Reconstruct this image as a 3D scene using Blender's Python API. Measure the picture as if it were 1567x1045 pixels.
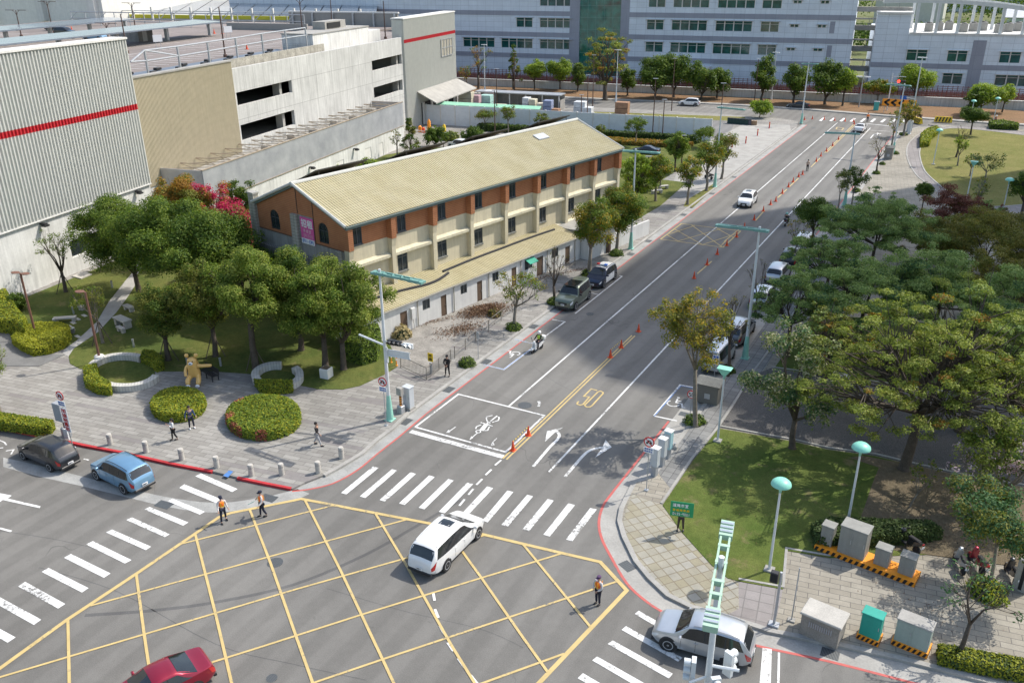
import bpy,bmesh,math,random
import numpy as np
from mathutils import Vector,Matrix
PI=math.pi
for o in list(bpy.data.objects):bpy.data.objects.remove(o,do_unlink=True)
SC=bpy.context.scene
COL=SC.collection
# ------------------------------------------------------------------ camera, sky, sun, exposure
CAM_H=29.0
_a,_p,_r=math.radians(28.8666),math.radians(23.7843),math.radians(-0.3848)
_fw=np.array([0,math.cos(_p),-math.sin(_p)]);_rt=np.array([1.,0,0]);_up=np.cross(_rt,_fw)
_r2=_rt*math.cos(_r)+_up*math.sin(_r);_u2=-_rt*math.sin(_r)+_up*math.cos(_r)
def _rot(v):
 c,s=math.cos(_a),math.sin(_a);return np.array([c*v[0]-s*v[1],s*v[0]+c*v[1],v[2]])
FW,RT,UP=_rot(_fw),_rot(_r2),_rot(_u2)
FOC,CX,CY=1319.4,783.5,522.5
cd=bpy.data.cameras.new('camera');cam=bpy.data.objects.new('camera',cd);COL.objects.link(cam)
cam.matrix_world=Matrix(((RT[0],UP[0],-FW[0],0),(RT[1],UP[1],-FW[1],0),(RT[2],UP[2],-FW[2],CAM_H),(0,0,0,1)))
cd.sensor_width=36;cd.lens=FOC/1567*36;cd.clip_start=.5;cd.clip_end=6000
SC.camera=cam
SUN_AZ,SUN_EL=math.radians(35.3),math.radians(48.9)
w=bpy.data.worlds.new('World');SC.world=w;w.use_nodes=True
wn=w.node_tree;bg=wn.nodes['Background'];sk=wn.nodes.new('ShaderNodeTexSky')
sk.sky_type='NISHITA';sk.sun_disc=False;sk.sun_elevation=SUN_EL;sk.sun_rotation=SUN_AZ
sk.air_density=1.3;sk.dust_density=2.5;sk.ozone_density=1.0
wn.links.new(sk.outputs[0],bg.inputs[0]);bg.inputs[1].default_value=0.15
sl=bpy.data.lights.new('sun','SUN');sl.energy=3.3;sl.angle=math.radians(.55);sl.color=(1,.945,.86)
so=bpy.data.objects.new('sun',sl);COL.objects.link(so)
sd=Vector((math.sin(SUN_AZ)*math.cos(SUN_EL),math.cos(SUN_AZ)*math.cos(SUN_EL),math.sin(SUN_EL)))
so.rotation_euler=sd.to_track_quat('Z','Y').to_euler();so.location=(0,0,200)
vs=SC.view_settings;vs.view_transform='Standard';vs.look='None';vs.gamma=1;vs.use_curve_mapping=False
vs.exposure=0.6
SC.render.engine='CYCLES'
SC.cycles.max_bounces=6;SC.cycles.diffuse_bounces=3;SC.cycles.transparent_max_bounces=8
# ------------------------------------------------------------------ geometry helpers
def ray(x,y):return FW*FOC+RT*(x-CX)-UP*(y-CY)
def at(x,y,z=0.):
 "where the photograph's line of sight meets the horizontal plane at height z"
 d=ray(x,y);t=(z-CAM_H)/d[2];return float(d[0]*t),float(d[1]*t)
def mpp(x,y):
 g=at(x,y);v=np.array([g[0],g[1],-CAM_H]);return float(v@FW)/FOC
def proj(X,Y,Z):
 v=np.array([X,Y,Z-CAM_H]);k=v@FW;return CX+FOC*(v@RT)/k,CY-FOC*(v@UP)/k
def hgt(x,y,yt,z0=0.):
 g=at(x,y,z0);lo,hi=z0,60.
 for _ in range(40):
  m=(lo+hi)/2
  if proj(g[0],g[1],m)[1]>yt:lo=m
  else:hi=m
 return lo
class Frame:
 def __init__(s,az):s.az=math.radians(az);s.d=np.array([math.sin(s.az),math.cos(s.az)]);s.q=np.array([math.cos(s.az),-math.sin(s.az)])
 def xy(s,v,u):p=s.q*v+s.d*u;return float(p[0]),float(p[1])
 def uv(s,x,y):g=np.array([x,y]);return float(g@s.q),float(g@s.d)
 def g(s,px,py,z=0):return s.uv(*at(px,py,z))
FW_=Frame(-10.69);FB=Frame(11.28);FO=Frame(82.03);FS=Frame(80.78);FR=Frame(0)
class MB:
 def __init__(s):s.v=[];s.f=[];s.m=[]
 def add(s,vs,fs,m=0):
  n=len(s.v);s.v+=[tuple(map(float,p))for p in vs]
  for f in fs:s.f.append([n+i for i in f]);s.m.append(m)
  return s
 def bx(s,x0,x1,y0,y1,z0,z1,m=0):
  return s.add([(x0,y0,z0),(x1,y0,z0),(x1,y1,z0),(x0,y1,z0),(x0,y0,z1),(x1,y0,z1),(x1,y1,z1),(x0,y1,z1)],
   [(3,2,1,0),(4,5,6,7),(0,1,5,4),(1,2,6,5),(2,3,7,6),(3,0,4,7)],m)
 def box(s,c,d,rz=0,m=0,tilt=0):
  hx,hy,hz=d[0]/2,d[1]/2,d[2]/2;R_=Matrix.Rotation(rz,3,'Z')@Matrix.Rotation(tilt,3,'X')
  vs=[Vector(c)+R_@Vector((a*hx,b*hy,e*hz))for e in(-1,1)for a,b in((-1,-1),(1,-1),(1,1),(-1,1))]
  return s.add(vs,[(3,2,1,0),(4,5,6,7),(0,1,5,4),(1,2,6,5),(2,3,7,6),(3,0,4,7)],m)
 def bev(s,c,d,b=.03,rz=0,m=0):
  "box with bevelled vertical and top edges"
  hx,hy,hz=d[0]/2,d[1]/2,d[2]/2;R_=Matrix.Rotation(rz,3,'Z');rings=[]
  for z,k in((-hz,0),(hz-b,0),(hz,b)):
   x,y=hx-k,hy-k;q=b*.7
   rings.append([(-x+q,-y,z),(x-q,-y,z),(x,-y+q,z),(x,y-q,z),(x-q,y,z),(-x+q,y,z),(-x,y-q,z),(-x,-y+q,z)])
  vs=[Vector(c)+R_@Vector(p)for r in rings for p in r];fs=[]
  for i in range(2):
   for j in range(8):k=(j+1)%8;fs.append((i*8+j,i*8+k,i*8+8+k,i*8+8+j))
  fs+=[tuple(range(7,-1,-1)),tuple(range(16,24))]
  return s.add(vs,fs,m)
 def prism(s,poly,z0,z1,m=0,mt=None):
  a=sum(poly[i][0]*poly[(i+1)%len(poly)][1]-poly[(i+1)%len(poly)][0]*poly[i][1]for i in range(len(poly)))
  if a<0:poly=poly[::-1]
  n=len(poly);vs=[(p[0],p[1],z0)for p in poly]+[(p[0],p[1],z1)for p in poly]
  s.add(vs,[(i,(i+1)%n,n+(i+1)%n,n+i)for i in range(n)],m)
  s.add([(p[0],p[1],z1)for p in poly],[tuple(range(n))],m if mt is None else mt)
  return s
 def sheet(s,poly,z,m=0):
  a=sum(poly[i][0]*poly[(i+1)%len(poly)][1]-poly[(i+1)%len(poly)][0]*poly[i][1]for i in range(len(poly)))
  if a<0:poly=poly[::-1]
  return s.add([(p[0],p[1],z)for p in poly],[tuple(range(len(poly)))],m)
 def tube(s,pts,rad,n=8,m=0,cap=True):
  pts=[Vector(p)for p in pts]
  if not hasattr(rad,'__len__'):rad=[rad]*len(pts)
  vs=[];fs=[];pa=None
  for i,p in enumerate(pts):
   d=(pts[min(i+1,len(pts)-1)]-pts[max(i-1,0)])
   if d.length<1e-9:d=Vector((0,0,1))
   d.normalize()
   if pa is None:a=d.orthogonal().normalized()
   else:
    a=pa-d*pa.dot(d)
    a=d.orthogonal().normalized()if a.length<1e-6 else a.normalized()
   pa=a;b=d.cross(a)
   for k in range(n):
    t=2*PI*k/n;vs.append(p+(a*math.cos(t)+b*math.sin(t))*rad[i])
  for i in range(len(pts)-1):
   for k in range(n):
    j=(k+1)%n;fs.append((i*n+k,i*n+j,(i+1)*n+j,(i+1)*n+k))
  if cap:fs+=[tuple(range(n-1,-1,-1)),tuple(range((len(pts)-1)*n,len(pts)*n))]
  return s.add(vs,fs,m)
 def lathe(s,prof,c=(0,0,0),n=16,m=0,axis='Z',sc=(1,1)):
  "prof: list of (radius, height)"
  vs=[];fs=[];c=Vector(c)
  for r,h in prof:
   for k in range(n):
    t=2*PI*k/n;x,y=r*math.cos(t)*sc[0],r*math.sin(t)*sc[1]
    vs.append(c+(Vector((x,y,h))if axis=='Z' else Vector((h,x,y))if axis=='X' else Vector((y,h,x))))
  for i in range(len(prof)-1):
   for k in range(n):
    j=(k+1)%n;fs.append((i*n+k,i*n+j,(i+1)*n+j,(i+1)*n+k))
  if prof[0][0]>1e-4:fs.append(tuple(range(n-1,-1,-1)))
  if prof[-1][0]>1e-4:fs.append(tuple(range((len(prof)-1)*n,len(prof)*n)))
  return s.add(vs,fs,m)
 def wall(s,o,U,N,L,z0,z1,holes=(),depth=.12,m=0,mr=None):
  "vertical wall from o along U; holes (u0,u1,z0,z1) get reveals going in by depth"
  o,U,N=Vector(o),Vector(U),Vector(N)
  us=sorted({0.,L}|{h[0]for h in holes}|{h[1]for h in holes});zs=sorted({z0,z1}|{h[2]for h in holes}|{h[3]for h in holes})
  P=lambda u,z,d=0:o+U*u+Vector((0,0,z))-N*d
  flip=U.cross(Vector((0,0,1))).dot(N)<0
  def q(a,m_):s.add(a[::-1]if flip else a,[(0,1,2,3)],m_)
  for i in range(len(us)-1):
   for j in range(len(zs)-1):
    a,b,c,d=us[i],us[i+1],zs[j],zs[j+1];mu,mz=(a+b)/2,(c+d)/2
    if any(h[0]<mu<h[1]and h[2]<mz<h[3]for h in holes):continue
    q([P(a,c),P(b,c),P(b,d),P(a,d)],m)
  mr=m if mr is None else mr
  for a,b,c,d in holes:
   q([P(a,c),P(a,c,depth),P(b,c,depth),P(b,c)][::-1],mr);q([P(a,d),P(a,d,depth),P(b,d,depth),P(b,d)],mr)
   q([P(a,c),P(a,c,depth),P(a,d,depth),P(a,d)],mr);q([P(b,c),P(b,c,depth),P(b,d,depth),P(b,d)][::-1],mr)
  return s
 def ribbon(s,pts,wid,z,m=0,closed=False):
  "flat strip of constant width along a ground polyline, mitred"
  pts=[Vector((p[0],p[1]))for p in pts];n=len(pts);vs=[]
  for i,p in enumerate(pts):
   a=pts[i-1]if(i or closed)else p;b=pts[(i+1)%n]if(i<n-1 or closed)else p
   d1=(p-a).normalized()if(p-a).length>1e-9 else(b-p).normalized();d2=(b-p).normalized()if(b-p).length>1e-9 else d1
   t=(d1+d2).normalized();nn=Vector((-t.y,t.x));k=max(.5,abs(nn.dot(Vector((-d1.y,d1.x)))))
   vs+=[(*(p+nn*wid/2/k),z),(*(p-nn*wid/2/k),z)]
  fs=[(2*i+1,2*((i+1)%n)+1,2*((i+1)%n),2*i)for i in range(n if closed else n-1)]
  return s.add(vs,fs,m)
 def kerb(s,pts,wid,z0,z1,m=0,closed=False):
  "low solid strip along a polyline"
  b=MB();b.ribbon(pts,wid,0,0,closed);n=len(b.v)
  vs=[(p[0],p[1],z0)for p in b.v]+[(p[0],p[1],z1)for p in b.v];fs=[]
  k=n//2
  for i in range(k if closed else k-1):
   j=(i+1)%k
   fs+=[(n+2*i+1,n+2*j+1,n+2*j,n+2*i),(2*i,2*j,n+2*j,n+2*i)[::-1],(2*i+1,2*j+1,n+2*j+1,n+2*i+1)]
  if not closed:fs+=[(0,1,n+1,n),(n-1,n-2,2*n-2,2*n-1)]
  return s.add(vs,fs,m)
 def build(s,name,mats,parent=None,off=(0,0,0),smooth=False,loc=(0,0,0),rz=0,ang=None):
  me=bpy.data.meshes.new(name)
  V=[(p[0]-off[0],p[1]-off[1],p[2]-off[2])for p in s.v]if any(off)else s.v
  me.from_pydata(V,[],s.f)
  for m in(mats if isinstance(mats,(list,tuple))else[mats]):me.materials.append(m)
  me.polygons.foreach_set('material_index',s.m)
  if smooth:me.polygons.foreach_set('use_smooth',[True]*len(s.f))
  me.update()
  if smooth and ang:me.set_sharp_from_angle(angle=math.radians(ang))
  o=bpy.data.objects.new(name,me);COL.objects.link(o);o.parent=parent
  o.location=loc;o.rotation_euler=(0,0,rz);return o
def tag(o,label=None,cat=None,group=None,kind=None):
 for k,v in(('label',label),('category',cat),('group',group),('kind',kind)):
  if v:o[k]=v
 return o
def thing(name,label,cat,loc=(0,0,0),rz=0,group=None):
 o=bpy.data.objects.new(name,None);COL.objects.link(o);o.location=loc;o.rotation_euler=(0,0,rz)
 o.empty_display_size=.3
 return tag(o,label,cat,group)
def copy_tree(o,parent=None):
 kids=[c for c in COL.objects if c.parent==o]if not hasattr(copy_tree,'idx')else copy_tree.idx.get(o.name,[])
 c=o.copy();COL.objects.link(c);c.parent=parent
 for ch in kids:copy_tree(ch,c)
 return c
def dup(o,loc,rz,label,group=None,sc=None):
 copy_tree.idx={}
 for c in COL.objects:
  if c.parent:copy_tree.idx.setdefault(c.parent.name,[]).append(c)
 c=copy_tree(o);c.location=loc;c.rotation_euler=(0,0,rz);c['label']=label
 if group:c['group']=group
 if sc:c.scale=(sc,sc,sc)if not hasattr(sc,'__len__')else sc
 return c
def az2rz(az):return-az
# ------------------------------------------------------------------ materials
def nmat(name):
 m=bpy.data.materials.new(name);m.use_nodes=True;nt=m.node_tree
 return m,nt,nt.nodes['Principled BSDF']
def N(nt,t,**k):
 n=nt.nodes.new(t)
 for a,b in k.items():
  if a.startswith('_'):setattr(n,a[1:],b)
  else:n.inputs[a].default_value=b
 return n
def mul(nt,col,fac_out,lo,hi):
 "colour socket times a grey factor from lo to hi"
 mr=N(nt,'ShaderNodeMapRange');nt.links.new(fac_out,mr.inputs[0]);mr.inputs[1].default_value=.3;mr.inputs[2].default_value=.7
 mr.inputs[3].default_value=lo;mr.inputs[4].default_value=hi
 mx=N(nt,'ShaderNodeVectorMath',_operation='SCALE')
 nt.links.new(col,mx.inputs[0]);nt.links.new(mr.outputs[0],mx.inputs['Scale']);return mx.outputs[0]
def coord(nt,scale=(1,1,1),rz=0,kind='Object'):
 tc=N(nt,'ShaderNodeTexCoord');mp=N(nt,'ShaderNodeMapping');nt.links.new(tc.outputs[kind],mp.inputs[0])
 mp.inputs['Scale'].default_value=scale;mp.inputs['Rotation'].default_value=(0,0,rz);return mp.outputs[0]
def noise(nt,vec,scale,detail=4,rough=.6):
 n=N(nt,'ShaderNodeTexNoise');n.inputs['Scale'].default_value=scale;n.inputs['Detail'].default_value=detail;n.inputs['Roughness'].default_value=rough
 nt.links.new(vec,n.inputs['Vector']);return n.outputs['Fac']
def plain(name,c,rough=.7,metal=0,var=.12,scale=1.2,fine=.06,fs=14,spec=.4,coat=0,streak=0,bump=0):
 m,nt,b=nmat(name);b.inputs['Roughness'].default_value=rough;b.inputs['Metallic'].default_value=metal
 b.inputs['Specular IOR Level'].default_value=spec
 if coat:b.inputs['Coat Weight'].default_value=coat;b.inputs['Coat Roughness'].default_value=.05
 rgb=N(nt,'ShaderNodeRGB');rgb.outputs[0].default_value=(*c,1);out=rgb.outputs[0]
 if var or fine or streak:
  v=coord(nt)
  if var:out=mul(nt,out,noise(nt,v,scale),1-var,1+var)
  if fine:out=mul(nt,out,noise(nt,v,fs,2),1-fine,1+fine)
  if streak:
   v2=coord(nt,(3.2,3.2,.22));out=mul(nt,out,noise(nt,v2,1.1,5),1-streak,1+streak*.4)
 nt.links.new(out,b.inputs['Base Color'])
 if bump:
  bp=N(nt,'ShaderNodeBump');bp.inputs['Strength'].default_value=bump;bp.inputs['Distance'].default_value=.02
  nt.links.new(noise(nt,coord(nt),8,4),bp.inputs['Height']);nt.links.new(bp.outputs[0],b.inputs['Normal'])
 return m
def mixc(nt,fac,a,b):
 mx=N(nt,'ShaderNodeMix',_data_type='RGBA')
 if hasattr(fac,'is_output')or not isinstance(fac,(int,float)):nt.links.new(fac,mx.inputs[0])
 else:mx.inputs[0].default_value=fac
 for i,c in((6,a),(7,b)):
  if isinstance(c,tuple):mx.inputs[i].default_value=(*c,1)
  else:nt.links.new(c,mx.inputs[i])
 return mx.outputs[2]
def step(nt,val,lo,hi):
 mr=N(nt,'ShaderNodeMapRange');nt.links.new(val,mr.inputs[0]);mr.inputs[1].default_value=lo;mr.inputs[2].default_value=hi
 return mr.outputs[0]
def asphalt_nodes(nt,c=(.172,.166,.153)):
 v=coord(nt)
 rgb=N(nt,'ShaderNodeRGB');rgb.outputs[0].default_value=(*c,1);out=rgb.outputs[0]
 out=mul(nt,out,noise(nt,v,.07,5,.65),.82,1.14)
 v2=coord(nt,(1,.12,1));out=mul(nt,out,noise(nt,v2,.55,4),.93,1.07)
 out=mul(nt,out,noise(nt,v,2.2,5),.95,1.05)
 out=mul(nt,out,noise(nt,v,20,3,.85),.76,1.25)
 wv=N(nt,'ShaderNodeTexWave',_bands_direction='X');wv.inputs['Scale'].default_value=.19;wv.inputs['Distortion'].default_value=1.2;wv.inputs['Detail'].default_value=2;wv.inputs['Detail Scale'].default_value=.4;nt.links.new(v,wv.inputs[0])
 out=mul(nt,out,wv.outputs['Fac'],.92,1.04)
 sp=noise(nt,v,.9,6,.7);out=mixc(nt,step(nt,sp,.66,.80),out,(.08,.077,.072))
 rp=N(nt,'ShaderNodeTexVoronoi',_distance='CHEBYCHEV');rp.inputs['Scale'].default_value=.045;nt.links.new(coord(nt,(1,.35,1),.12),rp.inputs['Vector']);sr=N(nt,'ShaderNodeSeparateColor');nt.links.new(rp.outputs['Color'],sr.inputs[0])
 out=mul(nt,out,sr.outputs[0],.93,1.04)
 d=N(nt,'ShaderNodeVectorMath',_operation='ADD');nn=N(nt,'ShaderNodeTexNoise');nn.inputs['Scale'].default_value=.35;nt.links.new(v,nn.inputs['Vector'])
 sc=N(nt,'ShaderNodeVectorMath',_operation='SCALE');sc.inputs['Scale'].default_value=5;nt.links.new(nn.outputs['Color'],sc.inputs[0])
 nt.links.new(v,d.inputs[0]);nt.links.new(sc.outputs[0],d.inputs[1])
 vo=N(nt,'ShaderNodeTexVoronoi',_feature='DISTANCE_TO_EDGE');vo.inputs['Scale'].default_value=.055;nt.links.new(d.outputs[0],vo.inputs['Vector'])
 cr=step(nt,vo.outputs['Distance'],.0022,.0008)
 msk=step(nt,noise(nt,v,.05,3),.5,.56);mm=N(nt,'ShaderNodeMath',_operation='MULTIPLY');nt.links.new(cr,mm.inputs[0]);nt.links.new(msk,mm.inputs[1])
 m2=N(nt,'ShaderNodeMath',_operation='MULTIPLY');nt.links.new(mm.outputs[0],m2.inputs[0]);m2.inputs[1].default_value=.6
 return mixc(nt,m2.outputs[0],out,(.07,.069,.068))
def asphalt(name,c=(.172,.166,.153)):
 m,nt,b=nmat(name);nt.links.new(asphalt_nodes(nt,c),b.inputs['Base Color']);b.inputs['Roughness'].default_value=.85
 b.inputs['Specular IOR Level'].default_value=.25
 bp=N(nt,'ShaderNodeBump');bp.inputs['Strength'].default_value=.25;bp.inputs['Distance'].default_value=.01
 nt.links.new(noise(nt,coord(nt),40,2),bp.inputs['Height']);nt.links.new(bp.outputs[0],b.inputs['Normal']);return m
def roadpaint(name,c,wear=0):
 m,nt,b=nmat(name);v=coord(nt);a=asphalt_nodes(nt)
 n1=noise(nt,v,5.5,6,.75);n2=noise(nt,v,.35,3);ad=N(nt,'ShaderNodeMath',_operation='MULTIPLY_ADD');nt.links.new(n2,ad.inputs[0]);ad.inputs[1].default_value=.6
 nt.links.new(n1,ad.inputs[2]);f=step(nt,ad.outputs[0],.5+wear*.35,.36+wear*.35+.06)
 rgb=N(nt,'ShaderNodeRGB');rgb.outputs[0].default_value=(*c,1);cc=mul(nt,rgb.outputs[0],noise(nt,v,1.3,5),.84,1.06)
 fac=N(nt,'ShaderNodeMath',_operation='MULTIPLY');fac.inputs[1].default_value=.93
 inv=N(nt,'ShaderNodeMath',_operation='SUBTRACT');inv.inputs[0].default_value=1.9;nt.links.new(ad.outputs[0],inv.inputs[1])
 f=step(nt,ad.outputs[0],.96+wear,.83+wear);nt.links.new(f,fac.inputs[0])
 nt.links.new(mixc(nt,fac.outputs[0],a,cc),b.inputs['Base Color']);b.inputs['Roughness'].default_value=.7;return m
def pavers(name,c1,c2,cm,bw,bh,rz=0,mortar=.012,dark=0,darkc=(.2,.19,.19),off=.5,var=.14):
 m,nt,b=nmat(name);v=coord(nt,rz=rz)
 br=N(nt,'ShaderNodeTexBrick');br.offset=off;br.inputs['Scale'].default_value=1;br.inputs['Brick Width'].default_value=bw;br.inputs['Row Height'].default_value=bh
 br.inputs['Mortar Size'].default_value=mortar;br.inputs['Mortar Smooth'].default_value=.2;br.inputs['Bias'].default_value=0
 br.inputs['Color1'].default_value=(*c1,1);br.inputs['Color2'].default_value=(*c2,1);br.inputs['Mortar'].default_value=(*cm,1)
 nt.links.new(v,br.inputs['Vector']);out=br.outputs['Color']
 if dark:
  br2=N(nt,'ShaderNodeTexBrick');br2.offset=.37;br2.inputs['Scale'].default_value=1;br2.inputs['Brick Width'].default_value=bw*3;br2.inputs['Row Height'].default_value=bh
  br2.inputs['Mortar Size'].default_value=0;br2.inputs['Color1'].default_value=(0,0,0,1);br2.inputs['Color2'].default_value=(1,1,1,1);nt.links.new(v,br2.inputs['Vector'])
  f=step(nt,br2.outputs['Color'],1-dark,1-dark*.6);k=N(nt,'ShaderNodeMath',_operation='MULTIPLY');nt.links.new(f,k.inputs[0]);k.inputs[1].default_value=.75
  out=mixc(nt,k.outputs[0],out,darkc)
 out=mul(nt,out,noise(nt,v,.18,4),1-var,1+var);out=mul(nt,out,noise(nt,v,1.7,5),.9,1.08);out=mul(nt,out,noise(nt,v,18,2),.93,1.07)
 nt.links.new(out,b.inputs['Base Color']);b.inputs['Roughness'].default_value=.85;b.inputs['Specular IOR Level'].default_value=.25
 bp=N(nt,'ShaderNodeBump');bp.inputs['Strength'].default_value=.3;bp.inputs['Distance'].default_value=.01;bp.invert=True
 nt.links.new(br.outputs['Fac'],bp.inputs['Height']);nt.links.new(bp.outputs[0],b.inputs['Normal']);return m
def grass(name,c1,c2,c3,patch=.5):
 m,nt,b=nmat(name);v=coord(nt)
 out=mixc(nt,step(nt,noise(nt,v,.22,6,.65),.38,.62),c1,c2)
 out=mixc(nt,step(nt,noise(nt,v,.6,5,.7),.70-patch*.25,.82-patch*.2),out,c3)
 out=mul(nt,out,noise(nt,v,3.5,6,.7),.78,1.2);out=mul(nt,out,noise(nt,v,22,3,.8),.7,1.3)
 nt.links.new(out,b.inputs['Base Color']);b.inputs['Roughness'].default_value=.95;b.inputs['Specular IOR Level'].default_value=.1
 bp=N(nt,'ShaderNodeBump');bp.inputs['Strength'].default_value=.9;bp.inputs['Distance'].default_value=.06
 nt.links.new(noise(nt,v,14,5,.8),bp.inputs['Height']);nt.links.new(bp.outputs[0],b.inputs['Normal']);return m
def leaf(name,cols,trans=.35,seed=0):
 "leaves: each leaf (mesh island) picks its own tint; cols = list of (pos, rgb)"
 m,nt,b=nmat(name);g=N(nt,'ShaderNodeNewGeometry');cr=N(nt,'ShaderNodeValToRGB');e=cr.color_ramp
 while len(e.elements)<len(cols):e.elements.new(.5)
 cols=[(p,tuple(min(.8,x*1.15)for x in c))for p,c in cols]if max(cols[-1][1])<.45 else cols
 for i,(p,c)in enumerate(cols):e.elements[i].position=p;e.elements[i].color=(*c,1)
 v=coord(nt);nz=noise(nt,v,.55,3);ad=N(nt,'ShaderNodeMath',_operation='MULTIPLY_ADD');nt.links.new(nz,ad.inputs[0]);ad.inputs[1].default_value=1.1
 hf=N(nt,'ShaderNodeMath',_operation='MULTIPLY_ADD');nt.links.new(g.outputs['Random Per Island'],hf.inputs[0]);hf.inputs[1].default_value=.7;hf.inputs[2].default_value=-.4
 nt.links.new(hf.outputs[0],ad.inputs[2]);nt.links.new(ad.outputs[0],cr.inputs[0])
 nt.links.new(cr.outputs[0],b.inputs['Base Color']);b.inputs['Roughness'].default_value=.6;b.inputs['Specular IOR Level'].default_value=.18
 tr=N(nt,'ShaderNodeBsdfTranslucent');hsv=N(nt,'ShaderNodeHueSaturation');hsv.inputs['Value'].default_value=1.5;hsv.inputs['Saturation'].default_value=1.1
 nt.links.new(cr.outputs[0],hsv.inputs['Color']);nt.links.new(hsv.outputs[0],tr.inputs[0])
 ms=N(nt,'ShaderNodeMixShader');ms.inputs[0].default_value=trans;nt.links.new(b.outputs[0],ms.inputs[1]);nt.links.new(tr.outputs[0],ms.inputs[2])
 nt.links.new(ms.outputs[0],nt.nodes['Material Output'].inputs[0]);return m
def glass(name,c,rough=.06):
 m,nt,b=nmat(name);b.inputs['Base Color'].default_value=(*c,1);b.inputs['Roughness'].default_value=rough;b.inputs['Specular IOR Level'].default_value=.8
 nt.links.new(mul(nt,mixc(nt,.5,c,c),noise(nt,coord(nt),.7,3),.6,1.5),b.inputs['Base Color']);return m
def paint(name,c,metal=.35,rough=.32):
 m,nt,b=nmat(name);b.inputs['Metallic'].default_value=metal;b.inputs['Roughness'].default_value=rough;b.inputs['Coat Weight'].default_value=.8;b.inputs['Coat Roughness'].default_value=.06
 nt.links.new(mul(nt,mixc(nt,.5,c,c),noise(nt,coord(nt),2.2,4),.95,1.04),b.inputs['Base Color']);return m
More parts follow.
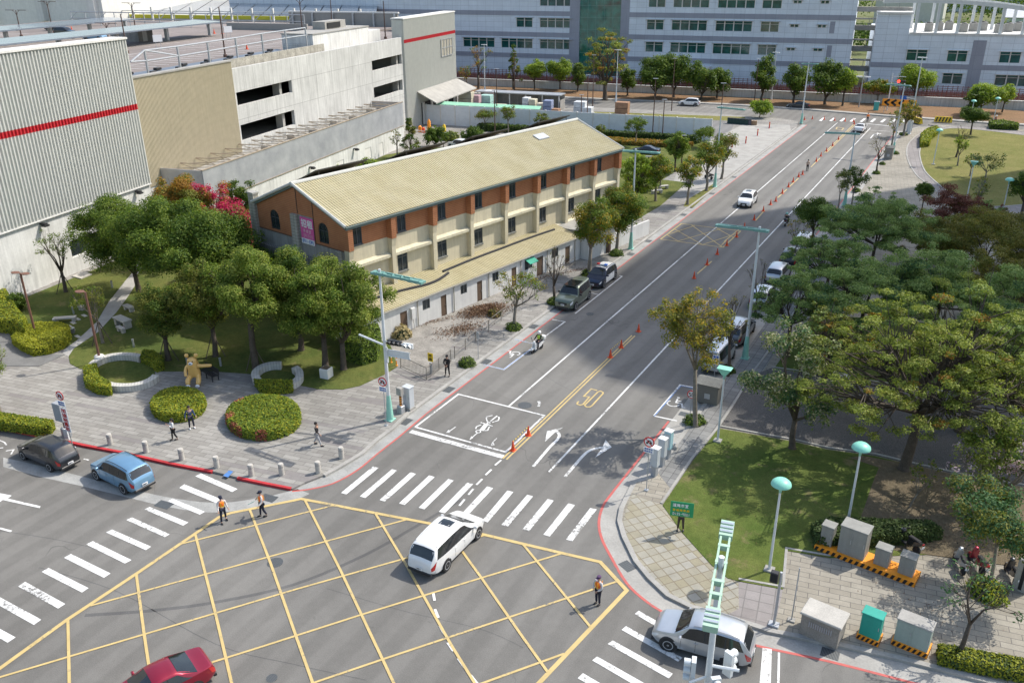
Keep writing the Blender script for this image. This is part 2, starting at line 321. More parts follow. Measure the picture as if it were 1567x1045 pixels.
M=dict(
 asphalt=asphalt('asphalt'),asphalt2=asphalt('yard_asphalt',(.19,.187,.182)),
 white_line=roadpaint('white_road_paint',(.74,.74,.72)),yellow_line=roadpaint('yellow_road_paint',(.56,.42,.17),.05),
 red_line=roadpaint('red_road_paint',(.5,.1,.085),.05),blue_line=roadpaint('blue_road_paint',(.06,.2,.5)),
 concrete=plain('pale_concrete',(.33,.32,.295),.9,var=.16,scale=.6,fine=.1,fs=9,streak=.06),
 gutter=plain('gutter_concrete',(.3,.3,.285),.9,var=.2,scale=.9,fine=.12,fs=10),
 oldconc=plain('old_yard_concrete',(.25,.235,.21),.95,var=.3,scale=.8,fine=.2,fs=7),
 darkconc=plain('dark_concrete',(.16,.16,.155),.9,var=.2,fine=.1),
 path=plain('path_concrete',(.36,.35,.33),.9,var=.12,fine=.1),
 kerbred=plain('red_kerb_paint',(.42,.03,.035),.7,var=.2,fine=.15),
 plaza=pavers('plaza_pavers',(.225,.215,.195),(.30,.29,.265),(.145,.135,.125),1.2,.4,math.radians(-9),.02,dark=.13,darkc=(.2,.185,.18)),
 walk=pavers('road_walk_pavers',(.19,.19,.185),(.25,.25,.24),(.1,.1,.1),.6,.6,0,.02,off=0),
 parkpave=pavers('park_pavers',(.25,.228,.185),(.315,.29,.24),(.14,.13,.115),1.0,.4,math.radians(-8),.02),
 cornertile=pavers('corner_tiles',(.27,.245,.17),(.31,.30,.26),(.2,.17,.12),.56,.56,math.radians(38),.03,off=0),
 greytile=pavers('grey_square_tiles',(.22,.20,.19),(.26,.24,.23),(.17,.16,.15),.7,.7,math.radians(-8),.03,off=0),
 gravel=plain('gravel',(.105,.1,.095),.95,var=.1,scale=.5,fine=.45,fs=16,bump=1),
 grass=grass('lawn_grass',(.075,.105,.027),(.13,.14,.04),(.21,.17,.08),.45),
 grass2=grass('dry_lawn_grass',(.15,.155,.045),(.2,.185,.065),(.15,.19,.045),.3),
 grassR=grass('park_grass',(.08,.12,.026),(.125,.15,.04),(.19,.155,.08),.55),
 soil=grass('bare_soil',(.17,.135,.09),(.14,.115,.075),(.09,.1,.04),.35),
 dirt=grass('verge_earth',(.23,.14,.08),(.2,.13,.075),(.13,.14,.05),.3),
 white=plain('white_wall_paint',(.66,.65,.62),.8,var=.06,fine=.04,streak=.1),
 cream=plain('cream_wall_paint',(.58,.52,.375),.8,var=.06,fine=.04,streak=.12),
 greywall=plain('grey_plaster',(.3,.29,.27),.9,var=.14,fine=.08,streak=.25),
 metalgrey=plain('galvanised_steel',(.42,.44,.46),.45,.5,var=.1,fine=.05),
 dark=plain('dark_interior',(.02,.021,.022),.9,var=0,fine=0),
 black=plain('black_rubber',(.022,.022,.024),.8,var=.1,fine=.1),
 blackplastic=plain('black_plastic',(.03,.03,.032),.45,var=.05,fine=.05),
 pole=plain('pale_pole_paint',(.62,.65,.66),.45,.1,var=.07,fine=.04),
 mint=plain('mint_green_paint',(.27,.55,.45),.5,var=.1,fine=.06),
 teal=plain('teal_green_paint',(.16,.32,.28),.5,var=.15,fine=.06),
 brownpole=plain('brown_pole_paint',(.10,.06,.045),.6,var=.15,fine=.05),
 chrome=plain('bright_metal',(.6,.61,.62),.25,.9,var=.05,fine=0),
 stone=plain('pale_stone',(.44,.42,.38),.9,var=.14,fine=.12),
 cone=plain('orange_cone_plastic',(.72,.085,.025),.55,var=.1,fine=.05),
 conewhite=plain('cone_reflective_band',(.6,.55,.5),.5,var=.05,fine=.05),
 bark=plain('bark',(.085,.068,.052),.95,var=.25,scale=3,fine=.25,fs=20),bark2=plain('pale_bark',(.2,.175,.14),.95,var=.25,scale=3,fine=.2,fs=20),
 carglass=glass('car_glass',(.015,.018,.02)),winglass=glass('window_glass',(.03,.04,.045),.1),greenglass=glass('green_glass',(.012,.13,.105),.05),
 redlens=plain('red_lens',(.45,.02,.02),.2,var=0,fine=0,coat=.8),clearlens=plain('clear_lens',(.65,.68,.7),.15,var=0,fine=0,coat=.8),
 orange=plain('orange_sign_paint',(.85,.3,.02),.5,var=.04,fine=0),yellow=plain('yellow_paint',(.75,.5,.02),.5,var=.08,fine=.04),blackpaint=plain('black_paint',(.02,.02,.02),.5,var=0,fine=0),
 signwhite=plain('white_sign_face',(.8,.8,.8),.45,var=.02,fine=0),signred=plain('red_sign_paint',(.55,.02,.02),.5,var=.02,fine=0),
 signblue=plain('blue_sign_paint',(.03,.12,.45),.5,var=.02,fine=0),signgreen=plain('green_sign_paint',(.02,.3,.12),.5,var=.02,fine=0),
 skin=plain('skin',(.45,.27,.19),.6,var=.03,fine=0),hair=plain('black_hair',(.012,.01,.009),.6,var=0,fine=0),
)
def solid(name,c,rough=.7,**k):
 if name not in M:M[name]=plain(name,c,rough,**({'var':.06,'fine':.04}|k))
 return M[name]
# ------------------------------------------------------------------ setting: ground, road, pavements, lawns
def P_(lst,z=0):return[at(x,y,z)for x,y in lst]
def struct(name,mb,m,**k):return tag(mb.build(name,m,**k),kind='structure')
def smooth_line(pts,n=6):
 out=[]
 for i in range(len(pts)-1):
  p0=pts[max(i-1,0)];p1=pts[i];p2=pts[i+1];p3=pts[min(i+2,len(pts)-1)]
  for k in range(n):
   t=k/n;out.append(tuple(.5*((2*p1[j])+(-p0[j]+p2[j])*t+(2*p0[j]-5*p1[j]+4*p2[j]-p3[j])*t*t+(-p0[j]+3*p1[j]-3*p2[j]+p3[j])*t**3)for j in(0,1)))
 return out+[tuple(pts[-1])]
struct('ground',MB().sheet([(-2500,-900),(2500,-900),(2500,3500),(-2500,3500)],-.09),grass('open_ground',(.12,.15,.06),(.16,.16,.08),(.2,.17,.11)))
struct('road',MB().sheet([(-190,-40),(70,-40),(70,240),(-190,240)],0),M['asphalt'])
KZ=.13
side=P_([(0,656),(63,669),(130,683.5),(186,694),(258,710.6),(325.6,723.5),(364,732.6),(400,740.3),(447.9,750.2)])
corner=P_([(466,741),(496,729),(521.5,715),(554.7,695),(576.8,674.7),(600.7,657)])
KX=-32.1
left_kerb=[(-190,side[0][1]-5),(-75,side[0][1]-1.2)]+side+corner+[(KX,43),(KX,60),(KX,120),(KX-.2,170)]+P_([(1222,187),(1200,183.5),(1190,182)])
far_near=P_([(1080,174),(960,168),(870,163.5),(760,158)])
block=left_kerb+far_near+[(-150,160),(-190,150)]
LP=MB().prism(block,-.05,KZ)
struct('pavement',LP,M['plaza'])
k=MB();k.kerb(left_kerb[12:-3],.28,0,KZ+.015);struct('kerb',k,M['concrete'])
k=MB();k.kerb(left_kerb[:8],.2,0,KZ+.02);k.kerb(P_([(364,733),(400,740.5),(446,749.6)]),.2,0,KZ+.02);struct('kerb',k,M['kerbred'])
red_l=P_([(447,751.5),(473.7,748.4),(510.5,739.2),(547.3,719),(576.8,695),(610.3,668.7)])+[(-31.05,44),(-31.05,60),(-31.1,120),(-31.2,174)]
gut=MB();gut.sheet(smooth_line(red_l[:7],4)+[(-31.1,174),(KX,174),(KX,43)]+corner[::-1]+[side[-1]],.004)
lay_out=P_([(5,714),(60,729),(122.6,743),(204,763),(248,773.6),(290,781),(321,783.8),(350,782.5),(379,779),(450,764.8),(474,755)])
lay_in=P_([(455,748),(420,757),(408.5,759),(370,766),(335.6,769),(291.8,766),(239,757),(190,745),(134,731),(60,712),(5,700)])
gut.sheet(smooth_line(lay_out,3)+smooth_line(lay_in,3),.004)
struct('gutter',gut,M['gutter'])
rd=MB();rd.ribbon(smooth_line(red_l[:6],4)[:-1]+red_l[5:],.13,.008);
red_r=P_([(1023.4,644.4),(951,735.9),(936.8,754),(922.6,774.5),(916.5,799),(920.6,823),(934.8,851.7),(959,892),(987.6,918.8),(1016,937),(1060,958),(1156,987),(1269.7,1011.8),(1399,1045)])
red_rf=[(-15.6,178),(-15.6,120)]
rd.ribbon(smooth_line(red_r,4)+[(9,35.5)],.15,.008);rd.ribbon([(-15.4,176),(-15.45,100)],.13,.008)
apron=P_([(971,740),(958,765),(951,780),(948,799),(955,823),(973,860),(994,886),(1022,912.7),(1059,931),(1105.6,944),(1160,961),(1175,966.5),(1280,987.6),(1374.5,1008.6),(1430,1023),(1514,1045)])
KR=-14.2
right_kerb=[(30,34.2),(12,35.4)]+apron[::-1]+[(KR,43.5),(KR,60),(KR,120),(KR,170),(-13.6,176),(-12,180.5),(-8,182.5)]
jn=P_([(1420,192),(1450,193),(1500,196),(1567,200)])
rblock=right_kerb+jn+[(30,184),(70,180),(70,34)]
struct('park_pavement',MB().prism(rblock,-.05,KZ),M['parkpave'])
ap=MB();ol=smooth_line([(p[0],p[1])for p in red_r[1:]],3);ap.sheet([(-15.6,43)]+ol+[(9,35.2),(12,35.5)]+apron[::-1]+[(KR,43.5)],.004)
ap.sheet([(-15.6,43),(KR,43),(KR,175),(-15.4,175)],.0055);struct('gutter',ap,M['concrete'])
k=MB();k.kerb(right_kerb[1:],.28,0,KZ+.015);struct('kerb',k,M['concrete'])
def zone(name,px,m,z,extra=None,z0=.1):
 pts=P_(px,z)if extra is None else extra
 return struct(name,MB().prism(pts,z0,z),M[m]if isinstance(m,str)else m)
zone('footpath',None,'walk',KZ+.004,[(KR+.15,44),(KR+.15,118),(-11.9,118),(-11.9,62),(-12.4,51),(-11.6,44.5),(-12.6,42.5)])
zone('corner_paving',[(968,757),(958,779),(954,799),(960,821),(978,858),(999,883),(1027,909),(1063,927),(1109,940),(1130,930),(1130,889),(1114,884),(1089,864),(1044.6,815),(1014,772.5)],'cornertile',KZ+.005)
zone('footpath',[(1130,889.5),(1198,901),(1203,842),(1196,900),(1184,962),(1112,941),(1131,931)][:2]+[(1196,912),(1184,962),(1112,941),(1131,931)],'greytile',KZ+.004)
zone('lawn',[(1014,772.5),(1060,705),(1100,655),(1216,675.7),(1267,687.6),(1339.6,697.5),(1400,712),(1480,730),(1567,745),(1660,790),(1680,860),(1567,868),(1420,848),(1270,853),(1203,841.7),(1198,900.8),(1130,888.5),(1113.6,884),(1089,864),(1044.6,815)],'grassR',KZ+.03)
zone('bare_soil',[(1318,790),(1335,740),(1345,715),(1300,700),(1320,697),(1400,712),(1480,730),(1567,745),(1660,790),(1680,860),(1567,868),(1420,848),(1370,842),(1335,825)],'soil',KZ+.036)
zone('gravel_court',[(1101,654),(1125,618),(1150,575),(1180,563),(1210,568),(1285,579),(1353,588),(1450,602),(1567,622),(1660,650),(1680,790),(1567,744),(1480,729),(1400,711),(1339.6,696.5),(1267,686),(1216,674.5)],'gravel',KZ+.012)
zone('lawn',[(1185,563),(1215,520),(1240,485),(1290,484),(1400,492),(1567,515),(1660,545),(1660,648),(1567,621),(1450,601),(1353,587),(1285,578),(1210,567)],'grassR',KZ+.02)
ov=P_([(1567,315),(1515,318),(1470,308),(1455,299),(1432,280.5),(1414.8,263),(1407.7,243),(1407.7,230),(1415,211.6),(1429,203),(1455,198),(1500,200.5),(1567,208.7)])
ovs=smooth_line(ov,4)+[(22,168),(28,150),(20,128),(8,118)]
rg=P_([(1480,322),(1446,303),(1409,276),(1397.6,263),(1389,246),(1387.6,229),(1394.7,216),(1415,203),(1458,194.5),(1520,198),(1567,203)])
zone('footpath',None,M['greytile'],KZ+.004,smooth_line(rg,4)+[(24,170),(30,150),(15,122)])
struct('lawn',MB().prism(ovs,.1,KZ+.02),M['grass2'])
k=MB();k.kerb(smooth_line(ov,4),.2,.1,KZ+.06);k.kerb(smooth_line(rg,4),.2,.1,KZ+.05)
k.kerb(P_([(1012,773.5),(1058,705),(1099,656),(1125,617),(1148,577),(1190,520),(1215,480)]),.16,.1,KZ+.06)
k.kerb(P_([(1100,654.5),(1216,675.7),(1267,687.6),(1339.6,697.5),(1400,712),(1480,730),(1567,745)]),.14,.1,KZ+.06)
k.kerb(P_([(1180,564),(1210,568),(1285,579),(1353,588),(1450,602),(1567,622)]),.14,.1,KZ+.05)
k.kerb(P_([(1130,889),(1198,901),(1203,842),(1270,853.5)]),.14,.1,KZ+.05)
k.kerb(P_([(1268,397),(1314,402),(1360,405)]),.25,.1,KZ+.08)
struct('stone_edging',k,M['concrete'])
zone('gravel_court',[(1545,350),(1567,345),(1640,350),(1640,420),(1567,395)],'gravel',KZ+.012)
zone('lawn',[(105,545),(113,533),(150,508),(178,478),(195,455),(206,438),(210,420),(224,398),(300,330),(420,360),(480,420),(560,480),(588,505),(602,540),(608,561),(590,572),(576.7,578),(551,590),(525,595.5),(486,595),(468,591),(440,586),(385,572),(330,568),(240,568),(150,567),(122,564),(107,556)],'grass',KZ+.03)
zone('lawn',[(20,470),(46,452),(165,404),(205,385),(214,398),(200,420),(186,436),(166,462),(148,492),(118,520),(98,534),(60,500)],'grass',KZ+.03)
zone('footpath',[(96,545),(60,558),(0,575),(0,500),(30,530),(98,535),(150,494),(168,464),(188,436),(206,402),(224,398),(207,440),(196,455),(178,479),(150,509),(113,534),(105,546)][8:]+[(96,540)],'path',KZ+.01)
zone('lawn',[(-60,430),(12,452),(60,500),(92,536),(40,545),(20,540),(-30,500)],'grass',KZ+.026)
zone('footpath',[(-40,560),(-40,455),(0,480),(12,505),(22,530),(46,542),(100,542),(60,560)],'darkconc',KZ+.034)
zone('yard',[(588,512),(602,502.5),(693,479.5),(746,455),(800,428),(850,402),(902,385),(903,392),(860,415),(800,452),(760,482),(730,500),(700,518),(676,548),(655,560),(612,560)],'oldconc',KZ+.006)
zone('lawn',None,'grass',KZ+.02,[FW_.xy(-63,70),FW_.xy(-63.6,128),FW_.xy(-60,134),(-62,146),(-43,148.5),(-40.5,140),(-40,108),(-44,100),(-53,86),(-60,66),(-66,62)])
zone('yard',None,'asphalt2',KZ+.004,[(-100,141.5),(-43,150),(-42,160),(-44,170),(-57,174),(-100,166)])
zone('driveway',None,'concrete',KZ+.006,[(-32.6,112),(-32.5,166),(-34,172),(-42,168),(-42.5,152),(-41,128),(-37.5,114)])
zone('verge_lawn',None,'grass2',KZ+.01,[(-42,172),(-60,168),(-75,166.5),(-76,169),(-60,173),(-44,177)])
zone('verge_lawn',[(1050,307),(1091,282),(1096,285),(1060,317),(1046,316)],'grass2',KZ+.01)
zone('lawn',None,'grass',KZ+.012,[(-36.2,88),(-35.5,104),(-36.5,118),(-40,118),(-44,104),(-43,92)])
fk=[FO.xy(-194.5,-140),FO.xy(-195.5,-60),FO.xy(-196.8,-25),FO.xy(-195,-8),FO.xy(-191.5,8),FO.xy(-189,25),FO.xy(-187,60)]
fb=[FO.xy(-199,60),FO.xy(-207.5,30),FO.xy(-208.5,-16),FO.xy(-208.2,-140)]
struct('verge',MB().prism(fk+fb,-.05,KZ+.05),M['dirt'])
k=MB();k.kerb(fk,.3,0,KZ+.07);k.kerb([(p[0]-.1,p[1]+.9)for p in fk],1.5,0,KZ+.055);struct('kerb',k,M['concrete'])
# ------------------------------------------------------------------ road markings
wl=MB();yl=MB();bl=MB()
def wr(px,wid,z=.012,mb=None):(mb or wl).ribbon(P_(px),wid,z)
def wp(px,z=.012,mb=None):(mb or wl).sheet(P_(px),z)
def sc(px,ox,oy,s):return[(ox+x/s,oy+y/s)for x,y in px]
wr([(778.8,621.5),(1281.8,187.9)],.14);wr([(840,722),(918.3,638.7),(1008.7,541.8),(1222,313),(1332,196)],.14)
wr([(628,660),(770,699)],.42);wr([(635.4,653.4),(701.5,603.2),(832.9,635.8),(773.9,691.7),(635.4,653.4)],.15,.0125)
wr([(769.5,701.5),(967,513.4)],.12,mb=yl);wr([(775,703),(971.5,514)],.12,mb=yl)
for a,b in(((1067,419),(1089,400)),((1108,370),(1130,352)),((1156,338),(1170,322)),((1190,303),(1204,290)),((1208,286),(1222,273)),((1241,256),(1255,242)),((1262,234),(1306,191))):wr([a,b],.14,mb=yl)
wr([(1262+3,234),(1309,191)],.12,mb=yl)
for a,b in(((767,704),(757.5,712)),((752,718.5),(743,727)),((738,733),(729,742)),((724.5,748),(717,757)),((711,764),(703,774)),
             ((663,907),(665,919)),((665.5,932),(671,945)),((673,957),(680,970)),((685,983),(694,996)),((701,1007),(711,1021)),((720,1033),(731,1047))):wr([a,b],.13,.021)
for q in[[(1157,885),(1190,868),(1407,960),(1375,978)]]:wp(sc(q,0,500,3.87))
for q in([(940,22),(967,3),(1180,90),(1150,108)],[(880,92),(905,78),(1075,147),(1048,162)],[(758,135),(785,122),(988,203),(960,220)],[(663,190),(693,177),(890,265),(865,280)],
          [(556,255),(588,240),(793,330),(765,348)],[(452,318),(487,301),(690,400),(655,418)],[(336,388),(372,368),(580,470),(545,493)],[(219,462),(255,441),(465,547),(430,570)],
          [(95,538),(133,514),(343,630),(305,654)],[(-40,618),(0,595),(217,712),(178,740)],[(-182,708),(-140,684),(82,805),(40,833)],[(-330,800),(-285,775),(-60,905),(-105,935)]):wp(sc(q,0,740,3.427))
for q in([(465,145),(487,152),(353,262),(330,256)],[(543,157),(563,163),(432,277),(409,270)],[(620,170),(642,177),(513,292),(491,285)],[(697,183),(720,190),(595,306),(572,299)],
          [(776,198),(799,204),(677,324),(653,317)],[(856,213),(880,219),(762,340),(737,334)],[(938,229),(963,236),(850,357),(825,350)],[(1022,246),(1047,252),(940,378),(918,370)]):wp(sc(q,400,660,2.715),.016)
for q in([(115,337),(137,343),(42,457),(18,450)],[(192,353),(215,359),(122,474),(97,467)],[(270,369),(295,376),(200,494),(176,487)],[(352,387),(377,392),(285,512),(261,505)],
          [(520,785),(535,773),(735,888),(718,903)],[(470,845),(487,831),(700,950),(683,965)],[(418,898),(437,885),(663,1010),(648,1028)],[(360,960),(378,945),(620,1082),(600,1100)],
          [(305,1027),(325,1008),(560,1145),(540,1160)],[(250,1090),(270,1073),(500,1205),(480,1222)]):wp(sc(q,760,620,2.46),.016)
wp([(1167,991),(1181,993),(1179,1060),(1161,1060)],.016);wr([(1192,998),(1191,1045),(1190,1080)],.1,.016)
def arrow(px,z=.014):wp(px,z)
def A7(q):return sc(q,760,620,2.46)
wr(smooth_line(A7([(138,231),(200,158),(228,130),(236,112),(226,98)]),5),.2,.016);wp(A7([(182,138),(190,98),(250,84),(218,104)]),.0165)
wr(smooth_line(A7([(257,270),(320,196),(348,172),(378,162),(405,159)]),5),.2,.016);wp(A7([(410,131),(433,158),(371,197),(398,160)]),.0165)
wp(sc([(-30,-6),(0,50),(62,62),(40,78),(214,118),(208,128),(15,85),(-20,110),(-60,70)],0,740,3.427));wr(sc([(-20,228),(60,250)],0,740,3.427),.14)
wr([(-2,673),(7,677),(10,681)],.1);wr([(-4,686),(5,685)],.1);wr([(9,690),(21,688),(17,695)],.1);wr([(128,702),(136,704)],.1)
def r3(q):return sc(q,740,370,3.87)
def r5(q):return sc(q,860,560,8.707)
wr(r5([(470,328),(390,305),(290,405),(365,412),(280,512),(240,522),(205,510),(202,495),(222,472)]),.12,.014,yl)
wr(r5([(300,525),(480,345),(512,335),(548,352),(545,370),(400,528),(370,547),(325,545),(300,525)]),.12,.014,yl)
def z3(q):return sc(q,580,580,5.596)
for q,w_ in(([(918,330),(925,358)],.09),([(918,325),(972,312)],.08),([(925,358),(933,368)],.1),([(955,362),(1012,315)],.1),([(1018,325),(1030,330),(1022,355),(968,372)],.09),([(870,372),(972,404)],.1),
              ([(828,428),(835,408),(875,392)],.09),([(902,442),(930,440),(945,408)],.09),([(778,518),(842,462)],.07),([(656,410),(600,450),(578,460)],.07),([(600,437),(578,460),(608,456)],.07),([(1008,508),(975,540),(962,568)],.07),([(975,540),(985,565),(962,568)],.07)):wr(z3(q),w_,.017)
wp(z3([(905,380),(938,390),(895,445),(858,438)]),.018)
for c,r,w_ in(((938,376),10,.09),((850,450),16,.08)):
 wr(z3([(c[0]+r*1.3*math.cos(t*PI/6),c[1]+r*.7*math.sin(t*PI/6))for t in range(13)]),w_,.019)
wp(z3([(778,520),(790,490),(808,503)]),.018)
mh=MB()
for(x,y,r)in((421,860.5,.42),(803,620,.5),(903,480.5,.35),(416,1037,.25),(744,548,0),(1245,196,.4)):
 if r:g=at(x,y);mh.prism([(g[0]+r*math.cos(t*PI/12),g[1]+r*math.sin(t*PI/12))for t in range(24)],0,.009)
gx=[(r_,y_)for r_,y_ in((-31.6,41.9),(-31.6,48.5),(-31.6,54.7))]
for px,py in((624,646),(690,597),(748,554.5),(822,501),(978,391),(1006,371),(1055,330),(1094,297),(1130,272)):
 g=at(px,py);mh.box((-31.65,g[1],.008),(.62,.9,.012),m=0)
for px,py in((411,762),(251,772)):g=at(px,py);mh.box((g[0],g[1],.008),(1.,.62,.012),rz=.1)
for px,py in((960,866),(1048,634),(1270,1000)):g=at(px,py);mh.box((g[0],g[1],.008),(.8,.6,.012),rz=-.5 if px==960 else 0)
def grate_mat():
 m,nt,b=nmat('cast_iron_grating');wv=N(nt,'ShaderNodeTexWave');wv.inputs['Scale'].default_value=5;nt.links.new(coord(nt),wv.inputs[0])
 nt.links.new(mixc(nt,step(nt,wv.outputs['Fac'],.3,.6),(.03,.035,.038),(.14,.15,.155)),b.inputs['Base Color']);b.inputs['Roughness'].default_value=.6;b.inputs['Metallic'].default_value=.3;return m
struct('drain_grating',mh,grate_mat())
wr([(824,622),(826,617),(824,614)],.2,.013)
def bay(px,sym,flip=1):
 wr(px,.16,.013);wr([(px[i][0],px[i][1])for i in range(len(px))],.07,.017,bl)
bay([(740,558),(771,565.5),(822,527)],None);bay([(788,519.5),(816,526)],None)
wr([(1001,636),(1041,589),(1062,593)],.16,.013);wr([(1001,637),(1042,590.5),(1062,594.5)],.07,.017,bl);wr([(1001,636.5),(1036,644)],.14,.013)
wr([(845,489),(864.5,492.5),(834,515)],.13);wr([(880,480),(952,423),(948,422)],.13);wr([(903,448),(916,451)],.11)
def chair(cx,cy,s,px):
 pass
for cpx,s_,k_ in(((785.5,541.5),-1,.62),((1035.5,617),1,.8)):
 c_=at(*cpx);T=lambda pts:[(c_[0]+s_*x*k_,c_[1]+s_*y*k_)for x,y in pts]
 wl.ribbon(T([(-.25+.55*math.cos(a*PI/8),-.2+.55*math.sin(a*PI/8))for a in range(6,17)]),.1,.014);wl.ribbon(T([(-.2,.85),(-.1,.1),(.45,.1),(.7,-.55),(.95,-.45)]),.12,.0145);wl.ribbon(T([(-.15,.5),(.3,.5)]),.1,.0141)
 wl.sheet([(T([(-.2,1.1)])[0][0]+.14*k_*math.cos(a*PI/5),T([(-.2,1.1)])[0][1]+.14*k_*math.sin(a*PI/5))for a in range(10)],.0142)
ramp=MB();ramp.sheet(P_([(341,728),(350,719.5),(357,721),(349,730)],.15),.15);struct('ramp_marking',ramp,M['blue_line'])
sm_=MB()
for q,w_ in(([(130,941),(230,934),(330,921),(450,894),(560,848),(640,803),(705,765)],.22),([(60,868),(180,905),(330,985),(450,1016),(560,1040)],.04),([(0,812),(90,826),(190,850)],.035),([(500,900),(620,935),(735,962),(800,990)],.03),([(250,771),(420,757)],.03),([(815,560),(850,585),(880,600)],.03),([(1050,655),(960,790)],.03)):sm_.ribbon(smooth_line(P_(q),5),w_,.003)
struct('road_seam',sm_,asphalt('sealed_seam',(.115,.113,.11)))
Y=lambda q,w_,z:wr(q,w_,z,yl)
Y([(-60,1058),(0,1022.5),(102,948.6),(210,877),(297.6,817.3),(335.6,791),(353,785),(450,765.7),(461,763.3),(657.8,801),(742.5,818.4),(853.5,844.8),(918.5,859.8),(959,903.3),(825,1044.8),(760,1115)],.22,.020)
for q in([(272.8,833.4),(510.5,773.4)],[(138.6,926.8),(450,841.5),(621,795.5)],[(-60,1053),(0,1036),(450,902.5),(617.3,855.2),(742,819)],[(250,1036),(300,1021),(400,989.6),(554.7,940),(733,885.4),(859.6,847)],
          [(400,1071),(479,1045),(587.8,1008),(779.4,944.3),(943,890)],[(660,1072),(738.9,1045),(863.6,1000)]):Y(q,.12,.024)
for q in([(104,948),(106.5,1060)],[(208.6,878.6),(220.3,967.6),(234,1060)],[(299,818),(329.7,938.4),(358,1060)],[(382,779.4),(414.3,862.5),(450,964.7),(484,1060)],[(466,764),(521.5,873.6),(602.6,1045),(612,1065)],
          [(574,785),(617.3,857),(691,987.8),(737,1062)],[(680,806),(737,884.7),(800,975),(838,1028)],[(800.7,833.4),(865.7,912.7),(903,958.6)]):Y(q,.135,.028)
def r7(q):return sc(q,740,170,3.87)
Y(r7([(1048,760),(1172,668),(1522,712),(1418,808),(1048,760)]),.16,.020)
for q in([(1085,735),(1150,770)],[(1232,677),(1412,806)],[(1130,700),(1300,795)],[(1375,692),(1480,750)]):Y(r7(q),.13,.024)
for q in([(1085,735),(1250,680)],[(1150,772),(1400,700)],[(1295,793),(1515,722)],[(1400,805),(1440,765)]):Y(r7(q),.13,.028)
for i in range(10):
 x0=1253+i*15.6;wp([(x0,185.2+i*.33),(x0+6.5,180.2+i*.33),(x0+10,180.8+i*.33),(x0+4,185.8+i*.33)][0:4],.016)
wr([(1325,189.5),(1360,193),(1362,193.3)],.35);wr([(1330,199.5),(1362,201.5)],.16)
wr([(1332,212),(1337,206),(1345,205.5)],.2);wp([(1342,203.6),(1349,205),(1342,207.5)],.016);wr([(1281,195),(1291,196.5),(1288,199.5),(1279.5,198),(1281,195)],.2,.014,yl)
Y([(880,166.5),(1060,176.5),(1190,177)][:2],.12,.012)
wr([(1060,163),(1180,170)],.12)
struct('white_road_marking',wl,M['white_line']);struct('yellow_road_marking',yl,M['yellow_line']);struct('blue_road_marking',bl,M['blue_line']);struct('red_road_marking',rd,M['red_line'])
# ------------------------------------------------------------------ buildings
def ribs(mb,axis,a0,a1,base,z0,z1,pitch,dep,zs=(),mats=(0,),slope=None):
 "trapezoid sheet-metal ribs on the plane x=base (axis 'y' runs along it), split at heights zs with one material per band"
 lv=[z0]+list(zs)+[z1];prof=[]
 n=int((a1-a0)/pitch)
 for i in range(n):
  s=a0+i*(a1-a0)/n;p=(a1-a0)/n
  prof+=[(s,0),(s+.42*p,0),(s+.52*p,dep),(s+.9*p,dep)]
 prof.append((a1,0));vs=[]
 for z in lv:vs+=[((base+d,a,z)if axis=='y' else(a,base-d,z))for a,d in prof]
 k=len(prof)
 for j in range(len(lv)-1):
  mb.add([vs[j*k+i]for i in range(k)]+[vs[(j+1)*k+i]for i in range(k)],[(i,i+1,k+i+1,k+i)for i in range(k-1)],mats[j])
corr=plain('ribbed_steel_cladding',(.54,.545,.51),.5,.1,var=.04,fine=.03,streak=.07)
tanm=plain('tan_steel_cladding',(.50,.44,.315),.5,.1,var=.05,fine=.03,streak=.08)
stripe=plain('red_stripe_cladding',(.5,.02,.03),.5,var=.05,fine=.03)
conc_panel=pavers('cast_concrete_panels',(.42,.42,.41),(.47,.47,.455),(.26,.26,.25),2.2,40,0,.03,off=0,var=.16)
def panelmat(name,c,pw,ph,cm=None,var=.12,streak=.2,mort=.03):
 "wall panels laid out on (y, z) of the wall"
 m,nt,b=nmat(name);tc=N(nt,'ShaderNodeTexCoord');sx=N(nt,'ShaderNodeSeparateXYZ');nt.links.new(tc.outputs['Object'],sx.inputs[0])
 ad=N(nt,'ShaderNodeMath',_operation='ADD');nt.links.new(sx.outputs[0],ad.inputs[0]);nt.links.new(sx.outputs[1],ad.inputs[1])
 cb=N(nt,'ShaderNodeCombineXYZ');nt.links.new(ad.outputs[0],cb.inputs[0]);nt.links.new(sx.outputs[2],cb.inputs[1])
 br=N(nt,'ShaderNodeTexBrick');br.offset=0;br.inputs['Scale'].default_value=1;br.inputs['Brick Width'].default_value=pw;br.inputs['Row Height'].default_value=ph;br.inputs['Mortar Size'].default_value=mort
 c2=tuple(x*1.07 for x in c);br.inputs['Color1'].default_value=(*c,1);br.inputs['Color2'].default_value=(*c2,1);br.inputs['Mortar'].default_value=(*(cm or tuple(x*.6 for x in c)),1)
 nt.links.new(cb.outputs[0],br.inputs['Vector']);out=br.outputs['Color']
 out=mul(nt,out,noise(nt,tc.outputs['Object'],.35,6,.65),1-var,1+var);v2=coord(nt,(2.5,2.5,.2));out=mul(nt,out,noise(nt,v2,1,5),1-streak,1+streak*.5)
 out=mul(nt,out,noise(nt,tc.outputs['Object'],5,4),.95,1.05)
 nt.links.new(out,b.inputs['Base Color']);b.inputs['Roughness'].default_value=.8;b.inputs['Specular IOR Level'].default_value=.3;return m
M['cast']=panelmat('cast_concrete',(.50,.50,.48),2.3,3.4)
M['cast2']=panelmat('smooth_concrete',(.60,.60,.575),7.5,9)
M['cladwhite']=panelmat('office_panels',(.66,.71,.77),2.4,1.3,(.46,.5,.55),var=.05,streak=.05,mort=.035)
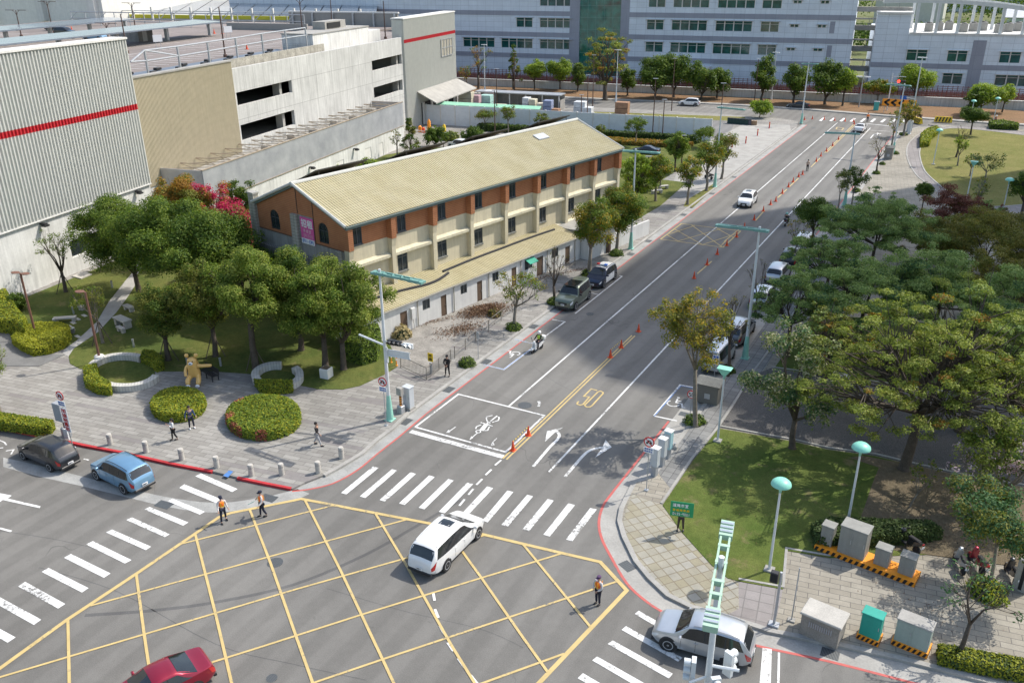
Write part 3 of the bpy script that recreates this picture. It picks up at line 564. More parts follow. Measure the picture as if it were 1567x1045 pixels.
M['cladgrey']=panelmat('office_grey_band',(.31,.32,.37),2.4,3,(.25,.26,.3),var=.05,streak=.05)
def mesh_screen():
 m,nt,b=nmat('perforated_screen');v=coord(nt);wv=N(nt,'ShaderNodeTexWave',_bands_direction='Y');wv.inputs['Scale'].default_value=.16;wv.inputs['Distortion'].default_value=.6;nt.links.new(v,wv.inputs[0])
 sx=N(nt,'ShaderNodeSeparateXYZ');nt.links.new(v,sx.inputs[0]);
 out=mixc(nt,step(nt,noise(nt,v,.5,4),.3,.7),(.32,.33,.36),(.46,.47,.49));out=mul(nt,out,noise(nt,v,30,2),.85,1.15)
 nt.links.new(out,b.inputs['Base Color']);b.inputs['Roughness'].default_value=.5;b.inputs['Metallic'].default_value=.3;return m
M['screen']=mesh_screen()
# ---- factory: white block, tan wall, parking deck, mesh gallery, end block (frame: x = towards the street, y = along the wall)
def fthing(name,label,cat,fr,v,u,z=0,group=None):
 x,y=fr.xy(v,u);t=thing(name,label,cat,(x,y,z),-fr.az,group);return t,(v,u,z)
F,fo=fthing('factory_building','large factory with white ribbed upper wall, thin red stripe and rooftop car park','factory',FW_,-68.4,78.4)
def fb(mb,name,m,parent=F,off=None,**k):return mb.build(name,m,parent,off=off or fo,**k)
mb=MB();mb.wall((-68.4,20,0),(0,1,0),(1,0,0),58.4,0,6.5,[(u-20,v-20,1.7,3.45)for u,v in((65.55,70.75),(71.6,76))],.35,0)
mb.bx(-72.5,-68.75,20,78.35,0,.2);mb.add([(-68.4,78.4,0),(-72,78.4,0),(-72,78.4,6.5),(-68.4,78.4,6.5)],[(0,1,2,3)]);fb(mb,'base_wall',M['cast2'])
mb=MB();ribs(mb,'y',20,78.4,-68.32,6.5,21.75,.4,.13,(14.56,15.15),(0,1,0));mb.add([(-68.32,78.4,6.5),(-70.2,78.4,6.5),(-70.2,78.4,21.75),(-68.32,78.4,21.75)],[(0,1,2,3)],0)
mb.bx(-69.9,-69.7,20,78.4,16,21.7);fb(mb,'ribbed_wall',[corr,stripe])
mb=MB();mb.bx(-70.2,-68.1,19.9,78.5,21.75,21.95);mb.bx(-68.5,-68.15,20,78.4,6.38,6.5);fb(mb,'wall_capping',M['white'])
mb=MB()
for a,b in((65.55,70.75),(71.6,76)):
 mb.bx(-68.7,-68.5,a,b,1.7,1.78);mb.bx(-68.7,-68.5,a,b,3.37,3.45)
 for u in(a,(a+b)/2,b-.08):mb.bx(-68.69,-68.49,u,u+.08,1.78,3.37)
wf=fb(mb,'window',M['white'])
mb=MB();[mb.bx(-68.62,-68.6,a+.08,b-.08,1.78,3.37)for a,b in((65.55,70.75),(71.6,76))];fb(mb,'pane',M['winglass'],wf,off=fo)
for u,z in((62.5,6.2),(70.3,6.25),(75.8,6.2)):
 mb=MB();mb.bx(-68.38,-67.7,u,u+.35,z-.15,z);mb.bx(-68.1,-67.6,u-.1,u+.45,z-.32,z-.15);fb(mb,'wall_lamp',M['blackplastic'])
mb=MB();ribs(mb,'y',78.45,97.9,-69.55,5.6,17.55,.21,.05);mb.bx(-70.1,-69.56,78.45,97.9,5.6,17.5);fb(mb,'tan_wall',tanm)
mb=MB();mb.bx(-70.3,-69.4,78.45,97.95,17.55,17.72);fb(mb,'wall_capping',M['concrete'])
mb=MB();mb.bx(-71.5,-69.62,78.45,150,0,5.6);mb.bx(-71.5,-69.62,97.9,150,5.6,6.4)
H1=[(98.3,111.7,11.95,13.65),(137.2,149.1,12.1,13.75)];H2=[(98.3,111.6,7.45,9.5),(137.25,148.9,7.55,9.4)]
mb.wall((-69.6,97.9,0),(0,1,0),(1,0,0),51.7,6.4,16.62,[(a-97.9,b-97.9,c,d)for a,b,c,d in H1+H2],.5,0)
mb.wall((-70.1,97.9,0),(0,1,0),(-1,0,0),51.7,6.4,16.62,[(a-97.9,b-97.9,c,d)for a,b,c,d in H1+H2],.01,0)
mb.add([(-69.6,97.9,16.62),(-69.6,149.6,16.62),(-70.1,149.6,16.62),(-70.1,97.9,16.62)],[(0,1,2,3)],0);fb(mb,'parapet_wall',M['cast'])
mb=MB()
for a,b,c,d in H1+H2:mb.bx(-70.6,-70.15,a-1,b+1,c-.2,d+.2)if False else None
for z in(6.3,10.6):mb.bx(-150,-70.15,60,168,z,z+.4)
for u in(109.3,118,126,148.1):mb.bx(-71.3,-70.2,u,u+.6,6.4,15.2)
mb.bx(-96,-95,60,168,6,15.2);fb(mb,'parking_floor',M['concrete'])
mb=MB();mb.bx(-185,-70.12,20,174.6,15.2,15.6);mb.bx(-185,-88,174.61,196,15.2,15.6);fb(mb,'roof_deck',asphalt('deck_surface',(.23,.20,.185)))
mb=MB()
for r_ in range(8):
 mb=MB()
 for i in range(26):
  u=84+i*2.7;v=-76-r_*11.5
  if u<152:mb.bx(v-5,v,u,u+.14,15.6,15.606)
 mb.bx(v-5.1,v-5,84,151.7,15.6,15.607);fb(mb,'bay_marking',M['white_line'])
mb=MB()
for a in np.arange(98.5,123.5,2.1):mb.bx(-70.9,-70.65,a,a+2.05,15.6,17.6)
fb(mb,'upstand_wall',plain('rough_render',(.36,.34,.29),.95,var=.25,fine=.35,fs=14))
mb=MB();ribs(mb,'y',149.7,174.7,-69.25,0,19.6,.34,.07,(15.55,16.15),(0,1,0));mb.bx(-71.5,-69.4,149.6,174.7,0,19.5);mb.bx(-96,-71.6,150,174.5,0,15.1);mb.add([(-69.25,149.7,0),(-69.4,149.7,0),(-69.4,149.7,19.6),(-69.25,149.7,19.6)],[(0,1,2,3)])
mb.add([(-69.25,174.7,0),(-69.4,174.7,0),(-69.4,174.7,19.6),(-69.25,174.7,19.6)],[(0,3,2,1)])
fb(mb,'end_block',[plain('cream_steel_cladding',(.50,.50,.455),.5,.1,var=.05,fine=.03,streak=.06),stripe])
mb=MB();mb.bx(-71.6,-69.1,149.5,174.8,19.6,19.8);fb(mb,'wall_capping',M['white'])
mb=MB();mb.bx(-69.2,-69.1,166.6,172.6,11.6,14.9,0)
for i in range(5):mb.bx(-69.12,-69.0,166.6+i*1.46,166.75+i*1.46,11.6,14.9,1)
for i in range(3):mb.bx(-69.12,-69.02,166.6,172.6,11.6+i*1.6,11.72+i*1.6,1)
fb(mb,'louvre_window',[solid('louvre_tan',(.32,.3,.24)),M['metalgrey']])
mb=MB();mb.add([(-69.2,154.2,6.6),(-69.2,174.9,6.6),(-65.2,175.8,4.7),(-65.2,154,4.7),(-69.2,154.2,6.4),(-69.2,174.9,6.4),(-65.2,175.8,4.5),(-65.2,154,4.5)],[(0,3,2,1),(4,5,6,7),(3,7,6,2),(0,4,7,3),(1,2,6,5)])
fb(mb,'loading_canopy',M['concrete'])
mb=MB();mb.bx(-69.2,-69.0,156,174,.2,4.2,0);fb(mb,'loading_door',M['dark'])
for u in(156,160,164,168,172):mb=MB();mb.bx(-69.0,-68.8,u,u+.8,.2,4.3);fb(mb,'door_post',M['white'])
mb=MB();mb.wall((-63.8,81.75,0),(0,1,0),(1,0,0),54.2,0,3.6,[(112.1-81.75,114.4-81.75,.1,2.15),(121.4-81.75,123.5-81.75,.1,2.3),(126.3-81.75,127.8-81.75,.1,2.25)],.12,0)
mb.add([(-63.8,81.75,0),(-69.5,81.75,0),(-69.5,81.75,3.6),(-63.8,81.75,3.6)],[(0,1,2,3)]);mb.bx(-69.6,-64.0,81.8,135.9,3.3,3.55);fb(mb,'gallery_wall',M['cast2'])
for a,b,c in((112.1,114.4,2.15),(121.4,123.5,2.3),(126.3,127.8,2.25)):mb=MB();mb.bx(-63.93,-63.86,a,b,.1,c);fb(mb,'door',M['white'])
mb=MB();mb.bx(-63.85,-63.76,81.75,136,3.62,7.4);mb.bx(-69.5,-63.85,81.7,81.8,3.62,7.4);mb.bx(-69.5,-63.85,135.95,136.05,3.62,7.4);fb(mb,'screen',M['screen'])
mb=MB();mb.bx(-63.95,-63.7,81.7,136.1,7.4,7.5);mb.bx(-63.98,-63.7,81.7,136.1,3.52,3.62)
for i in range(19):
 u=82.2+i*2.98
 mb.tube([(-63.9,u,7.3),(-69.4,u,7.3)],.05,5)
 if i<18:mb.tube([(-63.9,u,7.25),(-69.4,u+2.9,7.25)],.045,5);mb.tube([(-69.4,u,7.2),(-63.9,u+2.9,7.2)],.045,5)
 mb.bx(-63.98,-63.9,u,u+.09,3.6,7.3)
fb(mb,'gallery_frame',solid('rusty_frame',(.3,.25,.19)))
mb=MB();mb.bx(-69.4,-64.1,82,135.8,6.0,6.06)
for i in range(9):mb.bev((-67+1.2*math.sin(i*2.1),100+i*4.1,6.4),(1.2,1.5,.7),.08)
fb(mb,'gallery_equipment',M['concrete'])
for u,z in((104.5,3.1),(117.6,3.15)):
 mb=MB();mb.bx(-63.8,-63.1,u,u+.4,z-.12,z);mb.bx(-63.5,-63.0,u-.1,u+.5,z-.3,z-.12);fb(mb,'wall_lamp',M['blackplastic'])
mb=MB();V=-72.4;zt=lambda px,py:FW_
def pv(fr,px,py,v):
 d=ray(px,py);t=v/(d[:2]@fr.q);q=d*t;return float(q[:2]@fr.d),CAM_H+float(q[2])
pts_t=[pv(FW_,x,y,V)for x,y in((221,77.5),(271,71.5),(317,64.8),(360,58.5),(400,52),(436,47),(467,43))]
pts_m=[pv(FW_,x,y,V)for x,y in((224,93.5),(275,86),(320,78.5),(362,71),(402,64.5),(438,58.5),(470,54))]
for a,b in zip(pts_t,pts_m):
 mb.box((V,a[0],(15.6+a[1])/2),(.2,.2,a[1]-15.6))
for L_ in(pts_t,pts_m):
 for a,b in zip(L_[:-1],L_[1:]):mb.tube([(V,a[0],a[1]),(V,b[0],b[1])],.09,6)
a=pv(FW_,200,95,V);mb.tube([(V,a[0],a[1]),(V,*pts_t[0])],.1,6);mb.tube([(V,a[0],a[1]),(V,*pts_m[0])],.1,6);mb.tube([(V,*pts_t[0]),(V,*pts_m[1])],.1,6)
t,o_=fthing('guard_rail','pale steel truss rail standing along the edge of the factory roof car park','railing',FW_,V,100,15.6);mb.build('rail_frame',M['metalgrey'],t,off=o_)
# ---- brick and cream building with annex
bt,bo=fthing('terrace_building','long three-storey building with yellow tiled roof, orange clapboard top floor and cream walls','building',FB,-53.6,43)
def bb(mb,name,m,parent=bt,**k):return mb.build(name,m,parent,off=bo,**k)
V0,V1,U0,U1,NB=-54.2,-66.0,43.0,83.0,8
orange=None
def clap():
 m,nt,b=nmat('orange_clapboard');tc=N(nt,'ShaderNodeTexCoord');wv=N(nt,'ShaderNodeTexWave',_bands_direction='Z',_wave_profile='SAW');wv.inputs['Scale'].default_value=1.9;nt.links.new(tc.outputs['Object'],wv.inputs[0])
 out=mixc(nt,step(nt,noise(nt,tc.outputs['Object'],1.1,5),.35,.65),(.37,.145,.065),(.44,.185,.085));out=mul(nt,out,wv.outputs['Fac'],.78,1.06)
 nt.links.new(out,b.inputs['Base Color']);b.inputs['Roughness'].default_value=.75
 bp=N(nt,'ShaderNodeBump');bp.inputs['Strength'].default_value=.6;bp.inputs['Distance'].default_value=.03;nt.links.new(wv.outputs['Fac'],bp.inputs['Height']);nt.links.new(bp.outputs[0],b.inputs['Normal']);return m
M['clap']=clap()
stonecol=panelmat('grey_block_pilaster',(.36,.345,.30),.5,.28,var=.15,streak=.25,mort=.02)
hu,hl=[],[]
for i in range(NB):
 u=i*5.0;hu.append((u+.95,u+1.95,7.5,9.12));hl.append((u+.75,u+1.95,3.9,5.48))
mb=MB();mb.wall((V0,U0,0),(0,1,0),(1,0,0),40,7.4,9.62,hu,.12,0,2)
mb.wall((V0,U0,0),(0,1,0),(1,0,0),40,0,7.4,hl,.14,1,1)
mb.wall((V1,U1,0),(0,-1,0),(-1,0,0),40,0,9.55,(),.1,1);
mb.add([(V0,U1,0),(V1,U1,0),(V1,U1,9.5),((V0+V1)/2,U1,11.9),(V0,U1,9.5)],[(0,1,2,3,4)],1)
bb(mb,'front_wall',[M['clap'],M['cream'],M['dark']])
gh=[(1.35,2.7,7.62,9.1),(9.35,10.6,7.5,9.0)]
mb=MB();xm=(V0+V1)/2
xs=sorted([V1,xm,V0,V1+1.75,V1+3.15,V0-3.2,V0-1.8]);zr=lambda x:9.5+(1-abs(x-xm)/((V0-V1)/2))*2.42
def arch(x0,x1,z0,zs):
 r=(x1-x0)/2;c=(x0+x1)/2;return[(x0,z0),(x0,zs)]+[(c-r*math.cos(t*PI/8),zs+r*math.sin(t*PI/8))for t in range(1,8)]+[(x1,zs),(x1,z0)]
for x0,x1 in((V1,V1+1.9),(V1+3.2,-60.0),(-57.9,V0-3.2),(V0-1.9,V0)):
 mb.add([(x0,U0,7.24),(x1,U0,7.24),(x1,U0,zr(x1)),(x0,U0,zr(x0))],[(0,1,2,3)],0)
mb.add([(-60,U0,9.42),(-57.9,U0,9.42),(-57.9,U0,zr(-57.9)),(xm,U0,zr(xm)),(-60,U0,zr(-60))],[(0,1,2,3,4)],0)
for x0,x1 in((V1+1.9,V1+3.2),(V0-3.2,V0-1.9)):
 a=arch(x0,x1,7.5,8.6);top=(zr(x0),zr(x1))
 half=len(a)//2;vs=[(p[0],U0,p[1])for p in a]
 mb.add(vs[1:half+1]+[((x0+x1)/2,U0,(top[0]+top[1])/2),(x0,U0,top[0])],[tuple(range(half+2))[::-1]],0);mb.add(vs[half:-1]+[(x1,U0,top[1]),((x0+x1)/2,U0,(top[0]+top[1])/2)],[tuple(range(len(vs)-1-half+2))[::-1]],0)
 mb.add([(x0,U0,7.24),(x1,U0,7.24),(x1,U0,7.5),(x0,U0,7.5)],[(0,1,2,3)],0)
 for i in range(len(vs)-1):p,q=vs[i],vs[i+1];mb.add([p,q,(q[0],U0+.15,q[2]),(p[0],U0+.15,p[2])],[(0,1,2,3)],0)
mb.wall((V1,U0,0),(1,0,0),(0,-1,0),11.8,0,7.24,[(3.2,4.4,3.6,5.2),(7.6,8.8,3.6,5.2)],.14,1)
mb.add([(-60,U0+.01,7.24),(-57.9,U0+.01,7.24),(-57.9,U0+.01,9.42),(-60,U0+.01,9.42)],[(0,1,2,3)],1)
mb.bx(-60.8,-60.0,U0-.28,U0+.02,0,9.4,2);mb.bx(V0-1.0,V0-.35,U0-.2,U0-.002,0,7.2,2)
mb.bx(V1+.4,-60.85,U0-.4,U0-.003,5.1,5.9,3);mb.bx(-59.95,V0-1.1,U0-.4,U0-.004,5.1,5.9,3)
mb.bx(-60.06,-60.0,U0-.05,U0-.001,9.5,zr(-60)-.05,4);mb.bx(-57.95,-57.9,U0-.05,U0-.001,7.3,zr(-57.9)-.05,4);mb.bx(V1,V0,U0-.04,U0-.002,7.2,7.26,4)
bb(mb,'gable_wall',[M['clap'],M['greywall'],stonecol,panelmat('vertical_grey_tiles',(.2,.195,.18),.25,2,mort=.04),M['brownpole']])
for x0,x1 in((V1+1.9,V1+3.2),(V0-3.2,V0-1.9)):
 a=arch(x0,x1,7.5,8.6);mb=MB();a2=[((p[0]-(x0+x1)/2)*.86+(x0+x1)/2,(p[1]-8.3)*.9+8.3)for p in a]
 n_=len(a);vs=[(p[0],U0+.06,p[1])for p in a]+[(p[0],U0+.06,p[1])for p in a2];mb.add(vs,[(i,(i+1)%n_,n_+(i+1)%n_,n_+i)for i in range(n_)])
 c=(x0+x1)/2;mb.bx(c-.03,c+.03,U0+.04,U0+.07,7.55,9.15);mb.bx(x0,x1,U0+.035,U0+.065,8.5,8.58)
 for t_ in(-.6,.6):mb.tube([(c,U0+.05,8.55),(c+t_*.75,U0+.05,9.05)],.02,4)
 wf=bb(mb,'arched_window',solid('dark_window_frame',(.045,.05,.05)));mb=MB();mb.add([(p[0],U0+.1,p[1])for p in a],[tuple(range(n_))[::-1]]);mb.build('pane',M['winglass'],wf,off=bo)
for x0 in(V1+3.2,V1+7.6):
 mb=MB();mb.bx(x0,x0+1.2,U0+.06,U0+.12,3.6,3.68);mb.bx(x0,x0+1.2,U0+.06,U0+.12,5.1,5.2);mb.bx(x0+.57,x0+.63,U0+.05,U0+.11,3.68,5.1);wf=bb(mb,'window',M['blackplastic'])
 mb=MB();mb.add([(x0,U0+.13,3.6),(x0+1.2,U0+.13,3.6),(x0+1.2,U0+.13,5.2),(x0,U0+.13,5.2)],[(0,1,2,3)]);mb.build('pane',M['winglass'],wf,off=bo)
for H_,zz in((hu,8.75),(hl,5.2)):
 for a,b,c,d in H_:
  a+=U0;b+=U0;x=V0;mb=MB();mm=(a+b)/2
  for(y0,y1,z0,z1)in((a,b,c,c+.07),(a,b,d-.07,d),(a,a+.06,c+.07,d-.07),(b-.06,b,c+.07,d-.07),(mm-.03,mm+.03,c+.07,d-.07),(a+.06,mm-.03,zz,zz+.06),(mm+.03,b-.06,zz,zz+.06)):mb.bx(x-.1,x-.03,y0,y1,z0,z1)
  mb.bx(x-.02,x+.08,a-.05,b+.05,c-.08,c-.002)
  wf=bb(mb,'window',solid('window_frame_grey',(.10,.11,.115))if H_ is hu else solid('window_frame_light',(.13,.14,.14)))
  mb=MB();mb.add([(x-.09,a,c),(x-.09,b,c),(x-.09,b,d),(x-.09,a,d)],[(0,1,2,3)]);mb.build('pane',M['winglass'],wf,off=bo)
for i in range(NB+1):
 u=U0+5*i-(.02 if i==0 else .3);w_=.52;mb=MB()
 if i==NB:u=U1-.45
 mb.bx(V0,V0+.64,u,u+w_,7.35,9.4,0);mb.bx(V0,V0+.5,u+.04,u+w_-.04,0,6.6,1)
 mb.add([(V0,u,7.35),(V0+.62,u,7.35),(V0+.5,u+.04,6.6),(V0,u+.04,6.6),(V0,u+w_,7.35),(V0+.62,u+w_,7.35),(V0+.5,u+w_-.04,6.6),(V0,u+w_-.04,6.6)],[(0,3,2,1),(4,5,6,7),(1,2,6,5)],1)
 bb(mb,'pilaster',[M['clap'],M['cream']])
for i in range(NB):
 u=U0+5*i+.22;u2=u+4.46;mb=MB()
 for z in(5.92,3.05):
  mb=MB();mb.bx(V0,V0+.42,u,u2,z-.24,z);mb.add([(V0,u,z+.16),(V0+.42,u,z+.001),(V0+.42,u2,z+.001),(V0,u2,z+.16)],[(0,1,2,3)])
  bb(mb,'ledge',solid('weathered_cream',(.60,.55,.40),streak=.2))
tile=None
def tilemat():
 m,nt,b=nmat('yellow_roof_tiles');v=coord(nt);wv=N(nt,'ShaderNodeTexWave',_bands_direction='X');wv.inputs['Scale'].default_value=.85;wv.inputs['Distortion'].default_value=0;nt.links.new(v,wv.inputs[0])
 out=mixc(nt,step(nt,noise(nt,v,.5,5),.35,.65),(.385,.335,.19),(.435,.385,.24));out=mul(nt,out,wv.outputs['Fac'],.93,1.05)
 out=mixc(nt,step(nt,noise(nt,v,3.5,3,.8),.68,.74),out,(.28,.23,.12));out=mul(nt,out,noise(nt,coord(nt,(.3,3,1)),.9,3),.93,1.06)
 nt.links.new(out,b.inputs['Base Color']);b.inputs['Roughness'].default_value=.7;return m
M['tile']=tilemat()
def tiles(mb,u0,u1,p0,p1,pitch=.27,r=.05,rows=8):
 "p0 eave (x,z), p1 ridge (x,z)"
 n=int((u1-u0)/pitch);dx,dz=p1[0]-p0[0],p1[1]-p0[1];L_=math.hypot(dx,dz);nx,nz=(-dz/L_,dx/L_)if dx<0 else(-dz/L_,dx/L_)
 if nz<0:nx,nz=-nx,-nz
 prof=[]
 for i in range(n):
  s=u0+i*(u1-u0)/n;p=(u1-u0)/n;prof+=[(s,0),(s+.45*p,0),(s+.55*p,r*.8),(s+.72*p,r),(s+.9*p,r*.8)]
 prof.append((u1,0));k=len(prof);vs=[]
 for j in range(rows+1):
  for e in((0,.0),)if j in(0,rows)else((0,.018),(0,-.0)):
   t=j/rows;vs+=[(p0[0]+dx*t+nx*(h+e[1]),s,p0[1]+dz*t+nz*(h+e[1]))for s,h in prof]
 nr=len(vs)//k
 mb.add(vs,[((j*k+i),(j*k+i+1),(j+1)*k+i+1,(j+1)*k+i)if True else 0 for j in range(nr-1)for i in range(k-1)])
OH=.38
mb=MB();xm=(V0+V1)/2;tiles(mb,U0-.25,U1+.3,(V0+.72,9.55),(xm,12.05));tiles(mb,U0-.25,U1+.3,(V1-.35,9.5),(xm,12.05))
bb(mb,'roof',M['tile'])
mb=MB()
for s in(1,-1):
 xe=V0+.7 if s>0 else V1-.33
 mb.add([(xe,U0-.22,9.40),(xe,U1+.27,9.40),(xm,U1+.27,11.98),(xm,U0-.22,11.98),(xe,U0-.22,9.2),(xe,U1+.27,9.2),(xm,U1+.27,11.8),(xm,U0-.22,11.8)],[(4,5,6,7),(0,4,7,3),(1,2,6,5),(0,1,5,4)])
mb.tube([(V0+.74,U0-.25,9.44),(V0+.74,U1+.3,9.44)],.07,8);bb(mb,'eave_gutter',solid('dull_green_metal',(.13,.17,.16)))
mb=MB();mb.tube([(xm,U0-.35,12.07),(xm,U1+.35,12.07)],.2,8)
for e in(U0-.28,U1+.3):
 for s in(1,-1):mb.tube([(xm,e,12.1),(V0+.72 if s>0 else V1-.35,e,9.52)],.13,6)
bb(mb,'ridge_cap',solid('pale_ridge_tiles',(.5,.5,.46)))
mb=MB();mb.bx(-1,1,-.6,.6,0,.12);
u_,v_=74.5,-58.5;mb=MB();zz=9.47+(1-abs(v_-xm)/((V0+.72)-xm))*2.58;sl_=-2.58/((V0+.72)-xm)
mb.add([(v_+a*.45,u_+b*.9,zz+sl_*a*.45+h)for h in(.02,.2)for a,b in((-1,-1),(1,-1),(1,1),(-1,1))],[(3,2,1,0),(4,5,6,7),(0,1,5,4),(1,2,6,5),(2,3,7,6),(3,0,4,7)]);bb(mb,'skylight',M['metalgrey'])
mb=MB();mb.bx(V1-.75,V1+.05,U0-.3,U0+.25,0,10.25,0);mb.bx(V1-.8,V1+.1,U0-.35,U0+.3,10.25,10.4,1);bb(mb,'chimney',[stonecol,M['concrete']])
for u_ in(46,56.5,66,77):
 mb=MB();mb.add([(V1-.2,u_,10.2),(V1-.2,u_+6,10.2),(xm-.8,u_+6,12.55),(xm-.8,u_,12.55),(V1-.2,u_,10.1),(V1-.2,u_+6,10.1),(xm-.8,u_+6,12.45),(xm-.8,u_,12.45)],[(0,1,2,3),(7,6,5,4),(3,2,6,7),(0,3,7,4),(1,5,6,2),(0,4,5,1)])
 for a in(.4,5.5):mb.tube([(xm-1,u_+a,11.5),(xm-1,u_+a,12.5)],.05,5)
 bb(mb,'roof_panel',solid('dark_slate_panel',(.07,.065,.06)))
at_,ao=fthing('annex_building','low white lean-to range with yellow roof along the front of the long building','building',FB,-50.6,43)
def ab(mb,name,m,parent=at_,**k):return mb.build(name,m,parent,off=ao,**k)
A0,A1,AX=41.2,71.2,-50.6
doors=[(45.4,46.2,.05,2.0),(50.3,51.0,.05,2.05),(55.05,55.75,.05,2.05),(60.0,60.7,.05,2.05),(63.9,64.9,.05,2.1),(68.6,69.4,.05,2.05)]
wins=[(48.05,48.95,1.3,2.3),(52.85,53.7,1.35,2.3),(57.2,58.1,1.35,2.3),(62.0,63.2,1.2,2.3),(66.3,67.4,1.3,2.35)]
mb=MB();mb.wall((AX,A0,0),(0,1,0),(1,0,0),A1-A0,.0,2.62,[(a-A0,b-A0,c+.08,d)for a,b,c,d in doors+wins],.12,0,0)
mb.add([(AX,A0,0),(V0+.05,A0,0),(V0+.03,A0,3.0),(AX,A0,2.62)],[(0,3,2,1)][::1]);mb.add([(AX,A1,0),(V0+.05,A1,0),(V0+.05,A1,3.0),(AX,A1,2.62)],[(0,1,2,3)]);ab(mb,'front_wall',M['white'])
for a,b,c,d in doors:
 mb=MB();mb.bx(AX-.1,AX-.05,a,b,c+.08,d);mb.bx(AX-.1,AX-.02,a,a+.05,c+.08,d);mb.bx(AX-.1,AX-.02,b-.05,b,c+.08,d);dr=ab(mb,'door',solid('brown_door',(.13,.085,.055),streak=.2))
 mb=MB();mb.bx(AX-.05,AX+.0,b-.15,b-.1,1.0,1.12);mb.build('handle',M['chrome'],dr,off=ao)
for a,b,c,d in wins:
 mb=MB();m_=(a+b)/2
 for(y0,y1,z0,z1)in((a,b,c+.08,c+.13),(a,b,d-.05,d),(a,a+.05,c+.13,d-.05),(b-.05,b,c+.13,d-.05),(m_-.03,m_+.03,c+.13,d-.05)):mb.bx(AX-.1,AX-.03,y0,y1,z0,z1)
 wf=ab(mb,'window',solid('window_frame_light',(.13,.14,.14)));mb=MB();mb.add([(AX-.09,a,c+.08),(AX-.09,b,c+.08),(AX-.09,b,d),(AX-.09,a,d)],[(0,1,2,3)]);mb.build('pane',M['winglass'],wf,off=ao)
mb=MB();tiles(mb,A0-.2,A1+.2,(AX+.16,2.68),(V0+.02,3.25),.27,.04,4);ab(mb,'roof',M['tile'])
mb=MB();mb.tube([(AX+.19,A0-.2,2.62),(AX+.19,A1+.2,2.62)],.05,6)
for u in(47.4,51.9,56.6,61.3,65.5,70.2):mb.tube([(AX+.18,u,2.58),(AX+.08,u,2.4),(AX+.08,u,.1)],.045,6)
ab(mb,'drain_pipe',solid('pipe_grey',(.35,.33,.28)))
mb=MB();pts=[(V0+1.2-.0,A0),(-52.6,44),(-52.0,47.5),(-51.85,50),(-52.3,52.4)]
def zr2(x):return 3.25+(x-V0)*(2.68-3.25)/(AX+.16-V0)
mb.tube([(x,u,zr2(x)+.08)for x,u in smooth_line([(p[0],p[1])for p in[(-52.9,41.3),(-52.7,44),(-52.35,47.3),(-51.9,49.8),(-51.95,51.5),(-52.4,53.2)]],4)],.13,5)
mb.tube([(x,u,zr2(x)+.08)for x,u in smooth_line([(-52.9,53),(-53.1,57),(-53.15,61),(-53.2,66),(-53.1,70)],4)],.12,5);ab(mb,'tarpaulin_strip',solid('dark_tarpaulin',(.035,.035,.038)))
mb=MB();mb.add([(AX+.02,62.0,2.42),(AX+.02,63.3,2.42),(AX+.7,63.3,2.1),(AX+.7,62.0,2.1),(AX+.02,62,2.38),(AX+.02,63.3,2.38),(AX+.7,63.3,2.06),(AX+.7,62,2.06)],[(3,2,1,0),(4,5,6,7),(2,3,7,6),(0,1,5,4)]);ab(mb,'awning',solid('green_awning',(.03,.3,.2)))
mb=MB();mb.bx(AX+.002,AX+.3,46.5,46.95,1.15,2.1);mb.tube([(AX+.1,46.8,1.15),(AX+.12,46.9,.1)],.04,5);ab(mb,'meter_box',M['white'])
t,o_=fthing('storage_block','small white flat-roofed block at the far end of the lean-to range','outbuilding',FB,-49.4,71.3)
mb=MB();mb.bx(-53.9,-49.6,71.3,76.4,0,2.9,0);mb.build('wall',M['white'],t,off=o_)
mb=MB();mb.bx(-54,-49.45,71.25,76.5,2.9,3.1,0);mb.build('roof',M['concrete'],t,off=o_)
mb=MB();mb.bx(-49.58,-49.5,74.6,75.4,.1,2.0);mb.build('door',M['brownpole'],t,off=o_)
mb=MB();mb.bx(-49.9,-49.7,76.5,83.5,.1,1.8);tag(mb.build('yard_wall',M['white'],None,off=(0,0,0),loc=(0,0,0),rz=-FB.az),'low white wall running on beyond the end of the lean-to','wall')
t,o_=fthing('rent_banner','pink and white to-let banner fixed high on the grey gable','banner',FB,-58.9,43,7.0)
mb=MB();mb.bx(-59.75,-58.0,U0-.06,U0-.02,6.98,9.3,0);mb.bx(-59.75,-58.0,U0-.068,U0-.061,6.98,7.45,1);mb.build('banner_sheet',[solid('pink_vinyl',(.62,.1,.3)),M['signwhite']],t,off=o_)
def strokes(mb,segs,w_,P,m=0):
 for a,b in segs:
  A,B=P(*a),P(*b);d=B-A
  if d.length<1e-6:continue
  n_=P(0,0,1)-P(0,0,0);s_=d.cross(n_).normalized()*w_/2;e=d.normalized()*w_*.3;A=A-e;B=B+e
  vs=[A-s_,A+s_,B+s_,B-s_];vs+=[v+n_*.01 for v in vs];mb.add(vs,[(0,1,2,3),(7,6,5,4),(0,4,5,1),(1,5,6,2),(2,6,7,3),(3,7,4,0)],m)
def _g(s):return[tuple(tuple(float(c)for c in p.split(','))for p in e.split('-'))for e in s.split()]
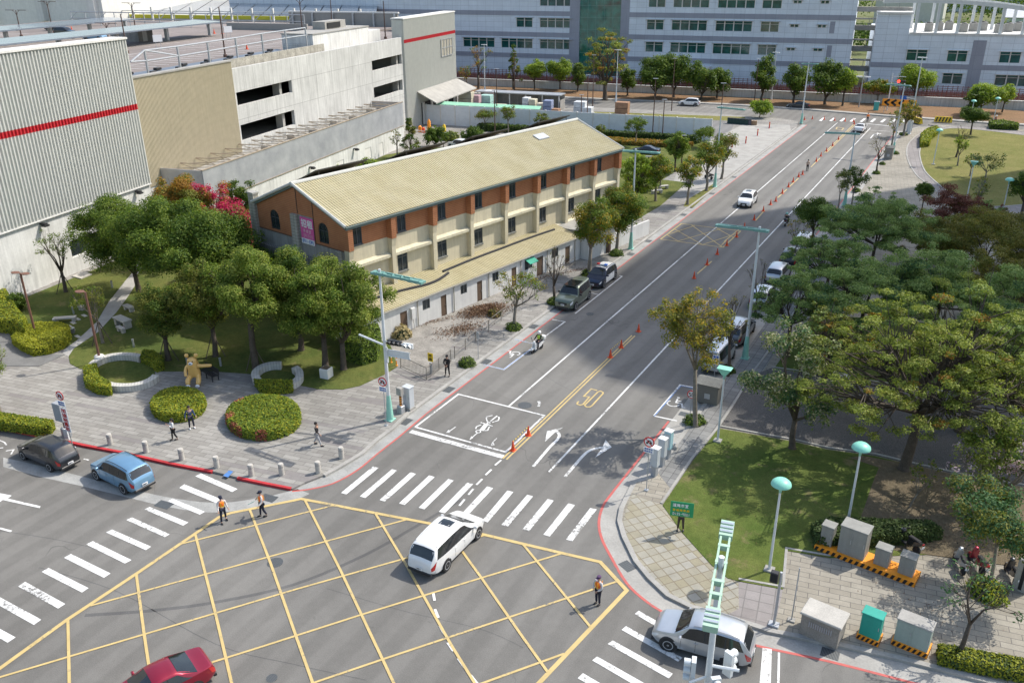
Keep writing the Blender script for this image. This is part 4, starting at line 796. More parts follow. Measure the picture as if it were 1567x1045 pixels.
GL={
 '招':_g('0,.78-.38,.78 .2,1-.2,.05 .2,.05-.08,.12 0,.4-.38,.52 .48,.92-.95,.92 .95,.92-.9,.55 .68,.92-.5,.52 .52,.4-.95,.4 .52,.4-.52,.02 .95,.4-.95,.02 .52,.05-.95,.05'),
 '租':_g('.05,.88-.38,.96 0,.66-.42,.66 .22,.9-.22,0 .2,.6-.02,.3 .24,.58-.42,.36 .52,.9-.88,.9 .52,.9-.52,.05 .88,.9-.88,.05 .52,.62-.88,.62 .52,.34-.88,.34 .44,.04-1,.04'),
 '加':_g('.02,.72-.5,.72 .5,.72-.46,.08 .24,.98-.22,.6 .22,.6-.02,.05 .6,.8-.98,.8 .6,.8-.6,.08 .98,.8-.98,.08 .6,.14-.98,.14'),
 '油':_g('.08,.9-.2,.8 .02,.62-.14,.52 .05,.05-.24,.36 .38,.74-.98,.74 .38,.74-.38,.04 .98,.74-.98,.04 .68,.98-.68,.06 .38,.4-.98,.4 .38,.06-.98,.06'),
 '站':_g('.22,.98-.22,.8 .02,.76-.44,.76 .1,.6-.15,.3 .36,.62-.3,.3 .02,.2-.46,.26 .7,.98-.7,.46 .7,.72-.98,.72 .54,.44-.96,.44 .54,.44-.54,.04 .96,.44-.96,.04 .54,.08-.96,.08'),
 '靠':_g('.2,.98-.12,.84 .14,.88-.86,.88 .02,.74-.98,.74 .5,1-.5,.74 .24,.66-.76,.66 .24,.66-.24,.5 .76,.66-.76,.5 .24,.5-.76,.5 .38,.44-.36,0 .62,.44-.62,0 .06,.36-.38,.36 .62,.36-.96,.36 .06,.22-.38,.22 .62,.22-.96,.22 .04,.08-.36,.08 .62,.08-.96,.08'),
 '右':_g('.02,.76-.98,.76 .46,.98-.38,.62 .38,.62-.04,.22 .34,.46-.9,.46 .34,.46-.34,.02 .9,.46-.9,.02 .34,.06-.9,.06'),
 '道':_g('.08,.92-.18,.8 .02,.58-.2,.58 .2,.58-.14,.24 .02,.1-.28,.12 .28,.1-.98,.04 .5,.98-.56,.86 .82,.98-.74,.86 .34,.84-.98,.84 .66,.84-.6,.7 .44,.68-.9,.68 .44,.68-.44,.18 .9,.68-.9,.18 .44,.5-.9,.5 .44,.34-.9,.34 .44,.18-.9,.18'),
 '建':_g('.34,.84-.9,.84 .3,.7-.98,.7 .34,.56-.9,.56 .9,.84-.9,.56 .34,.42-.92,.42 .3,.28-.98,.28 .62,.98-.62,.16 .04,.86-.26,.86 .26,.86-.1,.56 .1,.56-.28,.54 .28,.54-.02,.04 .08,.34-.98,.04'),
 '市':_g('.5,1-.5,.84 .04,.8-.96,.8 .5,.78-.5,0 .16,.6-.84,.6 .16,.6-.16,.12 .84,.6-.84,.12'),
 '宣':_g('.5,1-.5,.9 .06,.86-.94,.86 .06,.86-.06,.72 .94,.86-.94,.72 .2,.68-.8,.68 .28,.54-.72,.54 .28,.54-.28,.16 .72,.54-.72,.16 .28,.36-.72,.36 .28,.18-.72,.18 .04,.04-.96,.04'),
 '專':_g('.5,1-.5,.4 .1,.9-.9,.9 .2,.76-.8,.76 .2,.76-.2,.46 .8,.76-.8,.46 .2,.6-.8,.6 .2,.46-.8,.46 .04,.32-.96,.32 .66,.4-.66,.02 .28,.2-.36,.1'),
 '線':_g('.24,1-.1,.74 .1,.74-.3,.72 .34,.82-.06,.44 .06,.44-.36,.5 .2,.44-.2,.06 .06,.26-.02,.1 .34,.28-.38,.14 .5,.9-.94,.9 .5,.9-.5,.56 .94,.9-.94,.56 .5,.73-.94,.73 .5,.56-.94,.56 .72,.56-.72,.04 .46,.4-.66,.4 .66,.4-.46,.08 .76,.42-.98,.06'),
 '0':_g('.1,0-.1,1 .1,1-.9,1 .9,1-.9,0 .9,0-.1,0'),'1':_g('.5,0-.5,1'),'2':_g('.1,1-.9,1 .9,1-.9,.5 .9,.5-.1,.5 .1,.5-.1,0 .1,0-.9,0'),'3':_g('.1,1-.9,1 .9,1-.9,0 .1,.5-.9,.5 .1,0-.9,0'),
 '4':_g('.1,1-.1,.4 .1,.4-.9,.4 .7,1-.7,0'),'5':_g('.9,1-.1,1 .1,1-.1,.55 .1,.55-.9,.55 .9,.55-.9,0 .9,0-.1,0'),'6':_g('.9,1-.1,1 .1,1-.1,0 .1,0-.9,0 .9,0-.9,.5 .9,.5-.1,.5'),'7':_g('.1,1-.9,1 .9,1-.4,0'),
 '8':_g('.1,0-.1,1 .1,1-.9,1 .9,1-.9,0 .9,0-.1,0 .1,.5-.9,.5'),'9':_g('.9,0-.9,1 .9,1-.1,1 .1,1-.1,.5 .1,.5-.9,.5'),'-':_g('.2,.5-.8,.5'),'K':_g('.1,0-.1,1 .9,1-.1,.45 .3,.6-.9,0'),'m':_g('0,0-0,.6 0,.6-1,.6 .5,.6-.5,0 1,.6-1,0'),'限':_g('.1,1-.1,0 .1,1-.36,1 .36,1-.2,.7 .2,.7-.36,.45 .36,.45-.2,.4 .5,1-.9,1 .5,1-.5,.05 .9,1-.9,.6 .5,.8-.9,.8 .5,.6-.9,.6 .5,.05-.72,.2 .64,.6-.98,.02 .94,.45-.7,.35'),
 '時':_g('.04,.85-.04,.15 .36,.85-.36,.15 .04,.85-.36,.85 .04,.5-.36,.5 .04,.15-.36,.15 .5,.85-.96,.85 .72,1-.72,.62 .44,.62-1,.62 .46,.4-1,.4 .84,.5-.84,.02 .58,.25-.66,.15'),
}
def text(mb,s,x,y,h,wd,w_,P,dirn=(1,0),gap=1.25,m=0):
 for i,ch in enumerate(s):
  ox,oy=x+dirn[0]*i*wd*gap,y+dirn[1]*i*h*gap
  strokes(mb,[((ox+a[0]*wd,oy+a[1]*h),(ox+b[0]*wd,oy+b[1]*h))for a,b in GL.get(ch,[])],w_,P,m)
PB=lambda x,y,n=0:Vector((-59.7+x,U0-.062-n*1.0,7+y))
mb=MB();text(mb,'招租',.12,1.45,.66,.66,.1,PB,gap=1.2);mb.build('lettering',M['signwhite'],t,off=o_)
mb=MB();text(mb,'專線宣',.3,.98,.3,.3,.04,PB);text(mb,'0912345',.3,.56,.28,.13,.035,PB,gap=1.4);mb.build('lettering',solid('pale_pink_print',(.75,.4,.5)),t,off=o_)
PB2=lambda x,y,n=0:Vector((-59.7+x,U0-.07-n*1.0,7+y));mb=MB();text(mb,'0911-2345',.1,.1,.26,.12,.035,PB2,gap=1.4);mb.build('lettering',M['signblue'],t,off=o_)
# ------------------------------------------------------------------ far side: walls, railway, offices, roof deck things
def pvo(px,py,v,fr=FO):return pv(fr,px,py,v)
t,o_=fthing('retaining_wall','long grey concrete wall along the far side of the cross road','wall',FO,-208.6,0)
mb=MB();
for i in range(40):mb.bx(-209.1,-208.6,-140+i*5,-140+i*5+4.94,0,1.72)
for i in range(41):mb.bx(-209.15,-208.55,-140+i*5-.03-.03,-140+i*5,0,1.8)
mb.bx(-209.16,-208.52,-140,60,1.72,1.9);mb.build('wall_face',M['cast'],t,off=o_)
struct('railway_bed',MB().sheet([FO.xy(-209.2,-140),FO.xy(-209.2,60),FO.xy(-225.5,60),FO.xy(-225.5,-140)],.9),solid('track_ballast',(.16,.10,.075),.95,var=.2,fine=.3))
def railfence(label,v,z0,z1,u0,u1,step_,m,n_rail=3):
 t,o_=fthing('railing_fence',label,'fence',FO,v,u0,z0);mb=MB()
 for k_ in range(n_rail):z=z0+(z1-z0)*(k_+.5)/n_rail;mb.bx(v-.04,v+.04,u0,u1,z-.05,z+.05)
 u=u0
 while u<=u1:mb.bx(v-.05,v+.05,u,u+.12,z0,z1);u+=step_
 mb.build('fence_frame',m,t,off=o_)
red_f=solid('rust_red_fence',(.22,.07,.055))
railfence('rust red slatted railing behind the long grey wall',-211.5,.85,3.0,-135,55,.8,red_f,5)
railfence('second rust red railing nearer the offices',-217,.9,3.4,-135,55,1.0,red_f,6)
for k_,v in enumerate((-213,-214.1)):pass
mb=MB()
for v in(-213.0,-214.1,-215.2,-216.3):mb.bx(v-.05,v+.05,-135,55,.9,1.1)
struct('railway_track',mb,solid('rail_steel',(.28,.2,.16),.5),loc=(0,0,0),rz=-FO.az)
OV=-226.
t,o_=fthing('office_building','wide pale blue office building with grey bands and a tall green glass bay','office',FO,OV,-110,0)
def ob(mb,name,m,parent=None,tt=None,oo=None):return mb.build(name,m,parent or tt or t,off=oo or o_)
def owin(px0,px1,py0,py1):
 a=pvo(px0,(py0+py1)/2,OV)[0];b=pvo(px1,(py0+py1)/2,OV)[0];return a,b
floors=[(7.9,10.2),(13.15,15.4),(18.4,20.7),(23.6,25.9)]
L_w=[(709,757,0),(767,815,0),(826,874,0),(790,815,1),(826,874,1),(826,876,2),(987,1014,0),(1025,1079,0),(1090,1147,0),(1159,1187,0),(989,1015,1),(1027,1081,1),(1094,1150,1),(1163,1191,1),(992,1018,2),(1030,1085,2),(1098,1155,2),(1166,1196,2)]
rowy=[72,42,5]
holes=[];panes=[]
for x0,x1,fl in L_w:
 a=pvo(x0,rowy[fl]+(8 if x0>950 else 0),OV)[0];b=pvo(x1,rowy[fl]+(8 if x0>950 else 0),OV)[0];z0,z1=floors[fl];holes.append((a+110,b+110,z0,z1));panes.append((a,b,z0,z1,4 if b-a>5.5 else 2))
for x0,x1,fl in((1203,1216,0),(1244,1258,0),(1208,1221,1),(1250,1263,1),(1213,1226,2),(1255,1268,2)):
 a=pvo(x0,rowy[fl]+8,OV)[0];b=pvo(x1,rowy[fl]+8,OV)[0];z0,z1=floors[fl];holes.append((a+110,b+110,z0+1.1,z0+1.75));panes.append((a,b,z0+1.1,z0+1.75,2))
for k_,(a,b,z0,z1,n_)in enumerate(list(panes)):pass
gu0,gu1=-67.2,-56.4
holes.append((gu0+110,gu1+110,1.5,27))
mb=MB();mb.wall((-110,0,0),(1,0,0),(0,-1,0),109,0,27,holes,.35,0)if False else None
mb=MB();mb.wall((OV,-110,0),(0,1,0),(1,0,0),109,0,27,holes,.35,0);mb.wall((OV-40,-1,0),(1,0,0),(0,1,0),40,0,27,(),.1,0)
mb.add([(OV,-110,27),(OV,-1,27),(OV-40,-1,27),(OV-40,-110,27)],[(0,1,2,3)]);mb.bx(OV-40,OV,-175,-110.01,0,27);ob(mb,'panel_wall',M['cladwhite'])
mb=MB()
for z in(5.45,10.75,15.95,21.2):
 for a,b in((-175,gu0-2.6),(gu1+2.2,-.95)):mb.bx(OV,OV+.06,a,b,z,z+1.15)
for a,b in((gu0-2.6,gu0),(gu1,gu1+2.2)):mb.bx(OV+.0,OV+.1,a,b,0,27)
for z in(8.6,13.9):mb.bx(OV,OV+.05,-6.4,-5.3,z-.8,z+1.8)
ob(mb,'grey_band',M['cladgrey'])
for a,b,z0,z1,n_ in panes:
 mb=MB();mb.bx(OV+.02,OV+.55,a-.25,b+.25,z1+.02,z1+.14);ob(mb,'window_hood',M['metalgrey'])
for a,b,z0,z1,n_ in panes:
 mb=MB()
 for i in range(n_+1):u=a+(b-a)*i/n_;mb.bx(OV-.2,OV-.02,max(a,u-.12),min(b,u+.12),z0,z1)
 mb.bx(OV-.15,OV-.08,a,b,z1-.62,z1-.54);wf=ob(mb,'window',M['white'])
 mb=MB();mb.bx(OV-.3,OV-.22,a,b,z0,z1);mb.build('pane',glass('office_window_glass',(.018,.09,.085),.08)if 'owg' not in M and not M.setdefault('owg',None)else M['owg'],wf,off=o_)
 if M.get('owg')is None:M['owg']=wf.children[0].data.materials[0]
mb=MB();
for i in range(5):
 for j in range(9):mb.bx(OV-.34,OV-.3,gu0+i*2.16,gu0+i*2.16+2.1,1.5+j*2.85,1.5+j*2.85+2.8)
g_=ob(mb,'glass_bay',M['greenglass'])
mb=MB()
for i in range(6):mb.bx(OV-.36,OV-.27,gu0+i*2.16-.06,gu0+i*2.16,1.5,27)
for j in range(10):mb.bx(OV-.37,OV-.28,gu0,gu1,1.44+j*2.85,1.5+j*2.85)
mb.build('glazing_bars',M['teal'],g_,off=o_)
mb=MB();mb.bx(OV,OV+5,-46,-33,4.4,4.9);
for u in(-45,-39.5,-34):mb.bx(OV+4.4,OV+4.8,u,u+.4,0,4.4)
ob(mb,'entrance_canopy',M['white'])
t2,o2=fthing('office_building','lower pale office block with a curved white rooftop pergola at the far right','office',FS,OV,8.6)
def o2b(mb,name,m,parent=None):return mb.build(name,m,parent or t2,off=o2)
hs=[];pn=[]
for x0,x1,y,fl in((1387,1419,84,0),(1449,1480,87,0),(1529,1562,89,0),(1441,1472,124,1),(1521,1575,127,1)):
 a=pv(FS,x0,y,OV)[0];b=pv(FS,x1,y,OV)[0];z0,z1=((7.6,9.9),(2.7,5.0))[fl];hs.append((a-8.6,b-8.6,z0,z1));pn.append((a,b,z0,z1,3 if x0==1521 else 2))
for k_ in range(5):
 a=44+k_*8.2;hs+=[(a-8.6,a+4-8.6,7.6,9.9),(a+1.5-8.6,a+5.5-8.6,2.7,5.0)];pn+=[(a,a+4,7.6,9.9,2),(a+1.5,a+5.5,2.7,5.0,2)]
mb=MB();mb.wall((OV,8.6,0),(0,1,0),(1,0,0),80,0,13.3,hs,.35,0);mb.bx(OV-9,OV,8.6,15.7,13.3,17.5);mb.wall((OV,8.6,0),(-1,0,0),(0,-1,0),34,0,13.3,(),.1,0)
mb.add([(OV,8.6,13.3),(OV,88.6,13.3),(OV-34,88.6,13.3),(OV-34,8.6,13.3)],[(0,1,2,3)],0);o2b(mb,'panel_wall',M['cladwhite'])
mb=MB();mb.bx(OV,OV+.06,8.6,88,5.9,7.0);mb.bx(OV,OV+.07,29.3,32,0,12.2);mb.bx(OV,OV+.06,15.9,19.6,4,5.9);o2b(mb,'grey_band',M['cladgrey'])
for a,b,z0,z1,n_ in pn:
 mb=MB()
 for i in range(n_+1):u=a+(b-a)*i/n_;mb.bx(OV-.2,OV-.02,max(a,u-.12),min(b,u+.12),z0,z1)
 mb.bx(OV+.01,OV+.45,a-.3,b+.3,z1+.02,z1+.12);mb.bx(OV-.15,OV-.08,a,b,z1-.62,z1-.54);wf=o2b(mb,'window',M['white']);mb=MB();mb.bx(OV-.3,OV-.22,a,b,z0,z1);mb.build('pane',M['owg'],wf,off=o2)
mb=MB();mb.bx(OV-9.3,OV+.4,8.4,16.0,17.5,17.9);mb.bx(OV-34,OV+.25,15.9,88.8,13.3,13.6);o2b(mb,'roof_edge',M['white'])
mb=MB()
arc=lambda u:20.3-((u-17)/40)**2*5.2
for k_,vv in enumerate((OV-.6,OV-14)):
 pts=[(vv,u,arc(u))for u in np.linspace(9.5 if k_==0 else 9,75,24)]
 for a,b in zip(pts[:-1],pts[1:]):mb.add([(vv-.3,a[1],a[2]-.45),(vv+.3,a[1],a[2]-.45),(vv+.3,a[1],a[2]+.45),(vv-.3,a[1],a[2]+.45),(vv-.3,b[1],b[2]-.45),(vv+.3,b[1],b[2]-.45),(vv+.3,b[1],b[2]+.45),(vv-.3,b[1],b[2]+.45)],[(0,4,5,1),(1,5,6,2),(2,6,7,3),(3,7,4,0)])
 for u in np.arange(16.6,74,4.35):mb.bx(vv-.3,vv+.3,u,u+.62,13.3,arc(u)-.4)
for u in(9.5,74):mb.bx(OV-14,OV-.6,u,u+.7,arc(u)-.4,arc(u)+.4)
o2b(mb,'pergola',solid('pergola_white',(.62,.63,.62)))
for i in range(14):
 mb=MB();mb.bev((OV-4-(i%3)*3.2,20+i*2.4,14.5),(1.6,1.7,1.9),.1,m=0);mb.lathe([(.0,0),(.6,0),(.6,.12),(.5,.2)],(OV-4-(i%3)*3.2,20+i*2.4,15.45),10,1);o2b(mb,'air_conditioner',[M['concrete'],M['blackplastic']])
t3,o3=fthing('link_bridge','narrow covered footbridges joining the two offices','footbridge',FO,OV-6,-1)
for z in(4.2,8.8,13.5,17.6):mb=MB();mb.bx(OV-9,OV-6,-1,11,z,z+1.0);mb.bx(OV-8.9,OV-6.1,-1,11,z+2.4,z+2.6);[mb.bx(OV-6.2,OV-6.05,u,u+.12,z+1,z+2.4)for u in(2,5,8)];mb.build('bridge_deck',M['concrete'],t3,off=o3)
# ---- rooftop car park furniture
def deck(v,u,z=15.6):x,y=FW_.xy(v,u);return(x,y,z)
def canopy(label,u0,u1,v0,v1,z=18.3,n_=6):
 t,o_=fthing('solar_canopy',label,'solar canopy',FW_,(v0+v1)/2,u0,15.6,'solar canopies over the roof car park')
 mb=MB();k_=int((u1-u0)/2.1)
 for i in range(k_):mb.add([(v0,u0+i*2.1,z+.25),(v1,u0+i*2.1,z),(v1,u0+i*2.1+2.04,z),(v0,u0+i*2.1+2.04,z+.25)],[(0,1,2,3)]);mb.add([(v0,u0+i*2.1,z+.1),(v1,u0+i*2.1,z-.15),(v1,u0+i*2.1+2.1,z-.15),(v0,u0+i*2.1+2.1,z+.1)],[(3,2,1,0)])
 mb.bx(v1-.05,v1+.05,u0,u1,z-.2,z+.03);mb.build('panel_roof',M['solar'],t,off=o_)
 for i in range(n_):
  u=u0+1+(u1-u0-2)*i/(n_-1);mb=MB();mb.bx((v0+v1)/2-.3,(v0+v1)/2+.3,u-.3,u+.3,15.6,z-.1);mb.bx(v0+.3,v1-.3,u-.12,u+.12,z-.3,z-.12);mb.build('column',M['metalgrey'],t,off=o_)
M['solar']=plain('solar_panel_glass',(.16,.19,.23),.2,var=.12,fine=.06,coat=.5)
canopy('long solar canopy nearest the white cladding on the factory roof',90,158,-119,-112)
canopy('second solar canopy on the factory roof, behind the first',108,162,-143,-136)
mb=MB();t,o_=fthing('stair_cabin','white boxy stair cabin on the factory roof edge','cabin',FW_,-73,124,15.6)
mb.bx(-78.5,-73,124.5,143.5,15.6,18.75);mb.bx(-77,-74,143.5,150,15.6,17.9);mb.build('cabin_wall',panelmat('white_render',(.66,.66,.63),30,20),t,off=o_)
mb=MB();mb.bx(-78.6,-72.9,124.4,143.6,18.75,18.9);mb.bx(-77.8,-75.5,133,140,18.9,20.1);mb.build('roof',M['concrete'],t,off=o_)
mb=MB();mb.bx(-75.45,-75.38,133.6,138,19.05,19.9);mb.build('louvre',M['dark'],t,off=o_)
mb=MB();
for i in range(5):mb.tube([(-78.2,124.35,16.2+i*.3),(-73.2,124.35,16.2+i*.3)],.03,4)
for v in(-78.2,-75.7,-73.2):mb.tube([(v,124.35,15.6),(v,124.35,17.4)],.04,4)
mb.build('handrail',M['metalgrey'],t,off=o_)
t,o_=fthing('solar_rack','low dark row of roof panels with black ballast blocks behind the truss rail','solar panels',FW_,-77,96,15.6,)
mb=MB();mb.add([(-79.2,88,16.6),(-76.8,88,16.2),(-76.8,124,16.2),(-79.2,124,16.6)],[(0,1,2,3)]);mb.add([(-79.2,88,16.5),(-76.8,88,16.1),(-76.8,124,16.1),(-79.2,124,16.5)],[(3,2,1,0)]);[mb.bx(-78.1,-77.9,u,u+.2,15.6,16.3)for u in np.arange(89,124,4)];mb.build('panel',solid('slate_blue_panel',(.12,.14,.17),.4),t,off=o_)
for i in range(13):mb=MB();mb.bev((-78.7+(i%2)*1.3,90+i*2.6,16.72-(i%2)*.12),(.55,1.0,.3),.05);mb.build('block',M['blackplastic'],t,off=o_)
t,o_=fthing('factory_hall','tall pale factory hall with white columns beyond the roof car park','factory hall',FW_,-150,196)
mb=MB();mb.bx(-330,-176,150,156,0,15.4);mb.bx(-330,-178,198,260,0,27);mb.build('wall',solid('grey_hall_wall',(.72,.71,.67),streak=.08),t,off=o_)
for i in range(9):
 mb=MB();u=-320+i*17.3;mb.bx(u,u+2.2,196.6,198,15,27);mb.build('column',M['white'],t,off=o_)
mb=MB();mb.bx(-330,-177.5,195.9,261,27,27.6);mb.build('parapet',M['metalgrey'],t,off=o_)
t,o_=fthing('sloping_roof_hall','long hall with blue-grey solar roof sloping down behind the car park and a yellow gutter','hall',FW_,-100,200)
mb=MB();mb.bx(-182,-104,206.6,207.2,0,15.4);mb.build('wall',M['greywall'],t,off=o_)
mb=MB()
for i in range(14):
 v0=-182+i*5.6;mb.add([(v0,208,15.9),(v0+5.3,208,15.9),(v0-19,262,20.5),(v0-24.3,262,20.5),(v0,208,15.6),(v0+5.3,208,15.6),(v0-19,262,20.2),(v0-24.3,262,20.2)],[(0,1,2,3),(7,6,5,4),(0,4,5,1)])
mb.build('solar_roof',M['solar'],t,off=o_)
mb=MB();mb.bx(-182,-104,207.3,208,15.3,16.3);mb.build('gutter',solid('yellow_gutter',(.6,.55,.05)),t,off=o_)
mb=MB()
for i in range(13):mb.bx(-180.6+i*6.2,-180.2+i*6.2,204.4,204.9,15.0,18.4)
mb.bx(-181,-104,204.9,205.2,17.3,17.5);mb.build('frame',M['white'],t,off=o_)
t,o_=fthing('parapet_wall','grey roof wall with white coping behind the stair cabin','wall',FW_,-100,188,15.6)
mb=MB();mb.bx(-116,-88.2,188,188.5,15.6,18.4,0);mb.bx(-116,-88,187.9,188.6,18.4,18.7,1);mb.bx(-122,-102,172,172.5,15.6,17,0);mb.build('wall_face',[solid('parapet_grey',(.30,.29,.27)),M['white']],t,off=o_)
mb=MB();[mb.bx(-115+i*5.2,-114.6+i*5.2,187.5,187.9,15.6,18.5)for i in range(6)];mb.build('buttress',M['metalgrey'],t,off=o_)
def mast(px,py,pt,arm,lab):
 v,u=FW_.g(px,py,15.6);x,y=FW_.xy(v,u);h=hgt(px,py,pt,15.6)-15.6
 t=thing('deck_lamp',lab,'lamp',(x,y,15.6),-FW_.az,'brown lamp masts on the roof car park')
 mb=MB();mb.tube([(0,0,0),(0,0,h)],[.13,.08],6);mb.lathe([(.3,0),(.3,.4),(.15,.45)],(0,0,0),8);mb.build('pole',M['brownpole'],t)
 if arm:
  for s in(-1,1):
   mb=MB();mb.tube([(0,0,h-1),(s*.4,0,h-.35),(s*.9,0,h-.05)],.05,5);mb.box((s*1.5,0,h),(2.0,.35,.1));mb.build('lamp_arm',M['brownpole'],t)
for a in((33,57,16,1,'brown twin-arm mast leftmost on the factory roof'),(79,40,3,1,'brown twin-arm mast second from the left on the factory roof'),(207,42,5,1,'brown twin-arm mast behind the top corner of the white cladding'),(195,82,22,0,'plain brown mast at the corner of the white cladding'),(345,88,11,0,'plain brown mast behind the truss rail'),(463,50,0,1,'brown mast left of the stair cabin'),(509,44,-2,0,'brown mast above the stair cabin'),(590,60,2,0,'brown mast between the stair cabin and the striped end block'),(166,60,36,1,'short brown twin-arm mast just above the white cladding')):mast(*a)
for i,(px,py)in enumerate(((378,76),(340,52),(330,53),(98,47),(110,47),(221,49))):
 v,u=FW_.g(px,py,15.6);x,y=FW_.xy(v,u)
t,o_=fthing('guard_rail','blue-grey rail frame along the far side of the factory roof car park','railing',FW_,-140,176,15.6);mb=MB()
for i in range(16):mb.bx(-168+i*4.2,-167.85+i*4.2,176,176.15,15.6,18.6)
for z in(16.6,17.2,18.6):mb.tube([(-168,176.07,z),(-104.9,176.07,z)],.11,6)
for i in range(0,16,2):mb.tube([(-167.9+i*4.2,176.07,17.2),(-166+i*4.2,176.07,18.6)],.08,5)
mb.build('rail_frame',M['metalgrey'],t,off=o_)
BA,BZ=(-99.5,141.0),(-42.7,149.5);L_=math.hypot(BZ[0]-BA[0],BZ[1]-BA[1]);ang=math.atan2(BZ[1]-BA[1],BZ[0]-BA[0])
t=thing('barrier_wall','tall white panel barrier with light posts behind the brick building','wall',(*BA,0),ang)
mb=MB();n_=19
for i in range(n_):
 a=i*L_/n_
 for j in range(9):mb.bx(a+.12,a+L_/n_-.12,-.06,.06,.1+j*.42,.1+j*.42+.4)
mb.bx(0,L_,-.04,.04,0,3.8);mb.build('panel',solid('barrier_grey',(.66,.69,.71),.6),t)
mb=MB()
for i in range(n_+1):a=i*L_/n_;mb.bx(a-.12,a+.12,-.14,.14,0,3.95)
mb.build('post',M['white'],t)
mb=MB();mb.add([(5,.1,3.98),(26,.1,3.98),(26,1.2,4.4),(5,1.2,4.4),(5,.1,3.9),(26,.1,3.9),(26,1.2,4.3),(5,1.2,4.3)],[(0,1,2,3),(7,6,5,4),(0,4,5,1)]);mb.build('green_roof_sheet',solid('mint_roof_sheet',(.3,.6,.42)),t)
rng=random.Random(5)
for i,(x,y,sx,sy,h,c,lab)in enumerate(((-20,620,70,30,14,(.5,.53,.5),'distant low pale green shed beyond the pergola'),(55,560,60,26,11,(.42,.5,.46),'distant long shed at the top right corner'),(-45,480,30,18,12,(.5,.5,.45),'distant cream shed seen between the two offices'),(20,430,46,16,7,(.46,.55,.5),'long low glasshouse beyond the pergola'),(95,470,60,20,12,(.5,.48,.4),'distant beige warehouse at the right edge'))):
 t=thing('shed_building',lab,'shed',(x,y,0));mb=MB();mb.bx(-sx/2,sx/2,-sy/2,sy/2,0,h,0);mb.build('wall',solid('far_wall_%d'%i,c),t)
 mb=MB();mb.add([(-sx/2-1,-sy/2-1,h),(sx/2+1,-sy/2-1,h),(sx/2+1,0,h+3),(-sx/2-1,0,h+3),(sx/2+1,sy/2+1,h),(-sx/2-1,sy/2+1,h)],[(0,1,2,3),(3,2,4,5),(0,3,5),(1,4,2)]);mb.build('roof',M['metalgrey'],t)
HT=130.;kx,ky=HT/math.tan(SUN_EL)*math.sin(SUN_AZ),HT/math.tan(SUN_EL)*math.cos(SUN_AZ)
t=thing('office_tower','tall office tower across the park that throws its shadow over the road','tower',(-31+kx,58+ky,0))
mb=MB();fp=[(0,3),(9,-3),(48,-7.5),(60,38),(0.5,40)];mb.prism(fp,0,HT);mb.build('tower_wall',M['cladwhite'],t)
mb=MB()
for j in range(30):
 z=4+j*4.2
 for(a,b)in zip(fp,fp[1:]+fp[:1]):
  d=math.hypot(b[0]-a[0],b[1]-a[1]);ux,uy=(b[0]-a[0])/d,(b[1]-a[1])/d;nx,ny=uy,-ux
  mb.add([(a[0]+ux+nx*.05,a[1]+uy+ny*.05,z),(b[0]-ux+nx*.05,b[1]-uy+ny*.05,z),(b[0]-ux+nx*.05,b[1]-uy+ny*.05,z+2.2),(a[0]+ux+nx*.05,a[1]+uy+ny*.05,z+2.2)],[(0,1,2,3)])
mb.build('window_band',M['owg'],t)
# ------------------------------------------------------------------ vegetation
def np_mesh(name,V,Fq,mats,mi=None):
 me=bpy.data.meshes.new(name);V=np.asarray(V,np.float32);Fq=np.asarray(Fq,np.int32)
 me.vertices.add(len(V));me.vertices.foreach_set('co',V.ravel());me.loops.add(Fq.size);me.loops.foreach_set('vertex_index',Fq.ravel())
 me.polygons.add(len(Fq));me.polygons.foreach_set('loop_start',np.arange(0,Fq.size,4,dtype=np.int32));me.polygons.foreach_set('loop_total',np.full(len(Fq),4,np.int32))
 for m in mats:me.materials.append(m)
 if mi is not None:me.polygons.foreach_set('material_index',np.asarray(mi,np.int32))
 me.update(calc_edges=True);return me
def leaves(C,R,L,rs,up=.5,wid=.55):
 "C leaf centres, outward hints R; returns quads"
 n=len(C);nrm=R/np.maximum(np.linalg.norm(R,axis=1,keepdims=True),1e-6)+rs.normal(0,.55,(n,3));nrm[:,2]+=up
 nrm/=np.linalg.norm(nrm,axis=1,keepdims=True);a=rs.normal(0,1,(n,3));a-=nrm*(a*nrm).sum(1,keepdims=True);a/=np.linalg.norm(a,axis=1,keepdims=True);b=np.cross(nrm,a)
 s=L*rs.uniform(.65,1.3,(n,1));a=a*s*.5;b=b*s*.5*wid
 V=np.stack([C-a,C+b*1.0,C+a,C-b],1).reshape(-1,3);return V,np.arange(4*n).reshape(-1,4)
def cloud(cl,n_tot,L,rs,up=.5,shell=.55,wid=.55):
 "cl: clusters (x,y,z,rx,rz)"
 cl=np.array(cl,float);wgt=cl[:,3]**2;idx=rs.choice(len(cl),n_tot,p=wgt/wgt.sum());d=rs.normal(0,1,(n_tot,3));d/=np.linalg.norm(d,axis=1,keepdims=True)
 r=rs.uniform(shell,1.08,(n_tot,1));low=(d[:,2:3]<-.35);d=np.where(low&(rs.uniform(0,1,(n_tot,1))<.6),-d,d)
 P=cl[idx,:3]+d*r*np.stack([cl[idx,3],cl[idx,3],cl[idx,4]],1);return leaves(P,d,L,rs,up,wid)
G3=(.026,.058,.014)
